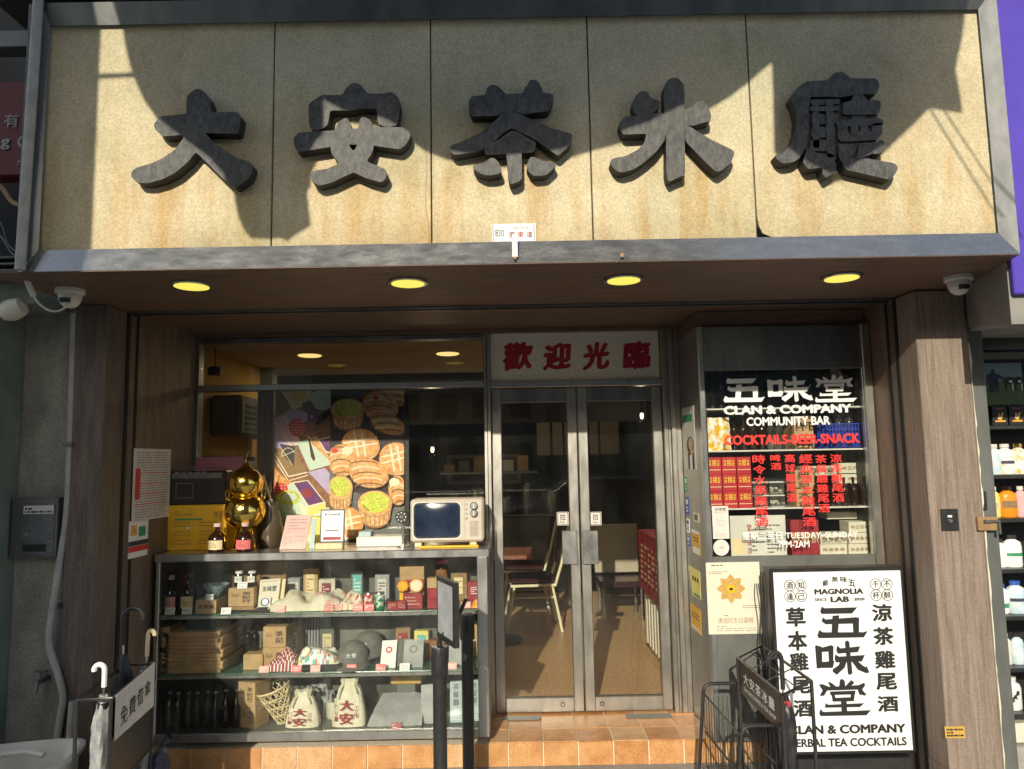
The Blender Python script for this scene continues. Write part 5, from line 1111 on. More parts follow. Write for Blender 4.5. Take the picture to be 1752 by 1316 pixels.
toy(690, .032, .030, M['orange'], M['yellow'], 'round orange bun shaped toy on the upper shelf', 'bun'); toy(713, .038, .034, M['porange'], M['pcream'], 'toast slice shaped toy right of the orange bun toy', 'toast')
for px, w, h, z, L_ in ((672,.055,.045,0,'small maroon sweet box at the front left of the toys'),(688,.05,.05,0,'second small maroon sweet box'),(706,.11,.085,.012,'larger maroon sweet box leaning under the toast toy')):
    X = ax(px, YC+.08, S2); q = MB().rbox(X-w/2, X+w/2, YC+.06+z*2, YC+.09+z*2, S2, S2+h, M['maroon'], .002); A_ = R4(X-w*.4, X+w*.4, S2+h*.2, S2+h*.85, YC+.0595+z*2); q.lines(A_, 3, M['pinkp'], .0006, .3, px); one(q, 'sweet_box', L_, 'box', 'maroon sweet boxes')
Y = YC+.16; X = ax(744, Y, S2)
bottle('jar', 'jar with a bright pink lid at the back of the upper shelf', ax(756,Y+.12,S2), Y+.12, S2+.12, .12, .04, M['brownb'], None, (.1,.6,M['pbrown']), M['pinklid'], 'jar')
one(MB().rbox(ax(756,Y+.12,S2)-.06, ax(756,Y+.12,S2)+.06, Y+.06, Y+.18, S2, S2+.119, M['kraftd'], .002), 'riser_block', 'brown block lifting the pink lidded jar', 'riser')
for k in range(3): carton('gift_box', ('bottom','middle','top')[k]+' of three small boxes stacked behind the sign holder on the upper shelf', ax(741,YC+.12,S2), YC+.12, S2+.056*k, .06, .06, .055, (M['maroon'],M['maroon'],M['kraft'])[k], lid=False)
heap('snack', 'small heap of orange and white snacks at the right end of the upper shelf', 'snack', 806, 824, YC+.07, YC+.17, S2, .05, M['orange'], 3, [M['white'], M['pbrown']])
ptag(797, S2+.005, 'pink and white tag right of the sign holder', M['pink'])
# goods standing behind on the upper shelf
t = thing('wooden_crate', 'brown slatted crate at the back of the upper shelf behind the cream booklets', 'crate', (ax(450,YC+.33,S2), YC+.33, S2)); x_ = t.location.x
for k in range(4): MB().rbox(x_-.17, x_+.15, YC+.30, YC+.31, S2+.006+.062*k, S2+.058+.062*k, M['kraftd'], .002).build('slat', t)
for sx in (-.165, -.01, .14): MB().rbox(x_+sx-.008, x_+sx+.008, YC+.285, YC+.2995, S2, S2+.255, M['pbrown'], .002).build('batten', t)
carton('carton', 'small kraft box balanced on top of the slatted crate', x_-.03, YC+.33, S2+.2565, .075, .06, .045, M['kraft'], None, lid=False)
one(MB().rbox(x_-.165, x_+.145, YC+.311, YC+.36, S2, S2+.255, M['pbrown'], .002), 'crate_backing', 'dark board leaning behind the slatted crate', 'board')
for k, (px, h_, m_, L_) in enumerate(((505,.15,'greyl','pale grey pouch standing behind the first canvas bag'),(532,.20,'kraft','tall narrow kraft bag behind the canvas bags'),(560,.14,'creamw','cream paper bag at the back centre of the upper shelf'),(612,.19,'graym','slate coloured box behind the third canvas bag'),(655,.16,'greyl','grey paper bag behind the green can'),(785,.16,'kraftd','brown paper packet behind the sign holder'),(812,.11,'maroon','low maroon box at the far right back of the upper shelf'))):
    carton('goods_packet', L_, ax(px,YC+.32,S2), YC+.32+.01*(k%2), S2, .075+.01*(k%3), .05, h_, M[m_], None, group='goods at the back of the upper shelf', cat='packet', lid=False, rot=.12*((k%3)-1)); X_ = ax(px,YC+.32,S2); _q = R4(X_-.026, X_+.026, S2+h_*.25, S2+h_*.85, YC+(.2935 if 'S2'=='S2' else .3035)-.004+.01*(k%2)); _p = MB().slab(_q, .001, M[('paper','ylabel','maroon','teal')[k%4]]).lines(sub(_q,.12,.15,.88,.85), 4, M[('ink','kraftd','white','white')[k%4]], .0008, .4, k); _p.build('printed_label', [o_ for o_ in bpy.data.objects if o_.get('label') == L_][0])
for k, (px, h_, m_, L_) in enumerate(((502,.19,'kraft','kraft carton behind the dotted red cloth'),(560,.17,'graym','slate box behind the colourful cloth'),(690,.17,'kraftd','brown carton behind the grey shirts'),(722,.15,'ypale','pale yellow packet beside the brown tin'),(805,.20,'kraft','kraft packet at the right back of the middle shelf'))):
    carton('goods_packet', L_, ax(px,YC+.33,S1), YC+.33+.01*(k%2), S1, .085, .05, h_, M[m_], None, group='goods at the back of the middle shelf', cat='packet', lid=False, rot=.1*((k%3)-1)); X_ = ax(px,YC+.32,S1); _q = R4(X_-.026, X_+.026, S1+h_*.25, S1+h_*.85, YC+(.2935 if 'S1'=='S2' else .3035)-.004+.01*(k%2)); _p = MB().slab(_q, .001, M[('paper','ylabel','maroon','teal')[k%4]]).lines(sub(_q,.12,.15,.88,.85), 4, M[('ink','kraftd','white','white')[k%4]], .0008, .4, k); _p.build('printed_label', [o_ for o_ in bpy.data.objects if o_.get('label') == L_][0])
# ---- middle shelf
Ym = YC+.13
for k in range(3): carton('carton', ('bottom','middle','top')[k]+' kraft box of the dark stack at the left end of the middle shelf', ax(280,Ym,S1), Ym, S1+.084*k, .12, .14, .083, M['kraft'], ('涼茶碗','茶','涼茶碗')[k] if k < 2 else None, lid=False)
for k in range(10):
    w = .33 if k < 7 else .315; Xc = ax(345+(1.5*((k*7)%3)-1), YC+.2, S1); hh = .0205 if k < 9 else .030
    nm = ('lowest','second lowest','third lowest','fourth lowest','fifth lowest','sixth lowest','seventh lowest','third from top','second from top','topmost')[k]
    t = carton('flat_carton', nm+' flat kraft box in the big stack on the middle shelf', Xc+.004*((k*5)%3), YC+.21, S1+.0213*k, w, .30, hh, M['kraft'], None, group='flat kraft boxes stacked on the middle shelf', lid=False)
    x_ = t.location.x; q = MB().box(x_-w/2-.0006, x_+w/2+.0006, YC+.0594, YC+.0602, S1+.0213*k+.004, S1+.0213*k+.0055, M['kraftd']); q.build('flap_line', t)
X = ax(355, YC+.2, S1+.23); one(MB().rbox(X-.08, X+.13, YC+.10, YC+.30, S1+.2225, S1+.235, M['blackm'], .002), 'flat_case', 'flat black case lying on the stack of flat kraft boxes', 'case')
for px, s_ in ((424,'left'),(436,'right')): bottle('bottle', 'dark bottle between flat boxes and square cartons, the %s one' % s_, ax(px,YC+.2,S1+.1), YC+.2, S1+.085, .14, .025, M['darkb'], 'dark bottles on the middle shelf', None, M['darkb'])
carton('carton', 'open topped kraft box under the dark bottles', ax(440,YC+.18,S1), YC+.18, S1, .11, .14, .084, M['kraft'], None, lid=False)
for k in range(2): carton('carton', ('lower','upper')[k]+' square kraft carton with black characters on the middle shelf', ax(476,YC+.2,S1), YC+.2, S1+.115*k, .13, .15, .114, M['kraft'], '茶記', vertical=True, lid=False)
heap('scarf', 'dark red cloth with white dots on the middle shelf', 'scarf', 464, 514, YC+.06, YC+.22, S1, .125, M['maroon'], 2, [M['white']], pat='dots', nx=34, ny=18)
heap('patterned_cloth', 'colourful printed cloth bundle beside the grey caps', 'cloth', 508, 588, YC+.08, YC+.28, S1, .13, M['white'], 4, [M['pmint'], M['orange'], M['teal'], M['red'], M['ypale']], nx=40, ny=22)
one(MB().rbox(ax(515,YC+.07,S1), ax(585,YC+.07,S1), YC+.065, YC+.2, S1, S1+.03, M['ink'], .004), 'display_tray', 'low black tray under the colourful cloth', 'tray')
def cap(px, Y, z, L_, s_=1.0, rot=0, txt=None):
    X = ax(px, Y, z); t = thing('cap', L_, 'cap', (X, Y, z), 'grey caps on the middle shelf'); n = 24; A = Matrix.Translation((X, Y, z)) @ Matrix.Rotation(rot, 4, 'Z')
    q = MB(); q.M = A; q.lathe([(.088*s_,0),(.090*s_,.03*s_),(.082*s_,.065*s_),(.06*s_,.095*s_),(.03*s_,.110*s_),(.004,.115*s_)], 0, .03, .018, M['grey'], 24); q.build('crown', t)
    q = MB(); q.M = A; vs = []
    for i in range(13):
        a_ = math.pi*(1+i/12)
        vs += [(.089*s_*math.cos(a_), .03+.089*s_*math.sin(a_), .03), (.098*s_*math.cos(a_), .03+.16*s_*math.sin(a_), .006-.0*abs(math.cos(a_)))]
    q.add(vs, [(2*i, 2*i+2, 2*i+3, 2*i+1) for i in range(12)], M['grey'], True); q.add([(v[0], v[1], v[2]-.004) for v in vs], [(2*i+1, 2*i+3, 2*i+2, 2*i) for i in range(12)], M['grey'], True); q.build('brim', t)
    q = MB(); q.M = A; Qc = R4(-.03*s_, .03*s_, .06*s_, .085*s_, .03-.096*s_)
    if txt:
        for i, ch in enumerate(txt): q.text(ch, sub(Qc, (i+.08)/len(txt), 0, (i+.92)/len(txt), 1), M['white'], .03)
        q.build('lettering', t)
    return t
cap(603, YC+.15, S1, 'front grey cap with two white characters on the middle shelf', 1.02, .1, '大安'); cap(628, YC+.27, S1+.03, 'rear grey cap half hidden behind the front cap', 1.0, -.2, '大安')
for px, L_, m_ in ((451,'pink tag before the square cartons','pink'),(507,'red tag at the left of the colourful cloth','red'),(539,'pink tag before the colourful cloth','pink'),(601,'bright red tag in front of the front cap','red'),(651,'red and white tag in front of the folded white shirt','red'),(692,'white and red tag on the grey bag','white'),(773,'pink tag between the two posts','pink')): ptag(px, S1, L_, M[m_], YC+.05)
def pack(px, w, Y, z, h, m, L_, lean=.05, emblem=None, name='shirt_pack', cat='shirt', txt=None):
    X = ax(px, Y, z); A_ = [Vector((X-w/2,Y+lean,z+h)), Vector((X+w/2,Y+lean,z+h*1.02)), Vector((X+w/2,Y,z+.001)), Vector((X-w/2,Y,z+.001))]
    q = MB().slab(A_, .022, m)
    if emblem: q.ell(.5,.35,.22,.18*w/h,A_,emblem,.001); q.ell(.5,.35,.12,.10*w/h,A_,m,.0014)
    if txt: q.column(txt, sub(A_,.2,.04,.6,.6), M['inkg'], .02); q.lines(sub(A_,.1,.62,.9,.95), 7, M['white'], .001, .3, 3)
    return one(q, name, L_, cat)
pack(663, .085, YC+.10, S1, .13, M['white'], 'white folded shirt with a red round emblem on the middle shelf', .08, M['red']); pack(683, .07, YC+.13, S1, .13, M['grey'], 'dark grey folded shirt right of the white one', .08)
pack(706, .11, YC+.10, S1, .135, M['greyl'], 'light grey folded shirt with ring emblem on the middle shelf', .07, M['graym']); pack(786, .12, YC+.12, S1, .14, M['greyl'], 'grey folded shirt seen between the two black posts', .05)
one(MB().rbox(ax(716,YC+.3,S1), ax(762,YC+.3,S1), YC+.28, YC+.36, S1, S1+.1, M['pbrown'], .006), 'tin', 'brown tin behind the grey shirts on the middle shelf', 'tin')
A_ = R4(ax(822,YC+.06,S1)-.018, ax(822,YC+.06,S1)+.014, S1, S1+.075, YC+.05); one(MB().slab(A_, .003, M['white']), 'card', 'small white card standing at the right end of the middle shelf', 'card')
# ---- bottom shelf
Yl = YC+.12
for i, px in enumerate((272,288,304,320,336,353,368)): bottle('bottle', ORD[i]+' dark green glass bottle from the left on the bottom counter shelf', ax(px,Yl,SB), Yl+.01*(i%2), SB, .19, .0245, M['greenb'], 'green bottles in a row on the bottom shelf', None, M['greyl'])
for i, px in enumerate((386,404)): bottle('bottle', 'reddish brown bottle, %s of the pair beside the kraft cartons' % ('left','right')[i], ax(px,Yl,SB), Yl, SB, .20, .028, M['brownb'], 'brown bottles on the bottom shelf', None, M['steel'])
carton('carton', 'lower kraft carton with black characters on the bottom shelf', ax(436,YC+.15,SB), YC+.15, SB, .10, .12, .115, M['kraft'], '茶記行', vertical=True, rot=-.35, lid=False); carton('carton', 'upper kraft carton, wider, stacked on the bottom shelf', ax(434,YC+.15,SB), YC+.15, SB+.1165, .115, .13, .13, M['kraft'], '茶記行', vertical=True, rot=-.35, lid=False)
# woven basket, tipped
X = ax(483, YC+.17, SB+.1); t = thing('woven_basket', 'open weave bamboo basket tipped towards the glass on the bottom shelf', 'basket', (X, YC+.17, SB)); A = Matrix.Translation((X+.015, YC+.17, SB+.015)) @ Matrix.Rotation(-.30, 4, 'Y') @ Matrix.Rotation(.15, 4, 'X')
q = MB(); q.M = A; R_ = lambda z: .040+.26*z
for k in range(14):
    for s_ in (1, -1):
        q.tube([(R_(z)*math.cos(k*.4488+s_*z*9), R_(z)*math.sin(k*.4488+s_*z*9), z) for z in [.2*j/6 for j in range(7)]], .0032, M['bamboo'], 4)
q.build('weave', t)
q = MB(); q.M = A
for z in (.0,.05,.1,.15,.2): q.tube([(R_(z)*math.cos(a_), R_(z)*math.sin(a_), z) for a_ in [6.2832*j/18 for j in range(18)]], .0038 if z < .2 else .007, M['bamboo'], 5, closed=True)
q.build('hoop', t)
def sack(px, L_, w, h, seed, Y=YC+.13):
    X = ax(px, Y, SB); t = thing('drawstring_bag', L_, 'bag', (X, Y, SB), 'drawstring bags on the bottom shelf'); vs = []; n = 32; m_ = 14
    for j in range(m_+1):
        v = j/m_; ww = w/2*(1.0 if v < .12 else (1-.55*((v-.12)/.88)**1.3)); ww *= (1-.22*math.exp(-((v-.86)/.05)**2)+.25*max(0, v-.9)*10*.6); dd = .055*(1-.6*v)
        for i in range(n):
            a_ = 6.2832*i/n; c, s = math.cos(a_), math.sin(a_); x = ww*abs(c)**.8*(1 if c > 0 else -1); y = dd*abs(s)**.55*(1 if s > 0 else -1)
            nn = noise.noise(Vector((x*18+seed, v*5, y*10)))*.007*(.4+v)+(.007*math.sin(a_*9+seed)*v*v); vs.append((X+x*(1+nn*2), Y+y+nn, SB+.001+h*v+.004*math.sin(a_*5+seed)*v))
    fs = [(j*n+i, j*n+(i+1)%n, (j+1)*n+(i+1)%n, (j+1)*n+i) for j in range(m_) for i in range(n)]+[tuple(range(n))[::-1]]
    MB().add(vs, fs, M['canvas'], True).add([(X, Y, SB+h*.97)]+vs[-n:], [(0, i+1, (i+1)%n+1) for i in range(n)], M['canvas'], True).build('cloth', t)
    q = MB(); yf = Y-.066
    q.text('大', R4(X-.042, X+.030, SB+h*.36, SB+h*.58, yf+.004), M['maroon'], .045); q.text('安', R4(X-.044, X+.032, SB+h*.08, SB+h*.32, yf-.0), M['maroon'], .045)
    q.column('TAI', R4(X-.068, X-.056, SB+h*.14, SB+h*.5, yf+.0), M['maroon'], .03); q.column('ON', R4(X+.042, X+.055, SB+h*.2, SB+h*.48, yf+.0), M['maroon'], .03); q.build('lettering', t)
    q = MB(); q.tube([(X-.03, Y-.03, SB+h*.86), (X-.045, Y-.055, SB+h*.75), (X-.055, Y-.058, SB+h*.6)], .004, M['canvas'], 6); q.tube([(X+.03, Y-.03, SB+h*.86), (X+.05, Y-.05, SB+h*.7)], .004, M['canvas'], 6); q.build('drawstring', t)
sack(519, 'smaller cream drawstring bag with red characters, beside the woven basket', .19, .185, 1); sack(598, 'taller cream drawstring bag with red characters, in front of the mug', .19, .255, 6)
X = ax(571, YC+.24, SB); t = thing('mug', 'pale beige mug behind the taller drawstring bag', 'mug', (X, YC+.24, SB)); MB().lathe([(.035,0),(.042,.01),(.042,.095),(.038,.095),(.036,.02)], X, YC+.24, SB, M['creamw'], 18).build('mug_body', t); MB().tube([(X-.04-.028*math.sin(a_), YC+.24, SB+.05+.03*math.cos(a_)) for a_ in [math.pi*k/8 for k in range(9)]], .006, M['creamw'], 6).build('handle', t)
heap('plastic_wrap', 'crumpled clear and dark plastic wrap behind the drawstring bags', 'wrap', 515, 575, YC+.22, YC+.38, SB, .24, M['greyl'], 12, [M['graym'], M['ink']], nx=22)
X0, X1 = ax(628, YC+.06, SB), ax(722, YC+.06, SB); q = MB()
vs = []
for j in range(7):
    for i in range(13): u, v = i/12, j/6; vs.append((X0+(X1-X0)*u+.05*v*(1-2*u*.6), YC+.05+.22*v, SB+.012+.11*v**.8+.006*noise.noise(Vector((u*6, v*5, 1)))))
q.add(vs, [(j*13+i, j*13+i+1, (j+1)*13+i+1, (j+1)*13+i) for j in range(6) for i in range(12)], M['greyl'], True); q.box(X0+.01, X1-.01, YC+.06, YC+.1, SB, SB+.012, M['graym']); one(q, 'grey_cloth', 'light grey folded cloth bag sloping on the bottom shelf', 'bag')
ptag(678, SB, 'dark red tag on the sloping grey cloth bag', M['maroon'], YC+.035)
pack(735, .10, YC+.11, SB, .20, M['greyl'], 'flat grey pouch standing beside the front post on the bottom shelf', .03); one(MB().rbox(ax(670,YC+.3,SB+.2), ax(722,YC+.3,SB+.2), YC+.26, YC+.34, SB+.17, SB+.27, M['ymed'], .006).rbox(ax(680,YC+.3,SB), ax(712,YC+.3,SB), YC+.27, YC+.33, SB, SB+.169, M['graym'], .004), 'ochre_stand', 'ochre yellow box on a grey stand at the back of the bottom shelf', 'box')
M['pblue'] = pm('pale_blue_card', (.36,.46,.48), (.42,.52,.54), 30, rough=.6)
pack(783, .085, YC+.12, SB, .215, M['pblue'], 'pale blue lettered packet between the two black posts', .02, None, 'tea_packet', 'packet', '茶餐廳'); pack(815, .06, YC+.14, SB, .215, M['pblue'], 'pale blue packet at the right end of the bottom shelf', .02, None, 'tea_packet', 'packet', '大安茶')

# ------------------------------------------------------------------ things on the counter top
Yk = 4.30
X0, X1 = ax(285,Yk,CT), ax(386,Yk,CT); zt_ = CT+75*S(Yk)
t = thing('yellow_box', 'bright yellow printed box at the left end of the counter top, under the black radio', 'box', ((X0+X1)/2, Yk, CT)); MB().rbox(X0, X1, Yk, Yk+.14, CT, zt_, M['yellow'], .004).build('box_body', t)
Q = R4(X0, X1, CT, zt_, Yk-.0005); q = MB()
for u in (.1, .55):
    for v in (.38, .58, .78):
        for uv in ((u, v, u+.28, v+.015), (u, v+.075, u+.28, v+.09), (u, v, u+.008, v+.09), (u+.272, v, u+.28, v+.09)): q.quad(sub(Q, *uv, push=.0005), M['kraftd'])
q.lines(sub(Q,.12,.12,.45,.24), 2, M['kraftd'], .0005, .4, 2); q.quad(sub(Q,.12,.30,.6,.34,.0005), M['leaf']); q.quad(sub(Q,.32,.48,.38,.53,.0005), M['white']); q.text('好', sub(Q,.78,.14,.96,.30), M['kraftd'], .03); q.build('print', t)
zr = zt_+.0006; zq = zr+57*S(Yk); t = thing('radio', 'black cassette radio standing on the yellow box', 'radio', ((X0+X1)/2, Yk, zr)); xr0, xr1 = X0+.005, X1-.01
MB().rbox(xr0, xr1, Yk+.01, Yk+.12, zr, zq, M['blackm'], .008).build('radio_body', t); q = MB(); Q = R4(xr0, xr1, zr, zq, Yk+.0095)
for uv in ((.10,.35,.42,.38),(.10,.78,.42,.81),(.10,.35,.115,.81),(.405,.35,.42,.81)): q.slab(sub(Q, *uv, push=.002), .002, M['graym'])
q.slab(sub(Q,.03,.06,.92,.22,.003), .003, M['graym']); q.build('cassette_door', t)
q = MB()
for k in range(5): q.slab(sub(Q, .08+.12*k, .02, .16+.12*k, .07, .006), .004, M['steeld'])
q.build('buttons', t); MB().tube([(xr0+.02,Yk+.06,zq-.002),(xr0+.03,Yk+.06,zq+.018),(xr1-.03,Yk+.06,zq+.018),(xr1-.02,Yk+.06,zq-.002)], .004, M['graym'], 6).build('handle', t)
q = MB().slab(rect(335,782,417,832,4.57), .004, M['dpink']); one(q, 'pink_card', 'dull pink card leaning inside the glass behind radio and gourd', 'card')
# golden gourd
Yg = 4.29; X = ax(418, Yg, CT); s_ = S(Yg)
t = thing('gourd_urn', 'polished golden gourd shaped urn on a flared foot on the counter top', 'urn', (X, Yg, CT))
MB().lathe([(.078,0),(.080,.006),(.070,.012),(.058,.07),(.05,.115),(.052,.125)], X, Yg, CT, M['gold'], 32).build('foot', t)
pr = []
zc_, r_ = 63*s_, 34*s_
for k in range(15): a_ = -1.25+k*(2.45/14); pr.append((r_*math.cos(a_), zc_+r_*.95*math.sin(a_)))
zc2, r2 = 110*s_, 29*s_
for k in range(15): a_ = -1.05+k*(2.25/14); pr.append((r2*math.cos(a_), zc2+r2*.95*math.sin(a_)))
pr += [(.045,134*s_),(.022,139*s_),(.012,146*s_),(.008,150*s_),(.004,153*s_)]
MB().lathe(pr, X, Yg, CT, M['gold'], 40).build('gourd_body', t)
q = MB().tube([(X, Yg, CT+152*s_), (X+.004, Yg, CT+156*s_), (X+.006, Yg, CT+160*s_), (X+.013, Yg, CT+165*s_)], .0022, M['gold'], 6); q.build('stem', t)
for sx in (-1, 1): MB().tube([(X+sx*(r2+.006+.011*math.cos(a_)), Yg, CT+92*s_+.03*math.sin(a_)) for a_ in [6.2832*k/12 for k in range(12)]], .004, M['gold'], 6, closed=True).build('ring_handle', t)
bottle('bottle', 'dark bottle with cream label and cork in front of the yellow box', ax(371,4.2,CT), 4.2, CT, .158, .049, M['brownb'], 'liqueur bottles on the counter top', (.10,.42,M['ylabel']), M['pinkp'], 'wide', n=22)
bottle('bottle', 'dark bottle with red label and cork in front of the golden gourd', ax(419,4.2,CT), 4.2, CT, .158, .049, M['brownb'], 'liqueur bottles on the counter top', (.10,.42,M['pink'] if False else M['redlab']), M['pinkp'], 'wide', n=22)
# jug with bamboo ladle
X = ax(462, 4.42, CT); t = thing('dark_jug', 'dim brown jug right of the golden gourd', 'jug', (X, 4.42, CT)); MB().lathe([(.055,0),(.072,.02),(.075,.10),(.06,.18),(.042,.24),(.04,.27),(.034,.27),(.036,.24)], X, 4.42, CT, M['brownjug'], 24).build('jug_body', t)
one(MB().tube([(X+.01,4.40,CT+.27),(X-.035,4.38,CT+.42)], .008, M['bamboo'], 6).box(X-.05,X-.01,4.37,4.39,CT+.335,CT+.35,M['bamboo']), 'bamboo_ladle', 'pale bamboo ladle sticking out of the brown jug', 'ladle')
def leanq(px0, px1, py0, Y, lean, tw=0.0, z=CT):
    X0, X1 = ax(px0, Y, z), ax(px1, Y, z); zt2 = W(px0, py0, Y)[1]
    return [Vector((X0+tw, Y+lean, zt2)), Vector((X1+tw, Y+lean, zt2)), Vector((X1, Y, z+.001)), Vector((X0, Y, z+.001))]
A_ = leanq(478, 522, 883, 4.25, .04, .028); q = MB().slab(A_, .006, M['pinkp']); q.lines(sub(A_,.15,.1,.85,.55), 5, M['maroon'], .001, .15, 4); q.lines(sub(A_,.1,.62,.9,.92), 5, M['inkg'], .001, .2, 5); one(q, 'menu_board', 'dusty pink handwritten board leaning on the counter top before the cake poster', 'board')
A_ = leanq(529, 537, 888, 4.27, .02, .008); one(MB().slab(A_, .004, M['pblue']), 'bookmark', 'slim pale blue strip between pink board and black framed card', 'strip')
X0, X1 = ax(541, 4.24, CT), ax(587, 4.24, CT); t = thing('card_stand', 'black framed white notice in a small wooden stand on the counter top', 'notice', ((X0+X1)/2, 4.24, CT))
MB().rbox(X0, X1, 4.22, 4.28, CT, CT+.034, M['bamboo'], .003).build('wooden_base', t); A_ = [Vector((X0+.018,4.262,W(547,872,4.26)[1])), Vector((X1+.004,4.262,W(547,872,4.26)[1])), Vector((X1+.004,4.245,CT+.0345)), Vector((X0+.018,4.245,CT+.0345))]
MB().slab(A_, .01, M['blackm']).build('frame', t); q = MB().quad(sub(A_,.05,.04,.95,.96,.001), M['white']); q.lines(sub(A_,.3,.12,.7,.2), 1, M['inkg'], .0016, .5, 1); q.lines(sub(A_,.25,.25,.75,.62), 5, M['pinkp'], .0016, .2, 2); q.quad(sub(A_,.25,.62,.75,.655,.0016), M['inkg']); q.quad(sub(A_,.14,.83,.86,.92,.0016), M['maroon'])
for u in (.2,.75): q.ell(u+.02,.15,.04,.03,A_,M['ink'],.0016)
q.build('sheet', t)
X0, X1 = ax(613, 4.36, CT), ax(692, 4.36, CT); q = MB().rbox(X0, X1, 4.30, 4.45, CT, CT+.058, M['wplast'], .006); q.box(X0+.01, X0+.08, 4.32, 4.42, CT+.0585, CT+.085, M['pblue']); one(q, 'white_tray', 'low white plastic tray with a folded blue paper, left of the television', 'tray')
X = ax(690, 4.28, CT); t = thing('microphone_stand', 'small black desk camera on a shiny steel stalk beside the television', 'camera', (X, 4.28, CT)); zh = W(690, 884, 4.28)[1]
MB().lathe([(.035,0),(.035,.008),(.012,.014)], X, 4.28, CT, M['steel'], 18).build('base', t); MB().tube([(X,4.28,CT+.01),(X,4.28,zh-.03)], .009, M['steel'], 10).build('stalk', t); q = MB().disc((X-.006,4.25,zh), .036, M['blackm'], 22, t=.05); q.build('head', t)
q = MB()
for k in range(8): a_ = k*.785; q.disc((X-.006+.024*math.cos(a_),4.2475,zh+.024*math.sin(a_)), .0042, M['wplast'], 8, t=.003)
q.disc((X-.006,4.247,zh), .011, M['graym'], 12, t=.004); q.build('lamp_ring', t)
# television
Yv = 4.22; X0, X1 = ax(702,Yv,CT), ax(828,Yv,CT); zb_ = CT+.028; zt_ = W(765, 854, Yv)[1]
t = thing('television', 'vintage beige portable television with dark blue screen, dials and speaker grille on the counter top', 'television', ((X0+X1)/2, Yv, CT))
MB().rbox(X0, X1, Yv, Yv+.22, zb_, zt_, M['beige'], .012).build('tv_body', t); Q = R4(X0, X1, zb_, zt_, Yv-.0005)
def rr_(q, u0, v0, u1, v1, r, m, push, bulge=0.0, ru=None):
    ru = ru or r; pts = []
    for cx_, cy_, a0 in ((u1-ru,v0+r,-90),(u1-ru,v1-r,0),(u0+ru,v1-r,90),(u0+ru,v0+r,180)):
        for k in range(6): a_ = math.radians(a0+k*18); pts.append((cx_+ru*math.cos(a_), cy_+r*math.sin(a_)))
    return q.flat(pts, Q, m, push)
q = MB(); rr_(q, .03,.06,.70,.93,.13,M['wplast'],.0015,ru=.08); rr_(q, .045,.08,.685,.905,.12,M['blackm'],.002,ru=.075); q.build('screen_bezel', t)
q = MB(); n = 12; vs = []
for j in range(n+1):
    for i in range(n+1):
        u, v = 2*i/n-1, 2*j/n-1; U_ = u*math.sqrt(1-v*v*.10); V_ = v*math.sqrt(1-u*u*.14); p_ = sub(Q, .365+.305*U_, .49+.385*V_, 1, 1, .0022+.012*(1-u*u)*(1-v*v))[0]; vs.append(p_)
q.add(vs, [(j*(n+1)+i, j*(n+1)+i+1, (j+1)*(n+1)+i+1, (j+1)*(n+1)+i) for j in range(n) for i in range(n)], M['tvscr'], True); q.build('screen', t)
for k, (u, v) in enumerate(((.87,.17),(.87,.34))):
    p_ = sub(Q,u,v,1,1)[0]; q = MB().disc((p_.x, Yv-.012, p_.z), .0215, M['blackm'], 20, t=.011).disc((p_.x, Yv-.015, p_.z), .017, M['steel'], 20, t=.003).box(p_.x-.003, p_.x+.003, Yv-.021, Yv-.015, p_.z-.014, p_.z+.014, M['wplast']); q.build('knob', t)
q = MB()
for k in range(4): p_ = sub(Q,.765,.12+.11*k,1,1)[0]; q.disc((p_.x, Yv-.006, p_.z), .006, M['steel'], 10, t=.006)
q.build('button_row', t)
q = MB()
for i in range(7):
    for j in range(13): p_ = sub(Q,.82+.017*i,.53+.028*j,1,1)[0]; q.disc((p_.x, Yv-.002, p_.z), .0019, M['ink'], 6, t=.0018)
tag(q.build('speaker_grille', t), None, None, None, 'stuff'); MB().quad(sub(Q,.742,.06,.744,.93,.001), M['inkg']).build('panel_seam', t)
for u in (.1, .85): p_ = sub(Q,u,1,1,1)[0]; MB().rbox(p_.x-.02, p_.x+.02, Yv+.02, Yv+.16, CT, zb_-.0005, M['bamboo'], .003).build('foot', t)
q = MB(); q.rbox(X0+.05, X1-.03, Yv-.02, Yv+.01, CT, CT+.010, M['yellow'], .002); one(q, 'yellow_strip', 'thin yellow strip lying in front of the television feet', 'strip')
# notices on the left reveal
def reveal_quad(px0, py0, px1, py1):
    def hit(px, py):
        # left reveal runs from (XL,3.80) to (-2.0,4.72)
        d = _F + (px-876)/FPX*_R + (658-py)/FPX*_U; k = (-2.0-XL)/(4.72-3.80); tt = (XL-3.80*k)/(d.x-k*d.y); return Vector((tt*d.x+.002, tt*d.y, CH+tt*d.z))
    a, b, c, d_ = hit(px0,py0), hit(px1,py0), hit(px1,py1), hit(px0,py1); y0 = (a.y+d_.y)/2; y1 = (b.y+c.y)/2; x = lambda y: XL+(y-3.8)*(-2.0-XL)/.92+.003
    return [Vector((x(y0),y0,(a.z+b.z)/2)), Vector((x(y1),y1,(a.z+b.z)/2)), Vector((x(y1),y1,(c.z+d_.z)/2)), Vector((x(y0),y0,(c.z+d_.z)/2))]
def rv(q, Q, u0, v0, u1, v1, m, e=.0008): f_ = lambda u, v: (Q[0]*(1-u)+Q[1]*u)*(1-v)+(Q[3]*(1-u)+Q[2]*u)*v+Vector((e,0,0)); return q.add([f_(u0,v0), f_(u1,v0), f_(u1,v1), f_(u0,v1)], [(0,1,2,3)], m)
Q = reveal_quad(226, 768, 290, 888); q = MB().add(list(Q)+[p-Vector((.0015,0,0)) for p in Q], [(0,1,2,3),(4,5,6,7)], M['paper']); rr = random.Random(4)
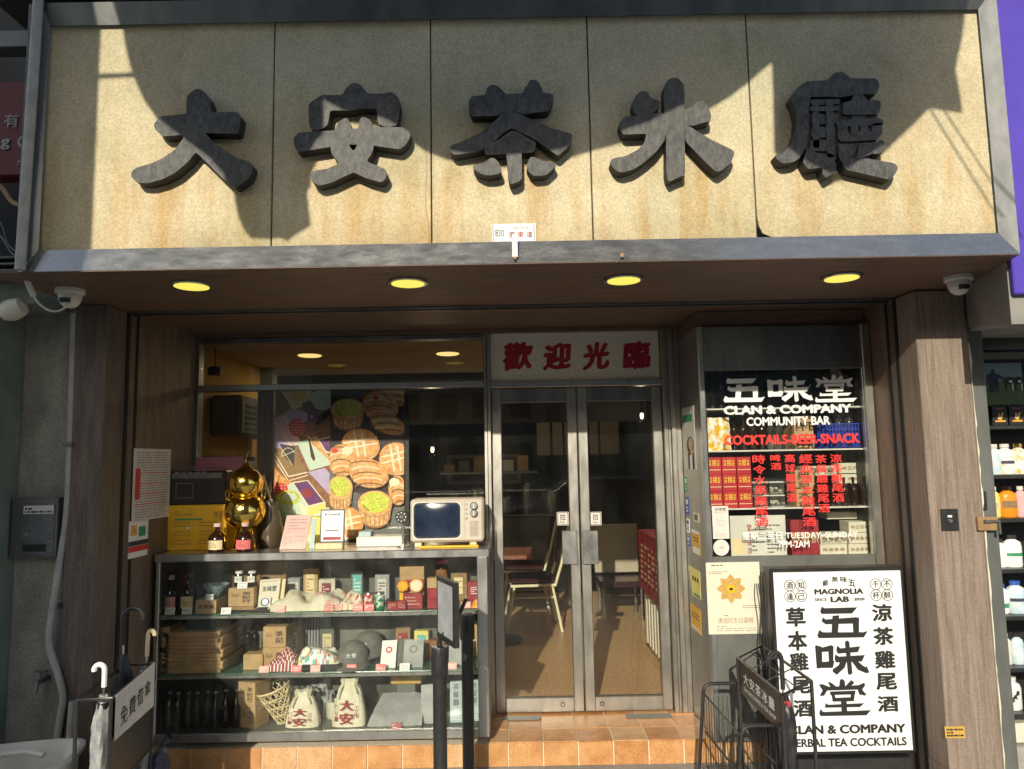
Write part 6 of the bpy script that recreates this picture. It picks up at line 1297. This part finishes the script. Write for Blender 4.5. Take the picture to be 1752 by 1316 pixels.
for k in range(26):
    v = .05+k*.036
    if k % 4 == 0 and 5 < k < 22: rv(q, Q, .06, v, .92, v+.012, M['red'])
    else:
        u = .08
        while u < .88: w = rr.uniform(.05,.2); rv(q, Q, u, v, min(.92, u+w), v+.008, M['inkg']); u += w+.03
rv(q, Q, .06,.28,.18,.70, M['red'], .0011); one(q, 'notice', 'long white paper notice with red ruled lines on the left reveal wall', 'notice')
Q = reveal_quad(219, 890, 252, 953); q = MB().add(list(Q)+[p-Vector((.0015,0,0)) for p in Q], [(0,1,2,3),(4,5,6,7)], M['white']); rv(q, Q, .1,.12,.4,.4, M['porange'] if 'porange' in M else M['orange']); rv(q, Q, .5,.18,.85,.45, M['leaf']); rv(q, Q, 0,.55,1,.68, M['navy']); rv(q, Q, 0,.69,1,.84, M['red']); one(q, 'sticker', 'small white, navy and red sticker below the long paper notice', 'sticker')
# ------------------------------------------------------------------ fittings under the signboard
for px, py, L_, s_ in ((120,500,'white dome security camera under the left end of the signboard, with a dangling cable',1.0), (1640,478,'white dome security camera under the right end of the signboard',1.0)):
    Y = 3.30 if px < 500 else 3.36; X = W(px, py, Y)[0]; z = ZS-.001 if px > 500 else ZS-.001
    t = thing('dome_camera', L_, 'camera', (X, Y, z), 'dome cameras under the signboard')
    MB().lathe([(.058,-.022),(.062,-.018),(.062,0)], X, Y, z, M['wplast'], 28).build('mount', t)
    q = MB(); q.lathe([(.006,-.088),(.022,-.084),(.038,-.070),(.047,-.050),(.050,-.030),(.048,-.0225)], X, Y, z, M['wplast'], 28); q.build('dome', t)
    q = MB(); vs = []
    for i in range(9):
        a_ = math.radians(-125+i*8.75)
        for zz, rr_s in ((-.068,.041),(-.048,.0495)): vs.append((X+rr_s*math.cos(a_), Y+rr_s*math.sin(a_), z+zz))
    q.add(vs, [(2*i, 2*i+2, 2*i+3, 2*i+1) for i in range(8)], M['black'], True); q.build('lens_window', t)
pts = [(-2.12,3.15,2.47),(-2.105,3.18,2.40),(-2.07,3.22,2.36),(-2.03,3.25,2.37),(-1.995,3.28,2.43)]
def curve(pts, n=6):
    pts = [Vector(p) for p in pts]; out = []
    for i in range(len(pts)-1):
        p0 = pts[max(i-1,0)]; p1 = pts[i]; p2 = pts[i+1]; p3 = pts[min(i+2,len(pts)-1)]
        for k in range(n):
            t = k/n; out.append(.5*((2*p1)+(-p0+p2)*t+(2*p0-5*p1+4*p2-p3)*t*t+(-p0+3*p1-3*p2+p3)*t**3))
    out.append(pts[-1]); return out
q = MB(); q.tube(curve(pts), .0045, M['wplast'], 6); q.tube([(-2.128,3.14,2.49),(-2.108,3.17,2.415)], .013, M['wplast'], 8); one(q, 'camera_cable', 'white looping cable and connector beside the left dome camera', 'cable')
# pipe running down the left edge of the signboard
x0, z0_ = W(64, 8, 2.98); x1, z1_ = W(34, 470, 2.98); t = one(MB().tube([(x0+.004,2.98,z0_+.1),(x1,2.98,z1_+.02)], .021, M['conduit'] if 'conduit' in M else M['conc'], 10), 'conduit_pipe', 'grey conduit running down along the left edge of the big signboard', 'pipe')

# ------------------------------------------------------------------ left neighbour
struct(MB().box(-3.2, -2.2, 3.68, 4.6, 0, 2.60, M['conc']), 'left_side_wall')
b = MB().rbox(-3.3, -2.475+.0, 3.45, 3.675, 0, 2.62, M['green'], .004); one(b, 'column', 'green grey painted column at the far left edge of the shopfront', 'column')
struct(MB().box(-4.5, -2.10, 3.9, 4.6, 2.60, 4.6, M['dark']), 'left_upper_wall')
t = thing('red_shop_sign', 'dark red neighbouring sign with pale characters at the upper left edge', 'sign', (-2.6, 3.30, 2.9)); MB().rbox(-3.4, -2.27, 3.35, 3.45, W(20,300,3.35)[1], W(20,140,3.35)[1], M['dred'], .004).build('board', t)
q = MB(); q.text('有', rect(7,195,32,218,3.345), M['conduit'], .01); q.text('g', rect(1,238,17,256,3.345), M['conduit'], .04); q.text('C', rect(30,232,48,253,3.345), M['conduit'], .04); q.text('九', rect(28,273,40,283,3.345), M['conduit'], .0); q.build('lettering', t)
b = MB()
for k in range(4): b.rbox(-3.2, -2.22, 3.30, 3.66, W(20,438+11*k,3.3)[1]-.010, W(20,438+11*k,3.3)[1], M['graym'], .002)
one(b, 'louvre', 'dark metal louvre slats below the red sign at the left edge', 'louvre')
b = MB().rbox(-3.2, -2.25, 3.40, 3.66, W(20,520,3.4)[1], W(20,484,3.4)[1], M['green'], .003); one(b, 'green_beam', 'green grey beam with cable clips under the louvre', 'beam')
b = MB().rbox(-3.3,-2.2,3.5,3.6,W(20,80,3.5)[1],W(20,52,3.5)[1],M['graym'],.004); one(b, 'metal_band', 'dim grey band high on the wall above the red sign', 'band')
q = MB(); 
for k, (a_, b_, r_) in enumerate((((0,318),(44,352),.011), ((0,402),(46,444),.006), ((0,380),(30,432),.005))):
    p0 = W(*a_, 3.32); p1 = W(*b_, 3.2); q.tube(curve([(p0[0]-.1,3.33,p0[1]+.04),(p0[0],3.32,p0[1]),((p0[0]+p1[0])/2,3.26,(p0[1]+p1[1])/2-.03),(p1[0],3.2,p1[1])]), r_, M['kraftd'] if k == 0 else M['blackm'], 6)
one(q, 'loose_cables', 'tangle of loose dark cables and a brown rod beside the conduit', 'cable')
X, Z = W(22, 530, 3.40); t = thing('spot_lamp', 'unlit round white flood lamp on the green column at the left edge', 'lamp', (X, 3.4, Z)); q = MB(); q.M = Matrix.Translation((X, 3.40, Z)) @ Matrix.Rotation(1.2, 4, 'Y'); q.lathe([(.010,-.055),(.035,-.05),(.05,-.02),(.052,.0),(.042,.05),(.012,.06)], 0, 0, 0, M['dplast'], 20); q.build('lamp_head', t); q = MB().tube([(X,3.42,Z),(X+.02,3.5,Z+.03)], .01, M['graym'], 6); q.build('bracket', t)
# meter box on the concrete wall
Q = rect(18, 852, 97, 954, 3.62); t = thing('meter_box', 'grey metal utility box with a printed strip on the left concrete wall', 'box', (Q[3]+Q[2])/2)
MB().rbox(Q[0].x, Q[1].x, 3.62, 3.679, Q[2].z, Q[0].z, M['graym'], .003).build('box_body', t); A_ = sub(Q, .22,.10,.95,.96,.004); MB().slab(A_, .006, M['steelw']).build('door', t)
A_ = sub(Q,.28,.13,.93,.27,.0055); q = MB().slab(A_, .001, M['paper']); q.lines(sub(A_,.05,.15,.95,.9), 2, M['ink'], .0006, .6, 3); q.build('printed_strip', t); q = MB().slab(sub(Q,.3,.78,.8,.9,.0055), .001, M['black']); q.build('slot', t)
p_ = sub(Q,.36,.62,1,1)[0]; MB().disc((p_.x, 3.608, p_.z), .010, M['steel'], 10, t=.008).build('lock', t)
# white drain pipe
pp_ = [(121,535),(118,640),(114,760),(108,880),(98,950),(90,1040),(84,1100),(98,1150),(108,1190),(104,1225),(98,1265),(96,1300)]
pts = [(W(a_, b_, 3.60)[0], 3.60+(.03 if b_ < 1000 else 0), W(a_, b_, 3.60)[1]) for a_, b_ in pp_]
t = thing('drain_pipe', 'bent whitish drain pipe running down the left concrete wall', 'pipe', (pts[-1][0], 3.6, 0)); MB().tube(curve(pts, 4), .017, M['conduit'], 10).build('pipe', t)
q = MB()
for i in (2, 5): q.rbox(pts[i][0]-.024, pts[i][0]+.024, 3.60, 3.68, pts[i][2]-.008, pts[i][2]+.008, M['graym'], .002)
q.build('clamp', t)
p0 = W(112,1200,3.58); one(MB().tube([(p0[0]+.03,3.58,p0[1]+.0),(p0[0]+.012,3.58,.0)], .013, M['conduit'], 8), 'pipe_stub', 'short second pipe beside the foot of the bent drain pipe', 'pipe')
X, Z = W(70, 1165, 3.62); t = thing('tap', 'old dark garden tap on the left concrete wall', 'tap', (X, 3.62, Z)); MB().tube([(X,3.68,Z),(X,3.59,Z),(X,3.575,Z-.05)], .012, M['graym'], 8).build('spout', t); MB().tube([(X-.03,3.62,Z+.045),(X+.03,3.62,Z+.045)], .007, M['graym'], 6).tube([(X,3.62,Z),(X,3.62,Z+.045)], .006, M['graym'], 6).build('handle', t)
one(MB().box(-2.199, -2.191, 3.66, 3.675, 0, 2.40, M['blackr']), 'joint_strip', 'thin black gap between the concrete wall and the left walnut pier', 'joint')
# white plastic tub, bottom left
t = thing('plastic_tub', 'dirty white ribbed plastic basin tipped up at the bottom left corner', 'basin', (-2.10, 3.3, 0))
A = Matrix.Translation((-2.16, 3.25, .0)) @ Matrix.Rotation(.25, 4, 'Z'); q = MB(); q.M = A; zt0 = .43
vs = []; n = 28
def sq(a_, rx, ry): c, s = math.cos(a_), math.sin(a_); return rx*abs(c)**.5*(1 if c > 0 else -1), ry*abs(s)**.5*(1 if s > 0 else -1)
rings = [(.20,.15,0),(.215,.165,.10),(.222,.170,.11),(.225,.172,.22),(.232,.18,.23),(.24,.188,zt0-.03),(.262,.21,zt0-.02),(.262,.21,zt0),(.24,.19,zt0+.004),(.228,.178,zt0-.02),(.21,.16,.05)]
for rx, ry, z in rings:
    for k in range(n): x, y = sq(6.2832*k/n, rx, ry); vs.append((x, y, z))
q.add(vs, [(j*n+k, j*n+(k+1)%n, (j+1)*n+(k+1)%n, (j+1)*n+k) for j in range(len(rings)-1) for k in range(n)], M['dplast'], True); q.add(vs[-n:], [tuple(range(n))], M['dplast']); q.build('basin', t)
q = MB(); q.M = A; q.tube([(-.1,-.02,zt0-.01),(-.04,.03,zt0+.012),(.05,.035,zt0+.012),(.12,.02,zt0-.005)], .014, M['dplast'], 8); q.build('inner_lip', t)

# ------------------------------------------------------------------ umbrella rack on the left
def umbrella(label, base, top, hook, rbody, mb_, mh, hr=.028, group='umbrellas', hdir=(1,0,0), strap=None, taper=.35, hook_h=.0):
    b0, t0 = Vector(base), Vector(top); ax_ = (t0-b0).normalized(); L_ = (t0-b0).length; t = thing('umbrella', label, 'umbrella', b0, group)
    q = MB(); n = 18; m_ = 14; up = ax_.orthogonal().normalized(); w = ax_.cross(up); vs = []
    for j in range(m_+1):
        v = j/m_; r_ = rbody*(taper+(1-taper)*min(1, v*2.2))*(1 if v < .8 else 1-.65*((v-.8)/.2))
        for k in range(n):
            a_ = 6.2832*k/n+v*1.5; rr_ = r_*(1+.22*math.cos(a_*4+v*3))+.002*noise.noise(Vector((k, v*8, rbody*100))); vs.append(b0+ax_*(L_*.86*v)+(up*math.cos(a_)+w*math.sin(a_))*rr_)
    q.add(vs, [(j*n+k, j*n+(k+1)%n, (j+1)*n+(k+1)%n, (j+1)*n+k) for j in range(m_) for k in range(n)], mb_, True); q.build('canopy', t)
    MB().tube([b0-ax_*.05, t0], .005, M['steel'], 6).build('shaft', t)
    hd = Vector(hdir).normalized(); pts = [t0-ax_*.07, t0+ax_*hook_h]; c = t0+ax_*hook_h+hd*hr
    for k in range(1, 10): a_ = math.pi*k/9*1.08; pts.append(c-hd*hr*math.cos(a_)+ax_*hr*math.sin(a_))
    MB().tube(pts, .0105, mh, 8).build('handle', t)
    if strap: p_ = b0+ax_*(L_*.80); MB().tube([p_-ax_*.012, p_+ax_*.012], rbody*.62, strap, 12).build('strap', t)
    return t
# rack geometry: long side runs back to the right
r0 = Vector((W(190,1195,3.10)[0], 3.10, 0)); r1 = Vector((W(262,1156,3.62)[0], 3.62, 0)); zt_ = W(190,1195,3.10)[1]
dv = (r1-r0).normalized(); nv = Vector((-dv.y, dv.x, 0)); wdt = .13
if nv.x > 0: nv = -nv
c00, c10, c11, c01 = r0, r1, r1+nv*wdt, r0+nv*wdt
t = thing('umbrella_rack', 'black metal umbrella rack with a handwritten white sign, left of the display counter', 'rack', (r0+r1)/2+nv*wdt/2)
up = lambda p, z: Vector((p.x, p.y, z))
q = MB()
for zz in (zt_, .33): q.tube([up(c, zz) for c in (c00, c10, c11, c01)], .007, M['blackm'], 6, closed=True)
q.build('rim', t)
for c in (c00, c10, c11, c01): MB().tube([up(c, 0), up(c, zt_)], .008, M['blackm'], 6).build('leg', t)
q = MB(); q.add([up(c00,.06), up(c10,.06), up(c11,.06), up(c01,.06)], [(0,1,2,3)], M['blackm']); q.build('drip_tray', t)
q = MB(); pl_ = [up(c00,zt_-.015), up(c10,zt_-.015), up(c10,zt_-.38), up(c00,zt_-.38)]; q.slab(pl_, .003, M['blackm']); q.build('side_panel', t)
off = -nv*.012; A_ = [up(c00+dv*.02,zt_+.005)+off, up(c10-dv*.02,zt_+.012)+off, up(c10-dv*.02,zt_-.19)+off, up(c00+dv*.02,zt_-.175)+off]
q = MB().slab(A_, .0015, M['paper']); q.build('paper_sign', t); q = MB()
for k, ch in enumerate('免費傘借'[:3]+'用' if False else '免費借傘'): q.text(ch, sub(A_, .12+.2*k, .38-.03*k, .29+.2*k, .80-.05*k), M['ink'], -.006 if False else .012, .0012)
q.build('handwriting', t)
cc = lambda u, v, z: up(r0+dv*u+nv*v, z)
umbrella('clear umbrella with a white hooked handle in the front of the black rack', cc(.10,.06,.10), cc(.06,.05,zt_+.10), 0, .038, M['clearumb'], M['white'], .022, 'umbrellas in the left rack', (-1,0,0), M['black'])
umbrella('black umbrella with a large black crook handle at the back of the left rack', cc(.42,.07,.10), cc(.46,.12,zt_+.18), 0, .045, M['black'], M['blackm'], .045, 'umbrellas in the left rack', (1,.2,0), None, hook_h=.05)
umbrella('grey umbrella with a pale wooden crook handle beside the display counter', cc(.50,.04,.10), cc(.56,.04,zt_+.10), 0, .042, M['graycl'], M['bamboo'], .018, 'umbrellas in the left rack', (1,-.2,0), M['wplast'], hook_h=.03)
umbrella('folded navy umbrella leaning low against the tiled plinth', (W(235,1400,3.5)[0],3.5,.02), (W(284,1262,3.95)[0],3.95,W(284,1262,3.95)[1]), 0, .05, M['navy'], M['navy'], .014, None, (1,0,0), M['inkg'])

# ------------------------------------------------------------------ queue posts
def post(label, X, Y, ztop, base=True):
    t = thing('queue_post', label, 'post', (X, Y, 0), 'black queue posts'); MB().lathe([(.031,.02),(.031,ztop-.13)], X, Y, 0, M['blackm'], 24).build('pole', t)
    MB().lathe([(.036,0),(.038,.004),(.038,.12),(.036,.128),(.01,.13)], X, Y, ztop-.13, M['blackm'], 24).build('belt_head', t); MB().lathe([(.16,0),(.16,.012),(.12,.03),(.035,.042)], X, Y, .001, M['blackm'], 36).build('base', t)
    q = MB().box(X-.012, X+.012, Y-.0395, Y-.036, ztop-.09, ztop-.03, M['black']); q.build('belt_slot', t); return t
pA = W(752,1105,3.35); post('black queue post in front of the display counter, carrying the angled sign holder', pA[0], 3.35, pA[1])
pB = W(799,1050,3.9); post('black queue post nearest the doors, its round base on the pavement', pB[0], 3.90, pB[1])
Xa = pA[0]; za = pA[1]
t = thing('sign_holder', 'black framed sign holder seen nearly edge on above the left queue post', 'sign holder', (Xa, 3.35, za))
P0 = Vector((W(747,985,3.42)[0], 3.42, 0)); P1 = Vector((W(777,1015,3.20)[0]+.0, 3.20, 0)); ztp_ = W(747,985,3.42)[1]; zbt = W(752,1100,3.35)[1]
# plate runs from far-left edge P0 to near-right edge P1
pd = (P1-P0).normalized(); pn = Vector((-pd.y, pd.x, 0)); pn = pn if pn.x > 0 else -pn
A_ = [up(P0,ztp_), up(P1,ztp_), up(P1,zbt+.01), up(P0,zbt+.01)]; B_ = [p+pn*.022 for p in A_]
q = MB(); q.add(A_+B_, [(0,1,2,3),(7,6,5,4),(0,4,5,1),(1,5,6,2),(2,6,7,3),(3,7,4,0)], M['blackm']); q.build('frame', t)
q = MB(); f_ = lambda u, v: (A_[0]*(1-u)+A_[1]*u)*(1-v)+(A_[3]*(1-u)+A_[2]*u)*v-pn*.0015; q.add([f_(.08,.07), f_(.92,.07), f_(.92,.9), f_(.08,.9)], [(0,1,2,3)], M['greyl']); q.build('paper_insert', t)
q = MB().tube([(Xa,3.35,za-.002),(Xa,3.35,za+.03)], .012, M['blackm'], 8).tube([(Xa+.02,3.33,zbt+.04),(Xa+.085,3.50,za+.12),(Xa+.10,3.6,za+.15)], .010, M['blackm'], 6); q.build('arm', t)

# ------------------------------------------------------------------ umbrella rack on the right and the wire basket stand
zt_ = W(1338,1190,3.12)[1]; pF = Vector((W(1338,1190,3.12)[0],3.12,0)); 
def onz(px, py, z): a_ = Wz(px, py, z); return Vector((a_[0], a_[1], 0))
pL = onz(1262,1126,zt_); pR = onz(1388,1165,zt_); pK = onz(1304,1105,zt_)
t = thing('umbrella_rack', 'black umbrella rack with a white printed shop name before the white sign board', 'rack', (pF+pL+pR+pK)/4)
q = MB().tube([up(p,zt_) for p in (pF,pL,pK,pR)], .007, M['blackm'], 6, closed=True)
for k in (.33,.66): a_ = pF.lerp(pL,k); b_ = pR.lerp(pK,k); q.tube([up(a_,zt_), up(b_,zt_)], .003, M['blackm'], 5)
for k in (.5,): a_ = pF.lerp(pR,k); b_ = pL.lerp(pK,k); q.tube([up(a_,zt_), up(b_,zt_)], .003, M['blackm'], 5)
q.build('rim', t)
for p in (pF,pL,pK,pR): MB().tube([up(p,0), up(p,zt_)], .008, M['blackm'], 6).build('leg', t)
A_ = [up(pL,zt_-.004), up(pF,zt_-.004), up(pF,zt_-.155), up(pL,zt_-.155)]; MB().slab(A_, .003, M['blackm']).build('name_board', t)
q = MB()
for k, ch in enumerate('大安茶冰廳'): q.text(ch, sub(A_, .14+.145*k, .26, .26+.145*k, .60), M['white'], .035, .0012)
q.text('TAI ON COFFEE & TEA SHOP', sub(A_, .14,.70,.86,.82), M['white'], .03, .0012); q.build('lettering', t)
q = MB().add([up(p,.05) for p in (pF,pL,pK,pR)], [(0,1,2,3)], M['blackm']); q.build('drip_tray', t)
cR = (pF+pR)/2+(pK-pR)*.2
umbrella('long black umbrella with a ring shaped hooked handle standing in the right rack', up(cR,.06)+Vector((-.02,.0,0)), up(cR,zt_+.0)+Vector((-.005,.03,.02)), 0, .047, M['blackcl'], M['blackm'], .035, None, (-.3,-.1,0), M['red'], hook_h=.055)
# wire basket stand
Yn = 3.3
def pz_(px, py, Y): a_ = W(px, py, Y); return Vector((a_[0], Y, a_[1]))
t = thing('wire_basket_stand', 'dark wire mesh newspaper stand with two rounded tube frames, left of the printed umbrella rack', 'stand', (W(1260,1300,3.4)[0], 3.4, 0))
def uframe(pxl, pxr, pyt, Y, zb, skew=-.05):
    a_ = W(pxl, pyt, Y); b_ = W(pxr, pyt, Y); r_ = .035
    pts = [(a_[0]+skew,Y,zb),(a_[0],Y,a_[1]-r_),(a_[0]+.010,Y,a_[1]-.010),(a_[0]+r_,Y,a_[1]),(b_[0]-r_,Y,a_[1]),(b_[0]-.010,Y,a_[1]-.010),(b_[0],Y,a_[1]-r_),(b_[0]+skew,Y,zb)]; return pts
fb = uframe(1203, 1268, 1170, 3.75, .02); ff = uframe(1268, 1345, 1242, 3.25, .02)
MB().tube(fb, .009, M['blackm'], 8).build('back_frame', t); MB().tube(ff, .009, M['blackm'], 8).build('front_frame', t)
q = MB(); zb_ = .10
for u in (0, 1):
    for zf in (0.98, .62, .30):
        i0, i1 = (1, 6)[u], (1, 6)[u]; a_ = Vector(fb[i0]); b_ = Vector(ff[i1]); q.tube([(a_.x, a_.y, a_.z*zf), (b_.x, b_.y, b_.z*zf)], .005, M['blackm'], 6)
q.build('side_rail', t)
q = MB()
for k in range(15):
    f_ = k/14
    for u in (1, 6):
        a_ = Vector(fb[u]).lerp(Vector(ff[u]), f_); q.tube([(a_.x, a_.y, a_.z*.30), (a_.x, a_.y, a_.z*.95)], .0016, M['blackm'], 4, caps=False)
    a_ = Vector(fb[1]).lerp(Vector(ff[1]), f_); b_ = Vector(fb[6]).lerp(Vector(ff[6]), f_); q.tube([(a_.x, a_.y, a_.z*.30), (b_.x, b_.y, b_.z*.30)], .0016, M['blackm'], 4, caps=False)
for k in range(9):
    f_ = k/8
    for (F0, zf) in ((fb, .95), (ff, .9)):
        a_ = Vector(F0[1]).lerp(Vector(F0[6]), f_); q.tube([(a_.x, a_.y, a_.z*.3), (a_.x, a_.y, a_.z*zf)], .0016, M['blackm'], 4, caps=False)
    a_ = Vector(fb[1]).lerp(Vector(fb[6]), f_); b_ = Vector(ff[1]).lerp(Vector(ff[6]), f_); q.tube([(a_.x, a_.y, a_.z*.305), (b_.x, b_.y, b_.z*.305)], .0016, M['blackm'], 4, caps=False)
tag(q.build('wire_mesh', t), None, None, None, 'stuff')

# ------------------------------------------------------------------ right pier fittings and right neighbour
Q = rect(1611, 871, 1640, 908, 3.612); t = thing('switch_box', 'small black key switch box on the right pier', 'switch', (Q[3]+Q[2])/2); MB().slab(Q, .007, M['blackm']).build('plate', t); c = (Q[0]+Q[2])/2; MB().disc((c.x,3.606,c.z-.005), .009, M['steel'], 12, t=.005).box(c.x-.012, c.x+.008, 3.607, 3.611, c.z+.012, c.z+.022, M['white']).build('key_switch', t)
Q = rect(1617, 1243, 1651, 1263, 3.617); q = MB().slab(Q, .002, M['ymed']); q.lines(sub(Q,.08,.12,.92,.88), 3, M['ink'], .0006, .6, 5); one(q, 'sticker', 'small olive yellow printed sticker low on the right pier', 'sticker')
# jagged trim at the pier edge
q = MB(); rr = random.Random(11); z = .0; pts = []
while z < 2.2: pts.append((2.288+rr.uniform(.0,.008), z)); z += rr.uniform(.02,.09)
q.prism([(2.287,0)]+pts+[(2.287,2.2)], 3.615, 3.628, M['creamw']); one(q, 'pier_edge_trim', 'ragged pale filler strip along the outer edge of the right pier', 'trim')
struct(MB().box(2.29, 2.37, 3.701, 4.6, 0, 2.25, M['graym']), 'right_side_wall')
t = thing('metal_gate_post', 'slate grey metal door post with a bolt beside the right pier', 'door post', (2.40,3.66,0)); MB().rbox(2.292, 2.372, 3.64, 3.70, 0, 2.32, M['graym'], .003).build('post', t)
a_ = W(1685, 895, 3.62); MB().rbox(a_[0]-.045, a_[0]+.055, 3.60, 3.639, a_[1]-.035, a_[1]+.03, M['kraftd'], .003).build('bolt_plate', t); MB().tube([(a_[0]-.02,3.59,a_[1]+.01),(a_[0]+.05,3.59,a_[1]+.01),(a_[0]+.05,3.59,a_[1]-.05)], .008, M['graym'], 6).build('bolt', t)
a_ = W(1683, 855, 3.62); MB().rbox(a_[0]-.02, a_[0]+.02, 3.625, 3.639, a_[1]-.05, a_[1]+.04, M['blackm'], .002).build('lock_plate', t)
# fascia boxes
b = MB(); b.add([(2.19,3.12,2.49),(2.42,3.12,2.49),(2.42,3.12,2.37),(2.30,3.12,2.30),(2.19,3.62,2.30),(2.19,3.62,2.49)], [(0,1,2,3)], M['conc'])
one(MB().rbox(2.30, 3.4, 3.35, 4.2, 2.30, 2.42, M['fascia'] if 'fascia' in M else M['conc'], .006).rbox(2.31, 3.4, 3.5, 4.2, 2.262, 2.298, M['conc'], .004), 'shop_fascia', 'grey stepped fascia over the neighbouring shop at the right', 'fascia')
one(MB().add([(2.16,3.112,2.20),(2.16,3.112,3.6),(2.292,3.615,3.6),(2.292,3.615,2.28),(2.9,3.112,2.20),(2.9,3.112,3.6),(2.9,3.615,3.6),(2.9,3.615,2.28)], [(0,3,2,1),(4,5,6,7),(0,1,5,4),(1,2,6,5),(2,3,7,6),(3,0,4,7)], M['fascia']), 'bracket_box', 'grey boxed ledge between the signboard end and the purple banner', 'box')
one(MB().rbox(2.165, 4.0, 3.08, 3.11, W(1735,505,3.1)[1], 4.6, M['purple'], .006), 'purple_banner', 'plain purple banner board at the upper right edge', 'banner')
struct(MB().box(2.2, 4.2, 3.9, 4.0, 2.43, 4.6, M['dark']), 'right_upper_wall')
# neighbouring shop shelves
sh = thing('goods_shelf', 'black shelving full of bottles in the neighbouring shop at the right edge', 'shelf', (3.0, 4.0, 0)); MB().box(2.42, 3.6, 4.30, 4.34, 0, 2.26, M['black']).box(2.402, 2.42, 3.95, 4.30, 0, 2.26, M['black']).build('back_board', sh)
MB().rbox(2.43, 3.6, 3.88, 3.93, 2.20, 2.26, M['blackm'], .003).rbox(2.43, 3.6, 3.90, 3.95, 2.15, 2.19, M['blackm'], .003).build('shutter_rail', sh)
lev = [W(1720,y,4.0)[1] for y in (728,812,886,972,1052,1140,1218)]
for z in lev: MB().rbox(2.425, 3.5, 3.96, 4.28, z-.022, z-.001, M['blackm'], .003).build('shelf', sh)
t = thing('farm_poster', 'dim poster of a dark figure leading two cows on green grass above the right shelves', 'poster', (2.8, 3.99, 1.9)); Q = [Vector((2.47,3.99,2.14)),Vector((2.80,3.99,2.14)),Vector((2.80,3.99,1.905)),Vector((2.47,3.99,1.905))]
MB().slab(Q, .01, M['pgrass']).build('sheet', t); q = MB(); q.quad(sub(Q,0,0,1,.42,.001), M['psky']); q.ell(.52,.19,.035,.05,Q,M['navy'],.002); q.flat([(.42,.28),(.5,.22),(.6,.26),(.72,.36),(.70,.40),(.60,.36),(.60,.68),(.54,.68),(.53,.5),(.50,.68),(.44,.68),(.46,.42),(.40,.44)], Q, M['navy'], .002)
for u in (.78, .93): q.ell(u,.42,.09,.09,Q,M['ink'],.0024); q.ell(u+.02,.44,.03,.03,Q,M['white'],.0028); q.quad(sub(Q,u-.06,.48,u-.04,.66,.0024), M['ink']); q.quad(sub(Q,u+.04,.48,u+.06,.66,.0024), M['white'])
q.build('print', t)
def shamp(L_, px, lv, h, r, m, cap, lab=None, sy=.62, grp=None, y=4.04): X = ax(px, y, lev[lv]); return bottle('bottle', L_, X, y, lev[lv], h, r, m, grp, lab, cap, 'shampoo', sy, 14)
for k, px in enumerate((1704, 1733)):
    X = ax(px, 4.03, lev[0]); t = thing('product_box', 'black box with yellow carrot like print, %s on the top right shelf' % ('left','right')[k], 'box', (X,4.0,lev[0]), 'black boxes on the top right shelf'); MB().rbox(X-.042, X+.042, 3.99, 4.06, lev[0], lev[0]+.115, M['ink'], .002).build('box_body', t)
    A_ = R4(X-.035, X+.035, lev[0]+.01, lev[0]+.10, 3.9895); q = MB().quad(sub(A_,.1,.80,.9,.90,.0006), M['amber']); q.flat([(.35,.75),(.7,.3),(.8,.35),(.6,.78)], A_, M['yellow'], .0006); q.flat([(.3,.7),(.4,.35),(.5,.4),(.45,.75)], A_, M['pinkp'], .0008); q.quad(sub(A_,.2,.05,.8,.14,.0006), M['maroon']); q.build('print', t)
M['whgold'] = pm('white_gold_label', (.80,.80,.76), (.75,.48,.12), 22, rough=.35, lo=.55, hi=.6); M['whblue'] = pm('white_blue_bottle', (.70,.76,.78), (.45,.62,.70), 20, rough=.3)
shamp('white bottle with gold swirl, first on the second right shelf', 1703, 1, .165, .040, M['whblue'], M['wplast'], None); shamp('white bottle with gold swirl, second on the second right shelf', 1722, 1, .165, .046, M['whgold'], M['wplast'], (.35,.45,M['navy'])); shamp('white bottle with golden cap at the right edge of the second shelf', 1745, 1, .165, .046, M['whgold'], M['gold'])
shamp('pale yellow bottle on the third right shelf', 1702, 2, .165, .034, M['ypale'], M['wplast'], (.3,.5,M['ylabel'])); shamp('bright orange bottle with dark square label on the third right shelf', 1726, 2, .165, .048, M['orange'], M['brownb'], (.30,.55,M['kraftd'])); shamp('pink bottle at the right edge of the third shelf', 1749, 2, .165, .032, M['pink'], M['wplast'])
shamp('narrow white bottle, left on the fourth right shelf', 1712, 3, .15, .036, M['white'], M['blackm']); shamp('wide white bottle with green band on the fourth right shelf', 1734, 3, .17, .050, M['white'], M['blackm'], (.35,.45,M['leaf']))
shamp('narrow white bottle with navy cap on the fifth right shelf', 1716, 4, .155, .034, M['white'], M['bluep'], (.2,.35,M['leaf'])); shamp('round white bottle with blue cap and dark label on the fifth right shelf', 1740, 4, .17, .052, M['whblue'], M['bluep'], (.38,.48,M['navy']))
shamp('slim white pump bottle, left on the sixth right shelf', 1722, 5, .16, .034, M['wplast'], M['wplast']); shamp('slim pale bottle, right on the sixth right shelf', 1743, 5, .16, .034, M['whblue'], M['blackm'])
shamp('white bottle with black leaf strokes, lowest on the right shelves', 1733, 6, .165, .05, M['leafb'], M['wplast'])
one(MB().rbox(2.45, 3.2, 4.0, 4.25, lev[6]-.16, lev[6]-.06, M['creamw'], .006), 'carton', 'cream box on the floor level of the right shelves', 'box')
struct(MB().box(2.42, 3.6, 3.97, 4.3, 0, lev[6]-.165, M['pave']), 'shelf_plinth')
